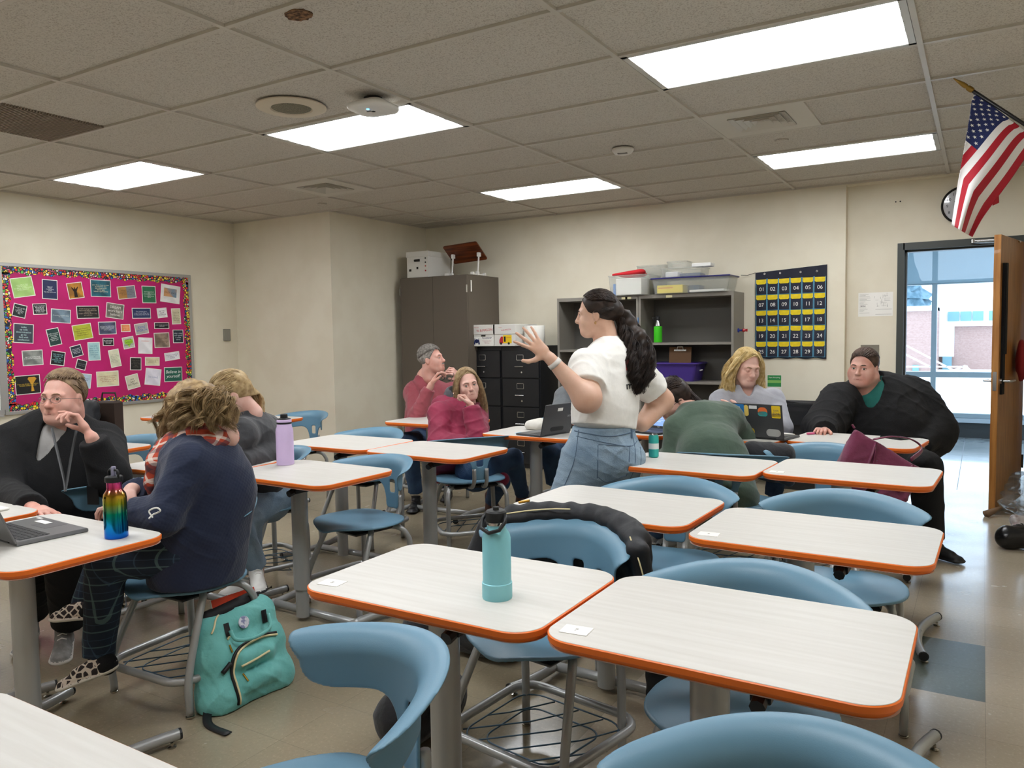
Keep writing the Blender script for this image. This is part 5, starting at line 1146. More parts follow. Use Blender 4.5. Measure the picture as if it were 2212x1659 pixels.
def decal_grid(name, target, o, x, y, w, h, m, par, off=.0015, nx=10, ny=10, inside=None):
    x = unit(x); y = unit(np.array(y)-x*np.dot(y, x)); n = np.cross(x, y); o = np.array(o); V = drape(target, [o+x*(w*(i/nx-.5))+y*(h*(j/ny-.5)) for i in range(nx+1) for j in range(ny+1)], -n, off, skip=False)
    F = [(i*(ny+1)+j, (i+1)*(ny+1)+j, (i+1)*(ny+1)+j+1, i*(ny+1)+j+1) for i in range(nx) for j in range(ny) if inside is None or inside((i+.5)/nx-.5, (j+.5)/ny-.5)]
    return meshobj(name, [tuple(v) for v in V], F, m, par, True)
def person(label, base): return empty('person', label, 'person', tuple(base), group='people in the classroom')
def settle(root):
    """children were modelled in world space: move them under the root without shifting"""
    bpy.context.view_layer.update(); inv = Matrix.Translation(root.location).inverted()
    for c in root.children: c.matrix_local = inv @ c.matrix_local
    bpy.context.view_layer.update()
cloth = lambda key, c, c2=None, b=.25, bs=60, rough=.85, sheen=.2: mat(key, c, rough, c2=c2 or c, scale=8, bump=b, bscale=bs, sheen=sheen)
M_denimL = mat('denim_light', '8ea3b4', .8, c2='6c8398', scale=6, det=6, fac=(.35, .7), bump=.3, bscale=160); M_denimD = mat('denim_dark', '35506f', .8, c2='294161', scale=8, bump=.3, bscale=160)
M_blk = cloth('black_fleece', '101012', '151517', .25, 160, .95, .0); M_blkp = cloth('black_trousers', '0c0c0e', '09090b', .15, 90, .9, .0)
# ---------------------------------------------------------------- standing teacher
def teacher():
    g = person('standing woman in white t-shirt and light jeans with long dark curly ponytail, arm raised', (J(1300, 985, 4.0)[0], J(1300, 985, 4.0)[1], 0)); h = Head(J(1289, 678, 4.0), -104, -4, 2, .97)
    sk = SK['tan']; b = S(); h.add(b)
    nk = J(1312, 748, 4.02); shL, shR = J(1268, 792, 3.88), J(1372, 796, 4.14); elL, wrL = J(1268, 862, 3.74), J(1189, 775, 3.70); elR, wrR = J(1428, 866, 4.32), J(1388, 915, 4.2)
    bf = D_(-112)
    b.cap(h.P(0, -.03, -.06), nk, .053, .062, .02).cap(nk, J(1316, 800, 4.02), .06, .13, .05, n=bf, fl=1.3)
    b.cap(nk, shL, .05, .05, .04).cap(nk, shR, .05, .05, .04).cap(shL, elL, .068, .062, .03).cap(elL, wrL, .060, .028, .02).ell(elL+ZZ*.01, (.064, .064, .064), k=.04).cap(shR, elR, .07, .07, .03).cap(elR, wrR, .068, .045, .02)
    hd = unit(J(1144, 733, 3.68)-wrL); hand(b, wrL+hd*.02, hd, unit(HF*.9-HR*.4), unit(-HR*.5-ZZ*.9), (-.05, .02, .12, .2), 1.0, (1.5, .1), .34)
    sdfobj('body', b, [sk, LIP], g, .0065, [h.box(), hbox(wrL, hd, 1.05)])
    h.eyes(g, '3b2a20', brow='231a17')
    # t-shirt
    t = S(); ch, be, he = J(1318, 806, 4.02), J(1308, 868, 4.0), J(1304, 920, 3.99)
    t.cap(ch, be, .195, .212, .04, n=bf, fl=1.35).cap(be, he, .21, .212, .05, n=bf, fl=1.32, flat=1).cap(nk-ZZ*.02, ch, .085, .18, .05, n=bf, fl=1.35).cap(shL, shR, .075, .075, .05).cap(ch+bf*.06+ZZ*.0, ch+bf*.09-ZZ*.05, .1, .11, .06)
    uL = shL+(elL-shL)*.66; uR = shR+(elR-shR)*.62
    t.cap(shL, uL, .088, .094, .03, flat=1).cap(shR, uR, .085, .088, .03, flat=1)
    t.folds(.007, 12, 2, (1, 1, 1.1)).folds(.003, 26, 7, (.8, .8, 1.4)).cap(nk-ZZ*.045, nk+ZZ*.1+bf*.02, .062, .075, .006, sub=1)
    ts = sdfobj('t_shirt', t, cloth('white_cotton', 'e9e7e2', 'e2e0da', .12, 40), g, .006)
    # jeans
    j = S(); hp = J(1293, 985, 3.99); kL, kR = J(1222, 1085, 3.9), J(1338, 1090, 4.08); aL = A3(kL[0]-.01, kL[1]-.02, .09); aR = A3(kR[0]+.02, kR[1]+.05, .09)
    j.cap(J(1306, 918, 3.99), hp, .193, .205, .05, n=bf, fl=1.28).ell(hp-bf*.07-ZZ*.01+HR*.02, (.15, .15, .125), k=.07).cap(J(1262, 1000, 3.92), kL, .125, .085, .06).cap(J(1330, 1000, 4.06), kR, .125, .085, .05).cap(kL, aL, .083, .058, .03, flat=1).cap(kR, aR, .083, .058, .03, flat=1)
    j.folds(.007, 16, 5, (1, 1, 1.3)).plane(J(1306, 917, 3.99), ZZ)
    je = sdfobj('jeans', j, M_denimL, g, .0065)
    j2 = mat('denim_seam', '53677c', .85)
    V = drape(je, [J(x, y, 4.0) for x, y in spline([(1282, 955), (1281, 1018), (1283, 1020), (1302, 1032), (1338, 1020), (1344, 1016), (1350, 962), (1346, 958), (1283, 953)], 4)], CF, .001)
    MB().tube([tuple(v) for v in V], .0022, 5).build('back_pocket', j2, je); 
    for nm, L_ in (('waist_seam', [(1222, 925), (1262, 932), (1310, 937), (1360, 930), (1388, 920)]), ('yoke_seam', [(1240, 938), (1300, 950), (1357, 958), (1385, 930)]), ('center_seam', [(1358, 928), (1362, 958), (1360, 1000), (1350, 1040)]), ('side_seam', [(1245, 925), (1233, 990), (1212, 1045)]), ('right_pocket', [(1376, 962), (1374, 1000), (1366, 1012)])):
        V = drape(je, [J(x, y, 4.0) for x, y in spline(L_, 5)], CF, .001); MB().tube([tuple(v) for v in V], .0018 if nm != 'waist_seam' else .003, 5).build(nm, j2, je)
    bl = MB()
    for x, y in ((1268, 920), (1357, 925)): V = drape(je, [J(x, y, 4.0), J(x, y+18, 4.0)], CF, .004); bl.tube([tuple(v) for v in V], .006, 6)
    bl.build('belt_loops', j2, je)
    # print and word on the shirt back
    for c, px, py, w, hh in (('d8434e', 1351, 785, .035, .06), ('e0694a', 1357, 806, .03, .035)): decal_grid('red_print', ts, J(px, py, 4.0), HR, ZZ, w, hh, mat('shirt_'+c, c, .7), ts, .0012, 4, 6)
    wd_ = text('lettering', 'magma', .055, Matrix.Identity(4), mat('shirt_ink', '2a2a30', .7), None, 0, offset=.0006); o = J(1374, 831, 4.0); xd = unit(HR+HF*.25+ZZ*.06); yd = unit(ZZ-HR*.05)
    P = drape(ts, [o+xd*v.co.x+yd*v.co.y for v in wd_.data.vertices], CF, .0018, skip=False)
    for v, p in zip(wd_.data.vertices, P): v.co = p
    wd_.parent = ts
    # watch, earring
    wd2 = unit(elL-wrL); MB().lathe([(.0305, -.012), (.034, -.011), (.035, .011), (.0315, .012)], n=28, caps=False, M=Matrix.Translation(wrL+wd2*.03) @ Vector(wd2).to_track_quat('Z', 'Y').to_matrix().to_4x4()).build('watch_band', mat('watch_grey', 'd5d0ca', .5), g, smooth=True)
    MB().tube([h.P(-.08, .0+.004*math.cos(t), -.046+.006*math.sin(t)) for t in np.linspace(0, 6.283, 13)[:-1]], .0012, 6, closed=True).build('earring', mat('gold', 'c9a04a', .25, 1), g)
    # hair
    hm = hairmat('hair_black', '1d1613', '33261f'); tie = (0, -.108, .025)
    hc = haircap(h, g, hm, ((0, .06, .06), (0, .88, -.47)), low=((0, .03, -.012), (0, .35, -.93)), extra=lambda s: s.cap(h.P(0, -.06, .0), h.P(0, -.1, .01), .05, .045, .03))
    rr = random.Random(2); st = [(math.sin(a)*.95, .55*math.cos(a)+.3, .55+.4*math.cos(a)) for a in np.linspace(-1.7, 1.7, 25)]; st += [(q*.8, .1, -.25) for q in (-1, 1)]+[(q*.5, -.3, -.5) for q in (-1, 1)]
    scalp(h, 'combed_hair', st, [(0, -1, .0)], 1200, hm, hc, r=.0009, lift=1.035)
    G0 = h.P(*tie); gd = [([G0, J(1352, 690, 4.05), J(1376, 730, 4.02), J(1388, 775, 3.93), J(1382, 815, 3.9), J(1378, 848, 3.9)], [.012, .035, .045, .05, .035, .012]), ([G0, J(1360, 705, 4.05), J(1392, 760, 4.02), J(1398, 800, 3.95), J(1390, 832, 3.92)], [.012, .03, .045, .04, .02]), ([G0, J(1345, 700, 4.0), J(1360, 750, 3.95), J(1368, 790, 3.88), J(1366, 820, 3.87)], [.012, .025, .035, .035, .02])]
    s = S(); s.chain([G0, J(1354, 694, 4.03), J(1378, 735, 4.0), J(1386, 780, 3.96), J(1381, 820, 3.93), J(1377, 845, 3.92)], [.022, .038, .046, .048, .034, .012], k=.03).noise(.007, 60, 8); pt = sdfobj('ponytail', s, hm, hc, .006)
    strands('curls', gd, 3600, hm, pt, .0008, .012, 20, .3, 4, 30, clump=150, cs=.005)
    MB().tube([G0+h.s*(h.r*.02*math.cos(t)+h.u*.026*math.sin(t)-h.f*.004) for t in np.linspace(0, 6.283, 17)[:-1]], .007, 8, closed=True).build('hair_tie', mat('tie_tan', 'b59a80', .6), hc, smooth=True)
    shoe(g, 'shoe', aL+A3(0, 0, -.09)+(-HF*0)-D_(-112)*.06, aL+A3(0, 0, -.09)+D_(-112)*.19, [mat('sneaker_white', 'e6e4df', .6), M_paper]); shoe(g, 'shoe', aR+A3(0, 0, -.09)-D_(-112)*.06, aR+A3(0, 0, -.09)+D_(-112)*.19, [MATS['sneaker_white'], M_paper])
    settle(g)
teacher()

def top(g, name, m, nk, sh, el, wr, ch, be, he, bf, rw, fl=1.35, rs=(.07, .058, .042), neck=(.06, .075), amp=.009, sd=1, cuff=1.0, hem=1, h=.0065, extra=None, slv=None, seat=None, vee=None):
    t = S(); t.cap(ch, be, rw[0], rw[1], .05, n=bf, fl=fl).cap(be, he, rw[1], rw[2], .06, n=bf, fl=fl, flat=hem).cap(np.array(nk)-ZZ*.02, ch, .08, rw[0]*.96, .06, n=bf, fl=fl).cap(sh[0], sh[1], rs[0]*.95, rs[0]*.95, .06)
    for i in range(2):
        if sh[i] is None or el[i] is None: continue
        e = np.array(wr[i]); a = np.array(el[i]); e2 = a+(e-a)*cuff
        t.cap(sh[i], el[i], rs[0], rs[1], .03).cap(el[i], e2, rs[1], rs[2], .02, flat=1)
    if extra: extra(t)
    t.folds(amp*.8, 12, sd, (1, 1, 1.1)).folds(amp*.3, 26, sd+9, (.9, .9, 1.3))
    t.cap(np.array(nk)-ZZ*.05, np.array(nk)+ZZ*.12, neck[0], neck[1], .006, sub=1)
    if vee is not None: t.cap(vee[0], vee[1], vee[2], vee[3], .012, sub=1)
    if seat is not None: t.plane(A3(0, 0, seat), -ZZ)
    return sdfobj(name, t, m, g, h)
def legs(g, name, m, hip, kn, an, bf, hr=.17, fl=1.3, r=(.098, .07, .052), waist=None, sd=3, amp=.007, h=.0065, spread=.085, seat=None):
    j = S(); hip = np.array(hip); sd_ = unit(np.cross(bf, ZZ)); j.cap(hip-ZZ*.0, hip+ZZ*.09, hr, hr*.92, .05, n=bf, fl=fl)
    for i in range(2):
        if kn[i] is None: continue
        q = (1, -1)[i]; o = hip+sd_*spread*q; j.cap(o, kn[i], r[0], r[1], .05).cap(kn[i], an[i], r[1], r[2], .02, flat=1)
    j.folds(amp, 15, sd)
    if seat is not None: j.plane(A3(0, 0, seat), -ZZ)
    return sdfobj(name, j, m, g, h)
def body(g, h, sk, nk, ch, sh, el, wr, hands, bf, r=(.05, .042, .028), nr=.055, chr_=.12, neckdown=None):
    b = S(); h.add(b); b.cap(h.P(0, -.03, -.06), nk, nr, nr+.006, .025).cap(nk, ch, nr+.008, chr_, .05, n=bf, fl=1.3)
    for i in range(2):
        if sh[i] is None: continue
        b.cap(np.array(nk)-ZZ*.045, np.array(sh[i])-ZZ*.015, .04, r[0]*.85, .03)
        if el[i] is not None: b.cap(sh[i], el[i], r[0], r[1], .03).cap(el[i], wr[i], r[1], r[2], .02)
    bx = [h.box()]
    for (w, d, n, t, kw) in hands: hand(b, w, d, n, t, **kw); bx.append(hbox(w, unit(d), 1.0))
    return sdfobj('body', b, [sk, LIP], g, .008, bx)
CHX = lambda o, r, f, u=0: o+r*0
def short_haired():
    g = person('short haired woman with glasses in black fleece jacket, hand raised to her chin', (-3.68, 2.02, 0)); h = Head(J(137, 860, 3.78), -6, 2, 0, 1.05, .006); bf = D_(4)
    nk = J(140, 930, 3.85); ch = J(122, 985, 3.88); be = J(118, 1060, 3.85); he = J(112, 1140, 3.85)
    sh = (J(22, 962, 3.8), J(222, 958, 3.9)); el = (J(8, 1072, 3.55), J(238, 1030, 3.58)); wr = (J(72, 1100, 3.14), J(198, 945, 3.50)); sk = SK['pink']
    d1 = J(112, 1112, 3.0)-wr[0]; d2 = J(170, 905, 3.50)-wr[1]
    body(g, h, sk, nk, ch, sh, el, wr, [(wr[0]+unit(d1)*.02, d1, -ZZ, HR+ZZ*.1, dict(curl=(.35, .35, .4, .4))), (wr[1]+unit(d2)*.025, d2, unit(-HR*.5-HF*.2+ZZ*.2), unit(-HR-ZZ*.6), dict(curl=(.35, .7, .9, 1.1), thumb=(.5, .6)))], bf, nr=.068, chr_=.15)
    h.eyes(g, '5b5a4a', look=(-.25, .0), brow='8a6b52'); h.glasses(g, '6b6460', .0011)
    col = lambda t: t.cap(nk-ZZ*.045, nk+ZZ*.02, .1, .088, .02, flat=1)
    tp = top(g, 'fleece_jacket', M_blk, nk, sh, el, wr, ch, be, he, bf, (.25, .26, .255), 1.3, (.1, .088, .058), (.075, .082), .009, 2, .93, extra=col, vee=(nk+bf*.10+ZZ*.02, ch+bf*.20-ZZ*.05, .055, .012))
    gs = S(); gs.cap(nk-ZZ*.01, ch, .085, .222, .05, n=bf, fl=1.27).cap(ch, be, .222, .225, .05, n=bf, fl=1.27).cap(nk-ZZ*.03, nk+ZZ*.12, .06, .075, .006, sub=1); gs = sdfobj('grey_shirt', gs, cloth('grey_tee', 'b3b1af', '9a9896', .1), g, .008)
    for q, L_ in enumerate(([(112, 925), (126, 985), (139, 1040), (141, 1062)], [(165, 930), (154, 985), (145, 1040), (141, 1062)])):
        V = [J(x, y, 3.60-.0012*(y-925)) for x, y in spline(L_, 6)]; MB().tube([tuple(v) for v in V], .006, 5, flat=.4).build('lanyard', M_cap, g)
    c = Vector((drape(tp, [J(143, 1092, 3.3)], HF, .02, 0.) or [J(143, 1092, 3.55)])[0]); M = Matrix.Translation(c); MB().box(-.028, .028, -.003, .003, -.042, .042, M @ Matrix.Rotation(math.radians(20), 4, 'Z')).build('badge_holder', mat('badge_black', '1a1a1c', .3), g)
    hm = hairmat('hair_short_brown', '7a6350', 'a08868'); hc = haircap(h, g, hm, ((0, .05, .075), (0, .8, -.6)), low=((0, -.02, -.03), (0, .75, -.66)), noise=.003)
    st = [(math.sin(a)*.9, .7*math.cos(a), .78) for a in np.linspace(-2.2, 2.2, 30)]; en = [(math.sin(a)*.45, -.35*math.cos(a)-.25, 1.0) for a in np.linspace(-2.2, 2.2, 30)]
    scalp(h, 'brushed_hair', st, en, 1500, hm, hc, r=.0010, lift=1.05, er=(.083, .102, .097), jit=.12)
    st = [(q*.95, -.1, .3) for q in (-1, 1)]+[(q*.8, -.5, -.1) for q in (-1, 1)]+[(0, -1, -.2)]; en = [(q*.9, -.35, -.35) for q in (-1, 1)]+[(q*.5, -.75, -.55) for q in (-1, 1)]+[(0, -.8, -.6)]
    scalp(h, 'side_hair', st, en, 700, hm, hc, r=.0011, lift=1.03, jit=.16, seed=8)
    kn = (J(62, 1190, 3.28), J(140, 1200, 3.28)); an = (J(70, 1318, 3.66), J(150, 1345, 3.42))
    legs(g, 'trousers', M_blkp, J(118, 1150, 3.85), kn, an, bf, .2, 1.2, (.1, .085, .07), seat=.47 if 0 else None)
    gm = [mat('sneaker_grey', '8f8e8c', .8, c2='7d7c7a', scale=40), mat('sole_white', 'cfccc6', .6)]
    shoe(g, 'sneaker', J(66, 1318, 3.70)*A3(1, 1, 0), J(70, 1372, 3.56)*A3(1, 1, 0)+A3(.03, -.0, 0)-HF*.12, gm, .046, hh=.07, laces=M_paper)
    a = J(140, 1345, 3.47); shoe(g, 'sneaker', A3(a[0], a[1], .06), A3(a[0], a[1], .0)+HR*.1-HF*.22+ZZ*.03, gm, .046, hh=.07, laces=M_paper)
    settle(g)
short_haired()
M_navyq = mat('navy_quilt', '1a2540', .8, c2='16203a', scale=6, sheen=.15)
def quilt(m, sc=55, st=.35):
    N, L, b = nodes_of(m); tc = N.new('ShaderNodeTexCoord'); mp = N.new('ShaderNodeMapping'); mp.inputs['Rotation'].default_value = (.8, .6, .5); L.new(tc.outputs['Object'], mp.inputs[0])
    v = N.new('ShaderNodeTexVoronoi'); v.inputs['Scale'].default_value = sc; v.inputs['Randomness'].default_value = .15; L.new(mp.outputs[0], v.inputs[0]); q = N.new('ShaderNodeBump'); q.invert = True; q.inputs['Strength'].default_value = st; q.inputs['Distance'].default_value = .01; L.new(v.outputs[0], q.inputs['Height']); L.new(q.outputs[0], b.inputs['Normal'])
quilt(M_navyq, 85, .16)
def plaid(key, base, l1, l2, px=.075, rot=(0, 0, 0), w=(.09, .05), rough=.85, axes=(0, 2)):
    m = mat(key, base, rough); N, L, b = nodes_of(m); tc = N.new('ShaderNodeTexCoord'); mp = N.new('ShaderNodeMapping'); mp.inputs['Rotation'].default_value = rot; L.new(tc.outputs['Object'], mp.inputs[0]); sp = N.new('ShaderNodeSeparateXYZ'); L.new(mp.outputs[0], sp.inputs[0])
    col = None; prev = N.new('ShaderNodeRGB'); prev.outputs[0].default_value = srgb(base); cur = prev.outputs[0]
    for ax_, off, wd, cl, al in ((axes[0], 0, w[0], l1, .6), (axes[1], 0, w[0], l1, .6), (axes[0], .5, w[1], l2, .55), (axes[1], .5, w[1], l2, .55)):
        a = N.new('ShaderNodeMath'); a.operation = 'MULTIPLY_ADD'; a.inputs[1].default_value = 1/px; a.inputs[2].default_value = off+20; L.new(sp.outputs[ax_], a.inputs[0]); f = N.new('ShaderNodeMath'); f.operation = 'FRACT'; L.new(a.outputs[0], f.inputs[0])
        c = N.new('ShaderNodeMath'); c.operation = 'LESS_THAN'; c.inputs[1].default_value = wd; L.new(f.outputs[0], c.inputs[0]); k = N.new('ShaderNodeMath'); k.operation = 'MULTIPLY'; k.inputs[1].default_value = al; L.new(c.outputs[0], k.inputs[0])
        x = N.new('ShaderNodeMix'); x.data_type = 'RGBA'; L.new(k.outputs[0], x.inputs[0]); L.new(cur, x.inputs[6]); x.inputs[7].default_value = srgb(cl); cur = x.outputs[2]
    L.new(cur, b.inputs['Base Color']); return m
def navy_woman():
    g = person('woman in navy quilted cardigan and plaid scarf seen from behind, legs crossed', (-2.68, 1.93, 0)); h = Head(J(418, 893, 3.04), -100, -38, 0, 1.0); bf = D_(-88); sk = SK['fair']
    nk = J(430, 958, 3.04); ch = J(438, 1020, 3.04); be = J(438, 1110, 3.05); he = J(425, 1225, 3.06)
    sh = (J(412, 1000, 2.90), J(405, 985, 3.24)); el = (J(352, 1118, 2.82), J(335, 1090, 3.22)); wr = (J(283, 1108, 2.84), J(285, 1058, 3.05)); d1 = J(262, 1100, 2.86)-wr[0]; d2 = J(262, 1078, 2.98)-wr[1]
    body(g, h, sk, nk, ch, sh, el, wr, [(wr[0]+unit(d1)*.01, d1, -ZZ, HF*1.0, dict(curl=(.5, .5, .6, .6))), (wr[1]+unit(d2)*.02, d2, -ZZ, -HF, dict(curl=(.5, .5, .6, .6)))], bf)
    tp = top(g, 'quilted_cardigan', M_navyq, nk, sh, el, wr, ch, be, he, bf, (.17, .178, .2), 1.12, (.078, .066, .052), (.05, .06), .009, 4, .96, extra=lambda t: t.cap(J(425, 1000, 3.04), J(480, 1060, 3.04), .13, .12, .08).cap(J(455, 1070, 3.04), J(448, 1180, 3.05), .12, .13, .07), seat=.462, hem=0)
    # scarf
    M_sc = plaid('scarf_plaid', 'b5452c', 'e6dfd2', '1d3344', .06, (.5, .4, .9), (.16, .32), axes=(0, 2)); s = S(); c0 = nk+ZZ*.012; ax_ = unit(ZZ+D_(-118)*.45); x_ = unit(np.cross(ax_, HF)); y_ = np.cross(ax_, x_)
    for k, (rr_, dz, tr) in enumerate(((.098, .0, .034), (.11, -.035, .036), (.09, .035, .028))):
        P = [c0+ax_*(dz+.012*math.sin(2*t+k))+rr_*(x_*math.cos(t)+y_*math.sin(t)*.9) for t in np.linspace(0, 6.283, 15)]; s.chain(P, [tr]*15, k=.012)
    P = [J(360, 965, 2.98), J(342, 1000, 2.95), J(335, 1040, 2.97), J(338, 1070, 3.0)]; s.chain(P, [.035, .04, .036, .025], k=.02); s.folds(.008, 40, 3)
    sdfobj('plaid_scarf', s, M_sc, g, .006)
    hm = hairmat('hair_honey', '7d6444', 'b59a70', 40); hc = haircap(h, g, hm, ((0, .055, .03), (0, .95, -.3)), extra=lambda s: s.ell(h.P(0, -.05, -.01), np.array([.09, .085, .1])*1.0, h.R, .04).ell(h.P(-.05, .0, -.03), (.05, .06, .07), k=.04).ell(h.P(.05, .0, -.03), (.05, .06, .07), k=.04), noise=.008)
    st = [(math.sin(a)*.3, .5-.8*k, 1) for k in (0, .5, 1) for a in (-.4, .4)]; 
    gd = []
    for (x0, y0, x1, y1, x2, y2, d0) in ((430, 845, 372, 880, 352, 940, 3.0), (440, 845, 400, 880, 375, 925, 2.93), (450, 848, 448, 880, 432, 915, 2.9), (455, 850, 487, 880, 494, 915, 2.93), (450, 845, 482, 868, 500, 905, 3.05), (430, 842, 390, 860, 352, 915, 3.12), (420, 845, 362, 900, 350, 960, 3.1), (450, 850, 470, 885, 470, 915, 2.9)):
        gd.append(([J(x0, y0, 3.02), J((x0+x1)/2, (y0+y1)/2-8, d0), J(x1, y1, d0), J(x2, y2, d0+.02)], [.012, .026, .034, .026]))
    strands('wavy_hair', gd, 4200, hm, hc, .0009, .018, 9, .3, 6, 24, clump=110, cs=.006)
    M_pl = plaid('plaid_trousers', '1a2738', '5f7a7c', '3f566a', .062, (0, 0, .5), (.08, .04))
    j = S(); hp = J(440, 1195, 3.06); kn = (J(232, 1205, 2.92), J(245, 1165, 3.12)); an = (J(213, 1412, 2.97), J(185, 1305, 3.16))
    j.ell(hp, (.17, .2, .11), k=.05).cap(J(420, 1195, 2.96), kn[0], .1, .075, .05).cap(kn[0], an[0], .075, .055, .03, flat=1).cap(J(420, 1180, 3.16), kn[1], .1, .075, .05).cap(kn[1], an[1], .07, .055, .03, flat=1).folds(.006, 15, 3).plane(A3(0, 0, .463), -ZZ, box=(hp-A3(.5, .5, .3), hp+A3(.5, .5, .3)) if 0 else None) if 0 else j.ell(hp, (.13, .16, .08), k=.05).cap(J(420, 1195, 2.96), kn[0], .092, .075, .05).cap(kn[0], an[0], .075, .055, .03, flat=1).cap(J(420, 1180, 3.16), kn[1], .092, .07, .05).cap(kn[1], an[1], .07, .055, .03, flat=1).folds(.006, 15, 3)
    sdfobj('plaid_trousers', j, M_pl, g, .0065)
    M_leo = mat('leopard_print', 'cdbfae', .8); N, L, b = nodes_of(M_leo); tc = N.new('ShaderNodeTexCoord'); v = N.new('ShaderNodeTexVoronoi'); v.feature = 'DISTANCE_TO_EDGE'; v.inputs['Scale'].default_value = 42; L.new(tc.outputs['Object'], v.inputs[0]); c = N.new('ShaderNodeMath'); c.operation = 'GREATER_THAN'; c.inputs[1].default_value = .12; L.new(v.outputs[0], c.inputs[0]); x = N.new('ShaderNodeMix'); x.data_type = 'RGBA'; x.inputs[6].default_value = srgb('d5c9b8'); x.inputs[7].default_value = srgb('2a2221'); L.new(c.outputs[0], x.inputs[0]); L.new(x.outputs[2], b.inputs['Base Color'])
    M_sol = mat('sole_cream', 'dcd6c8', .6); 
    for (hx_, tx_, ank, up) in ((J(258, 1448, 2.95), J(126, 1497, 2.93), an[0], None), (J(212, 1338, 3.12), J(108, 1345, 3.10), an[1], None)):
        o = shoe(g, 'slip_on_shoe', hx_, tx_, [M_leo, M_sol], .043, hh=.035); c_ = ank; s = S(); s.cap(c_, (np.array(hx_)*.8+np.array(tx_)*.2)+ZZ*.04, .04, .04, .01); sdfobj('sock', s, M_blkp, g, .006)
    MB().tube([tuple(v) for v in spline([J(330, 1118, 2.7), J(322, 1104, 2.7), J(338, 1097, 2.7), J(346, 1104, 2.7), J(330, 1112, 2.72), J(322, 1120, 2.7)], 5)], .003, 6).build('drawstring', M_paper, g)
    settle(g)
navy_woman()
def grey_jacket():
    g = person('blonde woman in charcoal jacket bent over the desk behind the navy cardigan', (-3.5, 3.02, 0)); h = Head(J(496, 852, 4.16), -58, -30, 0, 1.0, closed=True); bf = D_(-42); sk = SK['fair']
    nk = J(527, 905, 4.24); ch = J(540, 950, 4.32); be = J(552, 1010, 4.36); he = J(560, 1050, 4.4); sh = (J(520, 940, 4.1), J(575, 928, 4.45)); el = (J(470, 985, 3.98), J(572, 985, 4.22)); wr = (J(420, 990, 3.95), J(520, 998, 4.0))
    d = J(400, 992, 3.9)-wr[0]; body(g, h, sk, nk, ch, sh, el, wr, [(wr[0], d, -ZZ, HF, dict(curl=(.4, .5, .6, .6)))], bf, r=(.03, .03, .026), nr=.045, chr_=.09)
    top(g, 'charcoal_jacket', cloth('charcoal_shell', '38393c', '303134', .15, 60), nk, sh, el, wr, ch, be, he, bf, (.175, .185, .19), 1.25, (.085, .07, .05), (.05, .052), .01, 6, .95, extra=lambda t: t.cap(nk-ZZ*.03, nk+unit(h.c-nk)*.06, .09, .078, .02, flat=1))
    h.eyes(g, '5b6a70', closed=True, brow='8f7450')
    MB().tube([h.P(.08+.002, .002, -.035), h.P(.083, .004, -.04)], .004, 6).build('earring', MATS['gold'], g)
    hm = hairmat('hair_dark_blonde', '8e744e', 'b89f74', 40); hc = haircap(h, g, hm, ((0, .055, .05), (0, .9, -.43)), low=((0, .0, -.02), (0, .45, -.9)), extra=lambda s: s.cap(h.P(0, -.05, .02), J(545, 868, 4.28), .075, .055, .04).cap(J(545, 868, 4.28), J(566, 910, 4.34), .055, .03, .03), noise=.003)
    st = [(q*.3, .6-.5*k, 1) for k in (0, 1, 2) for q in (-.3, .3)]+[(q*.9, .35, .2) for q in (-1, 1)]; scalp(h, 'smooth_hair', st, [(0, -1, .0)], 900, hm, hc, r=.001, lift=1.03, jit=.18)
    strands('long_hair', [([h.P(0, -.08, .05), J(540, 855, 4.26), J(556, 880, 4.3), J(566, 912, 4.36)], [.04, .035, .025, .008]), ([h.P(0, -.08, .0), J(535, 870, 4.26), J(548, 895, 4.3), J(560, 915, 4.33)], [.04, .035, .02, .008])], 900, hm, hc, .001, 0, 1, .15, 7, 10)
    kn = (J(512, 1130, 4.02), J(535, 1120, 4.15)); an = (J(556, 1222, 4.16), J(548, 1232, 4.3)); legs(g, 'jeans', M_denimL, J(575, 1065, 4.42), kn, an, bf, .17, 1.2, (.095, .07, .05))
    nm = [mat('sneaker_white', 'e6e4df', .6), mat('sole_dark', '3b3b3c', .6)]; o = shoe(g, 'running_shoe', J(552, 1246, 4.2), J(562, 1288, 4.0), nm, .046, hh=.06, laces=M_paper, up=ZZ)
    s = S(); s.cap(an[0], J(556, 1250, 4.17), .036, .034, .01); sdfobj('ankle', s, sk, g, .006)
    decal_grid('shoe_swoosh', o, J(575, 1268, 4.1), HR, ZZ, .06, .014, M_cap, o, .001, 6, 2, lambda a, b: True); shoe(g, 'running_shoe', an[1]*A3(1, 1, 0)+A3(0, 0, .002), an[1]*A3(1, 1, 0)+D_(-50)*.2, nm, .046, hh=.06)
    settle(g)
grey_jacket()

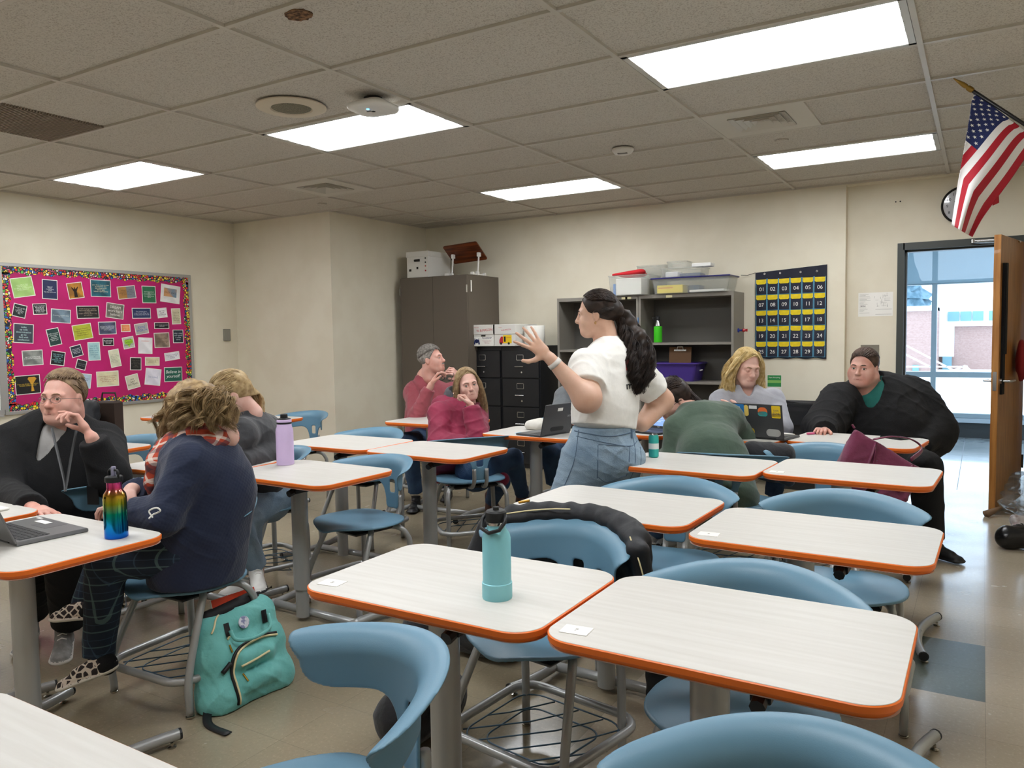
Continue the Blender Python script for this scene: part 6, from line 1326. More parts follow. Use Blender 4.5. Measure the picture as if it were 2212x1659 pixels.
def red_man():
    g = person('grey haired man in dusty red sweater holding his glasses to his mouth', (-3.98, 5.3, 0)); h = Head(J(932, 777, 6.6), 72, 12, 0, 1.02); bf = D_(25); sk = SK['pink']
    nk = J(918, 815, 6.68); ch = J(925, 865, 6.72); be = J(925, 915, 6.72); he = J(925, 950, 6.7); sh = (J(895, 848, 6.62), J(975, 848, 6.85)); el = (J(900, 902, 6.38), J(992, 880, 6.6)); wr = (J(931, 832, 6.3), J(992, 815, 6.45))
    d1 = J(946, 806, 6.28)-wr[0]; d2 = J(978, 802, 6.36)-wr[1]
    sh = (sh[0], sh[1]); body(g, h, sk, nk, ch, sh, el, wr, [(wr[0]+unit(d1)*.02, d1, HR, -HF, dict(curl=(.6, .9, 1.1, 1.2))), (wr[1]+unit(d2)*.02, d2, -HR, -HF, dict(curl=(.6, .9, 1.1, 1.2)))], bf)
    h.eyes(g, '5b6a70', brow='6a625c'); MR = cloth('sweater_dusty_red', '8f404a', '9c4a54', .1, 90)
    top(g, 'sweater', MR, nk, sh, el, wr, ch, be, he, bf, (.185, .19, .19), 1.3, (.085, .068, .045), (.062, .07), .012, 12, .88, extra=lambda t: t.cap(nk-ZZ*.03, nk+ZZ*.005, .08, .072, .02, flat=1))
    hm = hairmat('hair_grey', '6d6862', 'a29c95', 60); hc = haircap(h, g, hm, ((0, .06, .07), (0, .85, -.5)), low=((0, .0, -.02), (0, .75, -.66)), noise=.003)
    st = [(math.sin(a)*.9, .7*math.cos(a), .5) for a in np.linspace(-2.4, 2.4, 26)]; en = [(math.sin(a)*.6, -.5, .7*abs(math.cos(a))) for a in np.linspace(-2.4, 2.4, 26)]; scalp(h, 'swept_hair', st, en, 900, hm, hc, r=.0011, lift=1.04, er=(.083, .102, .094), jit=.12)
    bd_ = S(); [bd_.cap(h.P(q*.022, .092, -.056), h.P(q*.004, .1, -.052), .005, .006, .004) for q in (-1, 1)]; bd_.cap(h.P(-.02, .083, -.093), h.P(.02, .083, -.093), .009, .009, .01); bd_.noise(.001, 200); sdfobj('beard', bd_, mat('beard_grey', '9a948c', .8), g, .0035)
    c = J(962, 812, 6.26); gl = MB()
    for q in (-1, 1): gl.tube([c+HR*(.03*q+.022*math.cos(t))+ZZ*(.016*math.sin(t)-.02) for t in np.linspace(0, 6.283, 17)[:-1]], .0022, 6, closed=True); gl.tube([c+HR*.052*q-ZZ*.012, c+HR*(.07 if q > 0 else -.075)+ZZ*.012, c+HR*(.06 if q > 0 else -.085)+ZZ*.022+HF*.03], .0022, 6)
    gl.tube([c-HR*.008-ZZ*.014, c+HR*.008-ZZ*.014], .002, 6)
    o = gl.build('eyeglasses', mat('glasses_black', '141416', .3), None); tag(o, 'dark eyeglasses held up by the man in the dusty red sweater', 'eyeglasses')
    kn = (J(882, 955, 6.15), J(945, 955, 6.25)); an = (J(898, 1062, 6.3), J(968, 1050, 6.7)); legs(g, 'jeans', M_denimD, J(928, 950, 6.7), kn, an, bf, .18, 1.3, (.1, .075, .055))
    bm = [mat('boot_black', '17171a', .4), M_cap]
    for a_ in an: shoe(g, 'boot', a_*A3(1, 1, 0)-D_(0)*.05, a_*A3(1, 1, 0)+D_(-5)*.2, bm, .047, hh=.09, laces=M_cap)
    settle(g)
red_man()
def maroon_woman():
    g = person('long haired woman in maroon coat resting her chin on her hand', (-2.86, 4.42, 0)); h = Head(J(1010, 830, 5.55), 18, -2, -8, .93); bf = D_(35); sk = SK['fair']
    nk = J(990, 868, 5.6); ch = J(985, 910, 5.55); be = J(985, 965, 5.45); he = J(1000, 1015, 5.35); sh = (J(950, 893, 5.42), J(1030, 893, 5.68)); el = (J(950, 955, 5.3), J(1034, 950, 5.3)); wr = (J(1010, 962, 5.2), J(1016, 876, 5.34)); d2 = J(1004, 862, 5.34)-wr[1]
    M_mar = cloth('maroon_shell', '7e1b3a', '8c2142', .12, 60, .7, .1)
    body(g, h, sk, nk, ch, sh, el, wr, [(wr[1]+unit(d2)*.0, unit(d2+ZZ*.02), -HR, -HF+ZZ*.2, dict(curl=(1.2, 1.3, 1.3, 1.4), sz=.9))], bf)
    h.eyes(g, '4f6058', look=(.35, .1), brow='6b5236')
    top(g, 'maroon_coat', M_mar, nk, sh, el, wr, ch, be, he, bf, (.16, .17, .235), 1.25, (.08, .075, .058), (.06, .075), .012, 14, .95, extra=lambda t: t.cap(nk-ZZ*.06-D_(35)*.05, nk-ZZ*.02-D_(35)*.07, .1, .08, .04).cap(J(1030, 1028, 5.3), J(1085, 1035, 5.4), .06, .05, .06))
    hd_ = S(); hd_.ell(nk-ZZ*.02-HR*.05+HF*.0, (.12, .11, .07), k=.04).cap(nk-ZZ*.02-HR*.14, nk-ZZ*.04-HR*.02, .055, .07, .04).cap(nk-ZZ*.03, nk+ZZ*.12, .075, .085, .01, sub=1).folds(.006, 25, 3); sdfobj('hood', hd_, M_mar, g, .0065)
    hs = S(); hs.cap(nk-ZZ*.03-D_(35)*.02, nk+ZZ*.035-D_(35)*.03, .098, .09, .02).cap(nk-ZZ*.04, nk+ZZ*.12, .06, .066, .006, sub=1).folds(.005, 30, 3); sdfobj('grey_hood_lining', hs, cloth('hood_grey', '4b4b50', '3d3d42'), g, .006)
    MB().tube([wr[1]+.036*(HR*math.cos(t)+HF*math.sin(t))+ZZ*(-.012) for t in np.linspace(0, 6.283, 15)[:-1]], .007, 6, closed=True).build('dark_cuff', M_cap, g)
    hm = hairmat('hair_light_brown', '8a7150', 'b59c76', 50); hc = haircap(h, g, hm, ((0, .05, .07), (0, .88, -.47)), low=((0, .045, -.02), (0, .8, -.2)), noise=.003)
    st = [(0, .55-.5*k, 1) for k in (0, .5, 1, 1.5, 2)]; en = [(q*.97, .25-.3*k, -.3) for q in (-1, 1) for k in (0, 1, 2)]; scalp(h, 'parted_hair', st*6, [en[i % 6] for i in range(30)], 1000, hm, hc, r=.001, lift=1.045, jit=.1)
    gd = [([h.P(q*.05, .02, .1), h.P(q*.092, .02, .0), h.P(q*.105, .0, -.1), h.P(q*.11, -.01, -.2), h.P(q*.1, .0, -.27)], [.01, .015, .022, .026, .014]) for q in (-1, 1)]+[([h.P(q*.03, -.05, .1), h.P(q*.07, -.1, .0), h.P(q*.075, -.09, -.12), h.P(q*.08, -.07, -.22)], [.01, .02, .03, .02]) for q in (-1, 1)]
    strands('long_hair', gd, 1500, hm, hc, .001, .004, 5, .2, 5, 14)
    kn = (J(1108, 990, 5.55), J(1080, 1040, 5.45)); an = (J(1128, 1068, 5.85), J(1062, 1082, 5.75)); legs(g, 'jeans', M_denimD, J(1030, 1015, 5.33), kn, an, D_(60), .15, 1.2, (.09, .07, .048), seat=None)
    bb = [mat('boot_brown', '4a2a1f', .5), M_cap]
    for a_ in an: b_ = S(); b_.cap(a_+ZZ*.04, a_-ZZ*.05, .05, .045, .02).cap(a_-ZZ*.06, a_-ZZ*.085+D_(55)*.14, .042, .034, .03).plane(a_-ZZ*.105, -ZZ); sdfobj('ankle_boot', b_, bb[0], g, .005)
    settle(g)
maroon_woman()
def green_woman():
    g = person('dark haired woman in green sweater leaning over with her back to the camera', (-1.1, 4.3, 0)); h = Head(J(1450, 862, 4.72), -62, -30, 0, 1.0, closed=True); bf = D_(-165); sk = SK['fair']
    nk = J(1496, 892, 4.68); ch = J(1520, 940, 4.6); be = J(1540, 1000, 4.42); he = J(1560, 1080, 4.3); sh = (J(1462, 925, 4.58), J(1578, 908, 4.72)); el = (J(1452, 985, 4.55), J(1612, 945, 4.8)); wr = (J(1425, 990, 4.75), J(1570, 955, 5.05))
    body(g, h, sk, nk, ch, sh, el, wr, [(wr[0], J(1405, 985, 4.85)-wr[0], -ZZ, HR, dict(curl=(.4, .4, .5, .5))), (wr[1], J(1540, 955, 5.15)-wr[1], -ZZ, -HR, dict(curl=(.4, .4, .5, .5)))], bf)
    h.eyes(g, '3b2a20', closed=True, brow='231a17'); h.glasses(g, '1c1a1c', .0018)
    top(g, 'green_sweater', cloth('sweater_green', '46584a', '3f5144', .12, 80), nk, sh, el, wr, ch, be, he, bf, (.185, .2, .21), 1.3, (.075, .062, .052), (.055, .062), .008, 16, .93, hem=0, extra=lambda t: t.cap(J(1500, 905, 4.66), J(1560, 905, 4.68), .1, .1, .08))
    hm = hairmat('hair_dark_brown', '1f1715', '382b25'); hc = haircap(h, g, hm, ((0, .05, .05), (0, .9, -.4)), low=((0, .02, -.02), (0, .6, -.8)), noise=.003, extra=lambda s: s.cap(h.P(0, -.06, .0), J(1500, 880, 4.75), .08, .05, .05))
    st = [(q*.25, .75-.4*k, .8) for k in (0, 1, 2) for q in (-1, 1)]; scalp(h, 'smooth_hair', st, [(q*.5, -.9, -.1) for q in (-1, 0, 1)], 900, hm, hc, r=.001, lift=1.03, jit=.15)
    strands('long_hair', [([h.P(.0, -.06, .08), J(1490, 860, 4.72), J(1515, 878, 4.68), J(1525, 892, 4.66)], [.05, .04, .03, .012])], 1200, hm, hc, .001, .003, 4, .2, 5, 12)
    kn = (J(1445, 1040, 4.85), J(1530, 1040, 4.95)); an = (J(1420, 1150, 5.1), J(1500, 1130, 5.2)); legs(g, 'jeans', M_denimD, J(1560, 1085, 4.32), kn, an, bf, .15, 1.2, (.1, .075, .055))
    gm = [MATS['sneaker_grey'], MATS['sole_white']]
    for a_ in an: shoe(g, 'sneaker', a_*A3(1, 1, 0)+HR*.0+HF*.0, a_*A3(1, 1, 0)+D_(-150)*.24, gm, .043, hh=.07)
    settle(g)
green_woman()
def grey_blonde():
    g = person('blonde woman in light grey sweater looking down behind the stickered laptop', (-1.45, 5.65, 0)); h = Head(J(1612, 793, 5.6), 12, -14, 4, 1.07, closed=True); bf = D_(-8); sk = SK['fair']
    nk = J(1612, 838, 5.65); ch = J(1613, 885, 5.65); be = J(1613, 930, 5.62); he = J(1613, 965, 5.6); sh = (J(1560, 868, 5.6), J(1668, 866, 5.68)); el = (J(1548, 925, 5.45), J(1688, 925, 5.5)); wr = (J(1610, 925, 5.3), J(1600, 893, 5.35)); d = J(1572, 880, 5.38)-wr[1]
    body(g, h, sk, nk, ch, sh, el, wr, [(wr[1], d, HF*.8-ZZ*.2, ZZ, dict(curl=(.3, .35, .4, .4)))], bf)
    h.eyes(g, '5b6a70', closed=True, brow='8f7450')
    top(g, 'grey_sweater', cloth('sweater_light_grey', 'a4a5ac', '999aa1', .12, 70), nk, sh, el, wr, ch, be, he, bf, (.185, .195, .195), 1.3, (.088, .075, .055), (.066, .085), .009, 18, .93, vee=(nk+bf*.08+ZZ*.03, nk+bf*.1-ZZ*.07, .05, .02))
    V = [h.c+A3(0, 0, 0)]; P = spline([nk-HR*.05+bf*.03+ZZ*.0, nk-HR*.03+bf*.1-ZZ*.07, nk+bf*.13-ZZ*.11, nk+HR*.03+bf*.1-ZZ*.07, nk+HR*.05+bf*.03], 5); pn = MB().tube([tuple(p) for p in P], .001, 5); c = nk+bf*.14-ZZ*.12; pn.lathe([(.003, -.01), (.009, 0), (.003, .01)], c=tuple(c), n=10); pn.build('pendant_necklace', MATS['gold'], g)
    hm = hairmat('hair_golden', 'c4a464', 'e6cf9a', 40); hc = haircap(h, g, hm, ((0, .045, .075), (0, .85, -.5)), low=((0, .045, -.02), (0, .8, -.2)), noise=.004)
    st = [(-.15, .6-.5*k, 1) for k in (0, .5, 1, 1.5, 2)]; en = [(q*.97, .25-.3*k, -.3) for q in (-1, 1) for k in (0, 1, 2)]; scalp(h, 'parted_hair', st*6, [en[i % 6] for i in range(30)], 1100, hm, hc, r=.0011, lift=1.05, jit=.12)
    gd = [([h.P(q*.04, .03, .105), h.P(q*.092, .025, .02), h.P(q*.112, .01, -.07), h.P(q*.118, .03, -.15), h.P(q*.085, .06, -.215)], [.012, .02, .03, .034, .02]) for q in (-1, 1)]+[([h.P(q*.03, -.05, .1), h.P(q*.085, -.07, .0), h.P(q*.1, -.06, -.1), h.P(q*.095, -.03, -.19)], [.012, .025, .035, .03]) for q in (-1, 1)]
    s_ = S(); 
    for q in (-1, 1): s_.chain([h.P(q*.07, .0, .04), h.P(q*.1, -.01, -.06), h.P(q*.108, .01, -.14), h.P(q*.085, .045, -.19)], [.03, .032, .034, .018], k=.02)
    s_.noise(.006, 50, 3); sdfobj('hair_locks', s_, hm, hc, .006)
    strands('wavy_hair', gd, 3000, hm, hc, .001, .010, 8, .25, 5, 20, clump=110, cs=.007)
    legs(g, 'jeans', M_denimD, J(1615, 965, 5.62), (J(1575, 975, 5.2), J(1690, 978, 5.25)), (J(1580, 1070, 5.25), J(1670, 1070, 5.3)), bf, .18, 1.3, (.1, .08, .055))
    settle(g)
grey_blonde()
def black_woman():
    g = person('large woman in black fleece jacket over teal shirt seated by the door', (-.72, 5.72, 0)); h = Head(J(1866, 794, 5.35), -44, -2, 3, 1.08, .022); bf = D_(-30); sk = SK['pink']
    nk = J(1880, 842, 5.42); ch = J(1893, 890, 5.48); be = J(1902, 938, 5.42); he = J(1905, 985, 5.4); sh = (J(1812, 868, 5.38), J(1965, 852, 5.5)); el = (J(1775, 925, 5.2), J(2022, 925, 5.36)); wr = (J(1782, 932, 4.98), J(1985, 965, 5.1)); d = J(1772, 926, 4.9)-wr[0]
    body(g, h, sk, nk, ch, sh, el, wr, [(wr[0], d, -ZZ, HR, dict(curl=(.8, .9, 1, 1))), (wr[1], J(1960, 965, 5.0)-wr[1], -ZZ, -HR, dict(curl=(.6, .7, .8, .8)))], bf, nr=.07, chr_=.18)
    h.eyes(g, '4f5a48', look=(-.15, 0), brow='3b2c26')
    gs = S(); gs.cap(nk-ZZ*.0, ch, .1, .27, .05, n=bf, fl=1.2).cap(ch, be, .27, .28, .05, n=bf, fl=1.2).cap(nk-ZZ*.02, nk+ZZ*.12, .075, .085, .006, sub=1); sdfobj('teal_shirt', gs, cloth('teal_tee', '1f6f66', '1b655d', .1), g, .008)
    top(g, 'fleece_jacket', M_blk, nk, sh, el, wr, ch, be, he, bf, (.29, .315, .33), 1.15, (.13, .125, .065), (.078, .085), .012, 20, .93, extra=lambda t: t.cap(J(1985, 880, 5.42), J(2010, 945, 5.36), .135, .14, .08).cap(J(1800, 890, 5.35), J(1790, 925, 5.25), .1, .1, .06).cap(nk-ZZ*.045, nk+ZZ*.03, .105, .098, .02, flat=1), vee=(nk+bf*.1+ZZ*.04, ch+bf*.26-ZZ*.0, .1, .02))
    hm = hairmat('hair_dark_ponytail', '3f3029', '5f4a3e'); hc = haircap(h, g, hm, ((0, .062, .068), (0, .86, -.5)), low=((0, -.01, -.055), (0, .6, -.8)), noise=.002, grow=1.03, extra=lambda s: s.cap(h.P(0, -.07, .02), h.P(0, -.12, -.03), .05, .035, .03))
    rr = random.Random(2); st = [(math.sin(a)*.95, .55*math.cos(a)+.25, .55+.4*math.cos(a)) for a in np.linspace(-1.9, 1.9, 25)]+[(.9*math.sin(a), .85*math.cos(a), .5) for a in np.linspace(-1.3, 1.3, 14)]; scalp(h, 'pulled_hair', st, [(0, -1, -.1)], 900, hm, hc, r=.001, lift=1.03)
    G0 = h.P(0, -.11, .0); strands('ponytail', [([G0, G0-h.f*.05-ZZ*.02, G0-h.f*.06-ZZ*.12], [.015, .03, .015])], 900, hm, hc, .001, .006, 8, .3, 4, 12)
    kn = (J(1840, 1010, 4.9), J(1998, 1010, 4.85)); an = (J(1835, 1150, 5.0), J(2010, 1165, 4.72)); legs(g, 'trousers', M_blkp, J(1910, 990, 5.4), kn, an, bf, .27, 1.2, (.13, .1, .078), spread=.13)
    for a_ in an: shoe(g, 'shoe', a_*A3(1, 1, 0)-D_(-30)*.04, a_*A3(1, 1, 0)+D_(-10 if a_ is an[0] else 40)*.19, [mat('shoe_black', '101012', .5), M_cap], .048, hh=.07)
    settle(g)
black_woman()
def hidden_person():
    g = person('person in grey jacket and green shirt mostly hidden behind the standing teacher', (-2.75, 5.3, 0)); h = Head(J(1268, 800, 6.05), -10, -5, 0, 1.0); bf = D_(-10); sk = SK['fair']
    nk = J(1262, 838, 6.08); ch = J(1255, 880, 6.08); be = J(1252, 925, 6.05); he = J(1250, 950, 6.0); sh = (J(1222, 858, 6.05), J(1298, 862, 6.12)); el = (J(1206, 900, 5.9), J(1300, 905, 5.95)); wr = (J(1232, 912, 5.72), J(1270, 912, 5.72)); d = J(1245, 914, 5.65)-wr[0]
    body(g, h, sk, nk, ch, sh, el, wr, [(wr[0], d, -ZZ, HR, dict(curl=(.4, .5, .5, .5)))], bf); h.eyes(g)
    gs = S(); gs.cap(nk, ch, .09, .16, .05, n=bf, fl=1.3).cap(ch, be, .16, .17, .05, n=bf, fl=1.3); sdfobj('green_shirt', gs, cloth('green_tee', '3d5a44'), g, .01)
    top(g, 'grey_jacket', cloth('grey_shell', '6b7074', '5f6468', .15, 50), nk, sh, el, wr, ch, be, he, bf, (.175, .18, .18), 1.3, (.085, .068, .05), (.06, .07), .012, 22, .93, h=.009, vee=(nk+bf*.08+ZZ*.02, be+bf*.13, .06, .07))
    haircap(h, g, hairmat('hair_plain_brown', '4a3a2c', '5f4c3a'), noise=.003); legs(g, 'jeans', M_denimD, J(1250, 955, 6.05), (J(1188, 975, 5.6), J(1250, 985, 5.6)), (J(1195, 1040, 5.75), J(1250, 1050, 5.75)), bf, .17, 1.3, h=.009)
    settle(g)
hidden_person()
# ================================================================== THINGS ON DESKS AND FLOOR
def bottle(name, lb, loc, prof, m, capf, cat='bottle'):
    e = empty(name, lb, cat, loc); MB().lathe(prof, n=40).build('body', m, e, ang=35); capf(e); return e
M_aqua = mat('aqua_powder', '86cbd6', .45); M_aqua2 = mat('aqua_boot', '8dd0da', .5)
def cap1(e):
    MB().lathe([(.0365, 0), (.0375, .004), (.0375, .04), (.0355, .0415)], n=40).build('boot', M_aqua2, e, ang=35)
    MB().lathe([(.022, .183), (.0235, .185), (.0235, .194)], n=30).build('steel_collar', M_chrome, e, ang=35)
    MB().lathe([(.0245, .192), (.026, .194), (.026, .216), (.023, .22), (.008, .221), (.007, .228), (.001, .229)], n=30).build('lid', M_cap, e, ang=35)
    P = [(.03*math.sin(t)*1.0, -.012*(1-math.cos(t))-.004, .205-.034*(1-math.cos(t))*.5-.0) for t in np.linspace(-2.6, 2.6, 25)]
    MB().tube([(-.028, 0, .21), (-.033, -.012, .196), (-.026, -.028, .178), (0, -.034, .17), (.026, -.028, .178), (.033, -.012, .196), (.028, 0, .21)], .005, 8).build('carry_loop', M_cap, e, smooth=True)
bottle('water_bottle', 'tall aqua insulated bottle with black loop lid on the foreground desk', (-1.02, 1.60, .742), [(.034, 0), (.0355, .002), (.0355, .15), (.033, .162), (.024, .175), (.022, .185)], M_aqua, cap1)
def cap2(e):
    MB().lathe([(.037, .212), (.0385, .214), (.0385, .220), (.037, .222)], n=36).build('black_ring', M_cap, e, ang=35)
    MB().lathe([(.038, .222), (.038, .232), (.034, .237)], n=36).build('lavender_collar', MATS['lavender'], e, ang=35)
    MB().lathe([(.036, .236), (.033, .24), (.019, .244), (.018, .262), (.013, .264)], n=30).build('lid', M_cap, e, ang=35)
mat('lavender', 'cdb6dc', .5)
bottle('water_bottle', 'lavender insulated bottle with black lid on the middle left desk', (-3.09, 2.82, .742), [(.042, 0), (.0445, .002), (.0445, .17), (.043, .185), (.038, .2), (.037, .214)], MATS['lavender'], cap2)
M_rain = mat('rainbow_metal', 'c02a80', .13, 1.0); N, L, b = nodes_of(M_rain); tc = N.new('ShaderNodeTexCoord'); sp = N.new('ShaderNodeSeparateXYZ'); L.new(tc.outputs['Object'], sp.inputs[0]); mr = N.new('ShaderNodeMapRange'); mr.inputs[2].default_value = .2; L.new(sp.outputs[2], mr.inputs[0]); cr = N.new('ShaderNodeValToRGB'); L.new(mr.outputs[0], cr.inputs[0]); el_ = cr.color_ramp.elements
el_[0].color = srgb('1a55c4'); el_[1].color = srgb('d8559c'); el_[1].position = .95
for p_, c_ in ((.2, '1a88cc'), (.42, '12a088'), (.58, '8f9a2a'), (.72, 'c9a03a'), (.84, 'd0427e')): q_ = el_.new(p_); q_.color = srgb(c_)
L.new(cr.outputs[0], b.inputs['Base Color'])
def cap3(e):
    MB().lathe([(.026, .186), (.0275, .188), (.0275, .203), (.025, .206), (.014, .207)], n=30).build('lid', M_cap, e, ang=35)
    MB().tube([(-.024, 0, .2), (-.027, 0, .22), (-.02, 0, .226), (.02, 0, .226), (.027, 0, .22), (.024, 0, .2)], .004, 8).build('carry_loop', M_cap, e, smooth=True)
    MB().lathe([(.008, .206), (.008, .236), (.005, .238)], n=16).build('straw_spout', mat('spout_clear', 'b8b9d8', .15, trans=.6), e, ang=35)
bottle('water_bottle', 'shiny rainbow metallic bottle with straw lid beside the grey laptop', (-2.455, 1.50, .742), [(.034, 0), (.0365, .003), (.0365, .132), (.034, .147), (.025, .16), (.0235, .165), (.0235, .19)], M_rain, cap3)
e = empty('drink_can', 'teal and white drink can on the desk beside the teacher', 'can', (-1.47, 3.86, .742)); MB().lathe([(.022, 0), (.0265, .006), (.0265, .108), (.022, .117), (.022, .12), (.02, .118)], n=28).build('can_body', mat('can_teal', '3fb3ac', .3, .5), e, ang=35); MB().lathe([(.0268, .045), (.0268, .075)], n=28, caps=False).build('white_band', mat('can_white', 'dfe6e4', .4), e, smooth=True); MB().lathe([(.0265, .0), (.0225, .1185), (.02, .1165), (.001, .1165)], n=28).build('top', M_chrome, e, smooth=True) if 0 else MB().lathe([(.0222, .1185), (.0215, .1205), (.02, .1185), (.001, .1185)], n=28).build('top', M_chrome, e, ang=35)
e = empty('plastic_bottle', 'clear plastic water bottle with green label behind the black laptop', 'bottle', (-2.27, 4.72, .742)); MB().lathe([(.03, 0), (.032, .004), (.032, .14), (.012, .17), (.012, .18)], n=24).build('bottle_body', M_clear, e, smooth=True); MB().lathe([(.0325, .06), (.0325, .11)], n=24, caps=False).build('label', mat('label_green', '3f8a5a', .5), e, smooth=True); MB().lathe([(.014, .178), (.014, .196)], n=18).build('cap', M_paper, e, ang=35)
# laptops : local +y is away from the user, hinge at the back
def laptop(lb, loc, rz, w, d, opening, mbody, screen=None, sh=None):
    e = empty('laptop', lb, 'laptop', loc, rz); MB().box(-w/2, w/2, -d/2, d/2, 0, .014, b=.003).build('base', mbody, e)
    k = MB(); nx, ny = 14, 5
    for i in range(nx):
        for j in range(ny): x = -w*.43+w*.86*i/nx; y = -.0+d*.42*(j/ny); k.box(x+.001, x+w*.86/nx-.0015, y+.001, y+d*.42/ny-.0015, .0135, .0155)
    k.build('keyboard', mat('keys_dark', '2b2c2f', .5), e); MB().box(-.05, .05, -d*.45, -d*.12, .0135, .0144).build('touchpad', mat('touchpad', '5a5b5e', .35), e)
    sc = bpy.data.objects.new('screen_lid', None); link(sc, e); sc.location = (0, d/2-.002, .012); sc.rotation_euler = (math.pi/2-math.radians(opening-90), 0, 0); sh = sh or d*.97
    MB().box(-w/2, w/2, 0, sh, -.007, 0, b=.002).build('lid_back', mbody, sc)
    MB().box(-w/2+.004, w/2-.004, .004, sh-.004, .0, .0008).build('bezel', M_cap, sc); MB().box(-w/2+.012, w/2-.012, .018, sh-.012, .0008, .0012).build('display', screen or mat('screen_off', '101216', .1), sc); MB().tube([(-w*.35, 0, -.002), (w*.35, 0, -.002)], .006, 8).build('hinge', M_cap, sc)
    return e, sc
M_lapg = mat('laptop_grey', '77787a', .35, .6); M_lapb = mat('laptop_charcoal', '4a4b4d', .4, .3)
BK = Matrix(((-1, 0, 0, 0), (0, 1, 0, 0), (0, 0, -1, -.0074), (0, 0, 0, 1)))      # onto the back of a lid, reading the right way
e, sc = laptop('open grey laptop on the left foreground desk, keyboard visible', (-2.79, 1.395, .742), math.pi-.06, .34, .225, 112, M_lapg)
MB().box(.02, .1, -.085, -.06, .0142, .0148).build('asset_label', M_tape, e); MB().box(.12, .15, -.1, -.088, .0142, .0148).build('maker_label', M_tape, e)
e, sc = laptop('black laptop with white asset label, lid back turned to the camera, left of the teacher', (-2.47, 4.47, .742), -1.78, .30, .21, 104, M_lapb)
MB().box(-.025, .025, .155, .175, -.0085, -.007).build('asset_label', M_tape, sc); fit('lettering', 'acer', .045, .013, T_((-.11, .115, 0)) @ BK, mat('logo_silver', 'a9aaac', .3, .6), sc); o = MB().prism(rrect(.13, .028, .013, 5), 0, .0015, T_((0, .035, -.0088))).build('rubber_strip', M_cap, sc)
e, sc = laptop('grey laptop covered in stickers, lid facing the camera', (-1.13, 4.90, .742), math.pi-.22, .325, .215, 100, M_lapb)
def stk(c, x, y, w, h, rnd=0, tx=None, tc='f0f0f0'):
    o = MB().prism(rrect(w, h, min(w, h)*(.49 if rnd else .1), 5), -.0078, -.007, T_((x, y, 0))).build('sticker', mat('stk_'+c, c, .4), sc)
    if tx: fit('sticker_lettering', tx, w*.8, h*.6, T_((0, 0, 0)) @ T_((x, y, -.0005)) @ BK, mat('ink_'+tc, tc, .5), o)
stk('2f78b8', .115, .165, .075, .075, 0, 'EL', 'e8e8f0'); stk('e8c86a', .065, .165, .03, .07, 1); stk('dcdcdc', .02, .188, .05, .02); stk('e0703a', -.04, .165, .06, .05, 1); stk('3fa0a0', -.04, .15, .06, .03, 1); stk('e8c52e', -.125, .165, .055, .075, 0, 'SAFE\nZONE', '2a2a5a'); stk('4a3a78', -.125, .145, .053, .02); stk('c8a83a', .045, .035, .05, .045, 1, 'bus', '2a2a20'); stk('a8a8a4', -.1, .035, .09, .045, 1); stk('c49a5a', .13, .11, .05, .04, 1); stk('efefef', .065, .07, .022, .01)
M_scr = mat('screen_blue', '7f9fe0', .2, emit=.35, c2='6b8fdc', scale=4); e, sc = laptop('open laptop with lit blue screen between the teacher and the green sweater', (-1.89, 4.86, .742), -.32, .33, .22, 108, M_cap, M_scr)
sl = MB(); rr = random.Random(5)
for k in range(13): y = .045+.011*k; sl.box(-.13, -.13+rr.uniform(.05, .2), y, y+.003, .0012, .0014)
sl.box(-.15, -.11, .185, .2, .0012, .0014).build('page_lines', mat('screen_line', 'b9c6ea', .3, emit=.35), sc); fit('maker_name', 'acer', .02, .006, T_((0, .01, .0014)), M_tape, sc)
# small things on desks
s = S(); s.ell((0, 0, .03), (.09, .055, .035), k=.02).cap((-.05, 0, .03), (.06, .01, .045), .03, .035, k=.03).noise(.004, 40, 3).plane((0, 0, .002), (0, 0, -1)); o = sdfobj('white_pouch', s, cloth('canvas_white', 'dcd9d0', 'd0ccc2', .2, 80), None, .006); o.location = (-2.62, 4.66, .742); tag(o, 'white cloth pouch beside the black laptop', 'pouch')
tag(MB().box(-.035, .035, -.035, .035, 0, .0015).build('sticky_note', mat('note_blue', '7fc4e6', .6), None, loc=(-2.62, 4.45, .742)), 'light blue sticky note on the desk left of the black laptop', 'note')
e = empty('phone', 'black phone lying on the desk near the burgundy tote', 'phone', (-.44, 5.14, .742), .9); MB().prism(rrect(.075, .155, .01), 0, .009).build('phone_body', M_cap, e); MB().prism(rrect(.068, .148, .008), .009, .0094).build('glass', mat('phone_glass', '0c0d10', .08), e)
e = empty('pen', 'pink capped marker lying on the desk in front of the large woman', 'pen', (-.91, 5.13, .749), .8); MB().tube([(-.03, 0, 0), (.02, 0, 0)], .007, 10).build('barrel', mat('pen_pink', 'd05a86', .4), e); MB().tube([(.02, 0, 0), (.035, 0, 0)], .006, 10).build('pen_cap', mat('pen_dark', '6a2038', .4), e)
tag(MB().box(-.06, .06, -.05, .05, 0, .012, b=.004).build('paper_stack', M_paper, None, loc=(-3.3, 1.5, .742)), 'white papers at the left edge desk behind the grey laptop', 'paper')
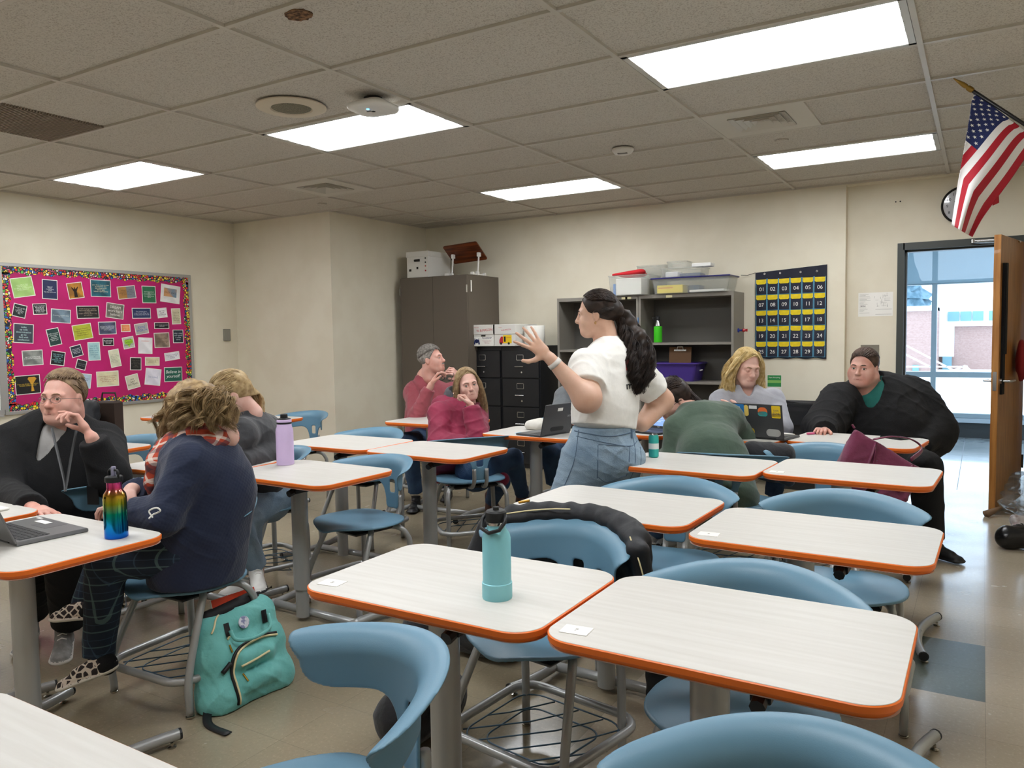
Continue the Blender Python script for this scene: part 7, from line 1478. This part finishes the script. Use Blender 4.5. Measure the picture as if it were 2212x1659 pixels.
# burgundy tote
tb = empty('tote_bag', 'burgundy quilted tote bag with glossy straps slumped on a chair', 'bag', tuple(J(1895, 1080, 4.15))); M_tote = cloth('tote_burgundy', '6e2446', '611d3c', .35, 35, .6, .2); M_strap = mat('strap_burgundy', '6a2a45', .25)
s = S(); dpt = 4.13; TL, TR, BR, BL = J(1846, 925, dpt), J(1998, 1018, dpt-.05), J(1945, 1085, dpt), J(1790, 1040, dpt+.05)
def bagd(D, Mi, ax):
    X = ax[0][:, None, None]; Y = ax[1][None, :, None]; Z = ax[2][None, None, :]; n = unit(np.cross(TR-TL, BL-TL)); c = (TL+TR+BR+BL)/4
    if np.dot(n, CF) > 0: n = -n
    dot = lambda v, p: (X-p[0])*v[0]+(Y-p[1])*v[1]+(Z-p[2])*v[2]
    d = np.full(D.shape, -1.0)
    for a, b in ((TL, TR), (TR, BR), (BR, BL), (BL, TL)):
        o = np.cross(b-a, n); o = unit(o)
        if np.dot(o, c-a) > 0: o = -o
        d = np.maximum(d, dot(o, a))
    t = dot(unit(TL-BL), TL)*-1; th = .012+.07*np.clip(t/.35, 0, 1); e_ = np.abs(dot(n, c))-th; k = .03; h_ = np.maximum(k-np.abs(d-e_), 0)/k
    return (np.maximum(d, e_)+h_*h_*k*.25).astype(np.float32), Mi
s.fun(bagd).folds(.006, 16, 4); P_ = np.stack([TL, TR, BR, BL]); V, F, M_ = s.mesh(.006, P_.min(0)-.1, P_.max(0)+.1); o = meshobj('bag_body', V, F, M_tote, tb, True); bod = o
for L_ in ([(1889, 947), (1868, 1000), (1850, 1045)], [(1889, 947), (1880, 1000), (1872, 1050)], [(1968, 993), (1945, 1020), (1925, 1060)]):
    Vv = drape(bod, [J(x, y, dpt) for x, y in spline(L_, 6)], CF, .003); MB().tube([tuple(v) for v in Vv], .011, 6, flat=.3).build('strap_panel', M_strap, tb, smooth=True)
MB().tube([tuple(J(x, y, d)) for x, y, d in [(*p[:2], p[2]) for p in spline([(1889, 949, 4.07), (1903, 946, 4.09), (1930, 943, 4.12), (1965, 948, 4.16), (1988, 962, 4.16), (1990, 975, 4.12), (1968, 993, 4.06)], 5)]], .012, 8, flat=.35).build('handle', M_strap, tb, smooth=True)
MB().tube([tuple(J(1846, 925, dpt)), tuple(J(1841, 917, dpt))], .006, 6).build('corner_tab', M_strap, tb)
settle(tb)
# aqua backpack
bp = empty('backpack', 'aqua backpack with cream zippers leaning open on the floor', 'backpack', (-2.52, 2.12, 0)); M_bp = cloth('backpack_aqua', '72bdb8', '66b0ab', .2, 60, .75, .1); M_zip = mat('zip_cream', 'e0d3a6', .45); M_gold = MATS['gold']
ux = unit([.06, 1, 0]); ul = unit([-.3, .06, .95]); un = np.cross(ux, ul)   # along the width, up the leaning back, out of the front
if un[0] < 0: un = -un
o0 = A3(-2.37, 1.99, .0); Q = lambda a, b_, c: o0+ux*a+ul*b_+un*c
s = S(); s.cap(Q(-.13, .06, -.06), Q(.13, .06, -.06), .075, .075, .03).cap(Q(-.12, .2, -.06), Q(.12, .2, -.06), .075, .072, .03).cap(Q(-.11, .30, -.065), Q(.11, .32, -.065), .06, .06, .03); s.cap(Q(-.12, .06, -.06), Q(-.11, .3, -.06), .075, .055, .04).cap(Q(.12, .06, -.06), Q(.11, .3, -.06), .075, .055, .04)
s.cap(Q(-.05, .08, .005), Q(.07, .08, .005), .035, .035, .02).cap(Q(-.05, .17, .0), Q(.07, .17, .0), .04, .035, .02); s.cap(Q(-.16, .07, -.06), Q(-.155, .14, -.06), .045, .04, .02)
s.cap(Q(-.1, .36, -.07), Q(.1, .38, -.07), .035, .035, .01, sub=1).folds(.006, 22, 3).plane((0, 0, .003), (0, 0, -1)); bo = sdfobj('bag_body', s, M_bp, bp, .005)
def bline(nm, pts, r, m, flat=None, off=.003):
    V = drape(bo, [Q(*p) for p in spline([(a, b_, .2) for a, b_ in pts], 6)], -un, off, 0); return MB().tube([tuple(v) for v in V], r, 6, flat=flat).build(nm, m, bp, smooth=True)
bline('pocket_piping', [(-.10, .02), (-.105, .12), (-.09, .19), (-.04, .22), (.05, .23), (.12, .22)], .006, M_cap); bline('pocket_zip', [(-.095, .02), (-.098, .12), (-.083, .185), (-.04, .213), (.05, .223), (.12, .212)], .0045, M_zip, off=.006)
bline('small_zip', [(-.07, .15), (-.01, .155), (.06, .165)], .0045, M_zip); bline('small_zip', [(-.09, .26), (-.06, .285)], .004, M_zip); bline('elastic_band', [(-.14, .15), (-.105, .175)], .010, M_cap)
bline('top_zip', [(-.145, .3), (-.1, .352), (0, .36), (.1, .372)], .004, M_zip)
for a in (-.07, .1):
    V = drape(bo, [Q(a-.012, .32, .2), Q(a-.012, .27, .2)], -un, .004, 0); MB().tube([tuple(v) for v in V], .013, 5, flat=.25).build('handle_tab', M_cap, bp)
P = spline([Q(-.08, .29, .02), Q(-.07, .25, .035), Q(0, .235, .045), Q(.08, .25, .04), Q(.1, .3, .02)], 6); MB().tube([tuple(p) for p in P], .007, 8).build('carry_handle', M_bp, bp, smooth=True)
c = Vector(drape(bo, [Q(-.0, .30, .2)], -un, .002, 0)[0]); mq = Vector(un).to_track_quat('Z', 'Y').to_matrix().to_4x4(); MB().lathe([(.024, 0), (.024, .002), (.021, .003)], n=28, M=Matrix.Translation(c) @ mq).build('round_badge', mat('badge_print', 'd9dae4', .3, c2='8b8fb4', scale=60, fac=(.48, .52)), bp)
for a, b_ in ((-.092, .24), (-.06, .12), (-.095, .03)): V = drape(bo, [Q(a, b_, .2), Q(a+.002, b_-.03, .2)], -un, .006, 0); MB().tube([tuple(v) for v in V], .0035, 6).build('zip_pull', M_gold, bp)
s = S(); s.cap(Q(-.11, .355, -.075), Q(.1, .375, -.075), .028, .03, .01).cap(Q(-.15, .36, -.07), Q(-.155, .2, -.09), .012, .012, .01); sdfobj('dark_lining', s, mat('lining_black', '17171b', .7), bp, .005)
MB().tube([tuple(p) for p in spline([Q(-.155, .22, -.1), Q(-.17, .1, -.08), A3(-2.45, 1.82, .03), A3(-2.37, 1.76, .006), A3(-2.25, 1.75, .006)], 6)], .018, 6, flat=.15).build('shoulder_strap', M_cap, bp, smooth=True)
MB().tube([tuple(Q(-.158, .21, -.06)), tuple(Q(-.165, .17, -.05))], .016, 6, flat=.4).build('zip_tag', M_bp, bp)
settle(bp)
fr_ = frame(Q(.02, .37, -.07), ux, ul); nb = empty('folder', 'orange red booklet sticking out of the aqua backpack', 'booklet', tuple(Q(.02, .37, -.07)))
o = MB().box(-.1, .1, -.1, .045, -.004, .004, fr_).build('cover', mat('folder_red', 'd9401c', .5), nb); MB().box(-.103, -.1, -.1, .045, -.003, .003, fr_).build('pages', M_paper, nb)
fit('lettering', 'english', .05, .008, fr_ @ T_((-.03, -.0, .0042)), M_paper, nb); settle(nb)
# dark backpack and bag under the desks
def blob(name, lb, cat, caps, m, h=.007, amp=.006, loc=(0, 0, 0), pl=True):
    s = S(); [s.cap(*c) for c in caps]; s.folds(amp, 20, 5)
    if pl: s.plane((0, 0, .003), (0, 0, -1))
    o = sdfobj(name, s, m, None, h); o.location = loc; return tag(o, lb, cat)
M_bb = cloth('bag_black', '15161a', '1c1d22', .2, 70, .8)
e = empty('backpack', 'black backpack with copper panel under the foreground desks', 'backpack', (-1.66, 2.1, 0)); s = S(); s.cap((0, -.1, .1), (0, .1, .1), .1, .1, .04).cap((0, -.08, .28), (0, .08, .3), .085, .08, .04).cap((0, 0, .34), (0, 0, .42), .08, .05, .05).folds(.007, 20, 6).plane((0, 0, .003), (0, 0, -1)); bo2 = sdfobj('bag_body', s, M_bb, e, .007); MB().tube(spline([(.06, -.06, .4), (.11, -.08, .3), (.1, -.09, .12)], 6), .014, 6, flat=.3).build('shoulder_strap', M_cap, e, smooth=True); MB().box(.0, .07, -.1, -.085, .3, .38, b=.004).build('copper_panel', mat('copper_cloth', '9a5a42', .5), e)
blob('black_bag', 'black bag standing behind the aqua bottle desk', 'bag', [((-.08, 0, .12), (.08, 0, .12), .12, .12, .04), ((-.06, 0, .3), (.06, 0, .32), .1, .09, .05), ((-.02, 0, .42), (.0, 0, .56), .08, .035, .06)], M_bb, loc=(-1.83, 2.78, 0))
# padded jacket over the chair back behind the aqua bottle
jk = empty('padded_jacket', 'black padded jacket with gold zips draped over a blue chair back', 'jacket', (-1.17, 2.4, .45)); M_puf = mat('puffer_black', '14161c', .6, c2='101217', scale=8, bump=.2, bscale=40)
cx, cy = -1.2, 2.12; ca = math.atan2(-1, -.16)-math.pi/2; W_ = lambda x, y, z: A3(cx+x*math.cos(ca)-y*math.sin(ca), cy+x*math.sin(ca)+y*math.cos(ca), z)
s = S(); rim = [W_(x, -.30+.19*(x/.3)**2+.0, .765-.035*(x/.3)**2) for x in np.linspace(-.3, .3, 9)]
s.chain(rim, [.028]*9, k=.03)
for x in np.linspace(-.27, .27, 13): y = -.335+.18*(x/.3)**2; s.cap(W_(x, y, .76), W_(x*1.05, y-.02, .45), .028, .03, .04)
s.cap(W_(-.3, -.12, .73), W_(-.33, -.15, .42), .03, .05, .03).cap(W_(.31, -.13, .72), W_(.345, -.17, .45), .03, .045, .03).cap(W_(-.345, -.17, .45), W_(-.34, -.18, .27), .055, .045, .03).cap(W_(.2, -.33, .5), W_(.19, -.35, .28), .055, .045, .03).cap(W_(-.2, -.33, .5), W_(-.25, -.33, .25), .03, .02, .03)
def puffs(D, Mi, ax): Z = ax[2][None, None, :]; return (D+.0035*np.abs(np.cos(ax[0][:, None, None]*math.pi/.07+ax[1][None, :, None]*8))+.0015*np.cos(Z*2*math.pi/.06)).astype(np.float32)+0*D, Mi
s.fun(puffs).noise(.003, 18, 5); sdfobj('shell', s, M_puf, jk, .006)
MB().tube([tuple(W_(x, -.255+.16*(x/.3)**2, .79-.035*(x/.3)**2)) for x in np.linspace(.30, .05, 6)], .0025, 6).build('gold_piping', M_zip, jk); MB().tube([tuple(W_(.23, -.19, .80)), tuple(W_(.19, -.2, .81))], .005, 6).build('gold_zip_pull', M_gold, jk)
MB().tube([tuple(p) for p in spline([W_(-.27, -.12, .77), W_(-.32, -.09, .71), W_(-.345, -.1, .6), W_(-.355, -.12, .48)], 5)], .0022, 6).build('gold_piping', M_zip, jk); settle(jk)
# puffer coat and brown bag on the far left desk
s = S(); 
for k in range(5): z = .03+.055*k; s.cap((-.14+.015*k, 0, z), (.10-.0*k, .02, z+.004), .045, .043, .012)
s.cap((.11, -.02, .22), (.16, -.03, .05), .045, .04, .015).cap((.0, 0, .25), (.1, 0, .24), .05, .04, .02).noise(.004, 30, 3).plane((0, 0, .002), (0, 0, -1)); o = sdfobj('puffer_coat', s, M_puf, None, .007); o.location = (-4.74, 2.70, .742); tag(o, 'black puffer coat heaped behind the woman in black fleece', 'coat')
e = empty('brown_bag', 'upright dark brown bag behind the black puffer coat', 'bag', (-4.70, 2.87, .742), .35); MB().box(-.075, .06, -.04, .04, 0, .28, b=.012).build('bag_body', mat('leather_brown', '33261f', .5), e); MB().tube([(-.06, 0, .28), (-.05, 0, .33), (.04, 0, .33), (.05, 0, .28)], .006, 6).build('handle', mat('leather_brown2', '2a1f1a', .5), e)
o = blob('black_jacket', 'black jacket bundled on the chair right of the green sweater', 'jacket', [((0, 0, 0), (.16, .05, -.02), .06, .07, .03), ((.1, .0, -.02), (.2, .02, -.16), .05, .03, .04), ((.0, .05, -.08), (.12, .05, -.1), .08, .08, .04)], M_bb, loc=tuple(J(1625, 975, 4.5)), pl=False)

for o in [o for o in bpy.data.objects if o.type == 'MESH' and len(o.data.vertices) == 0]: bpy.data.objects.remove(o)
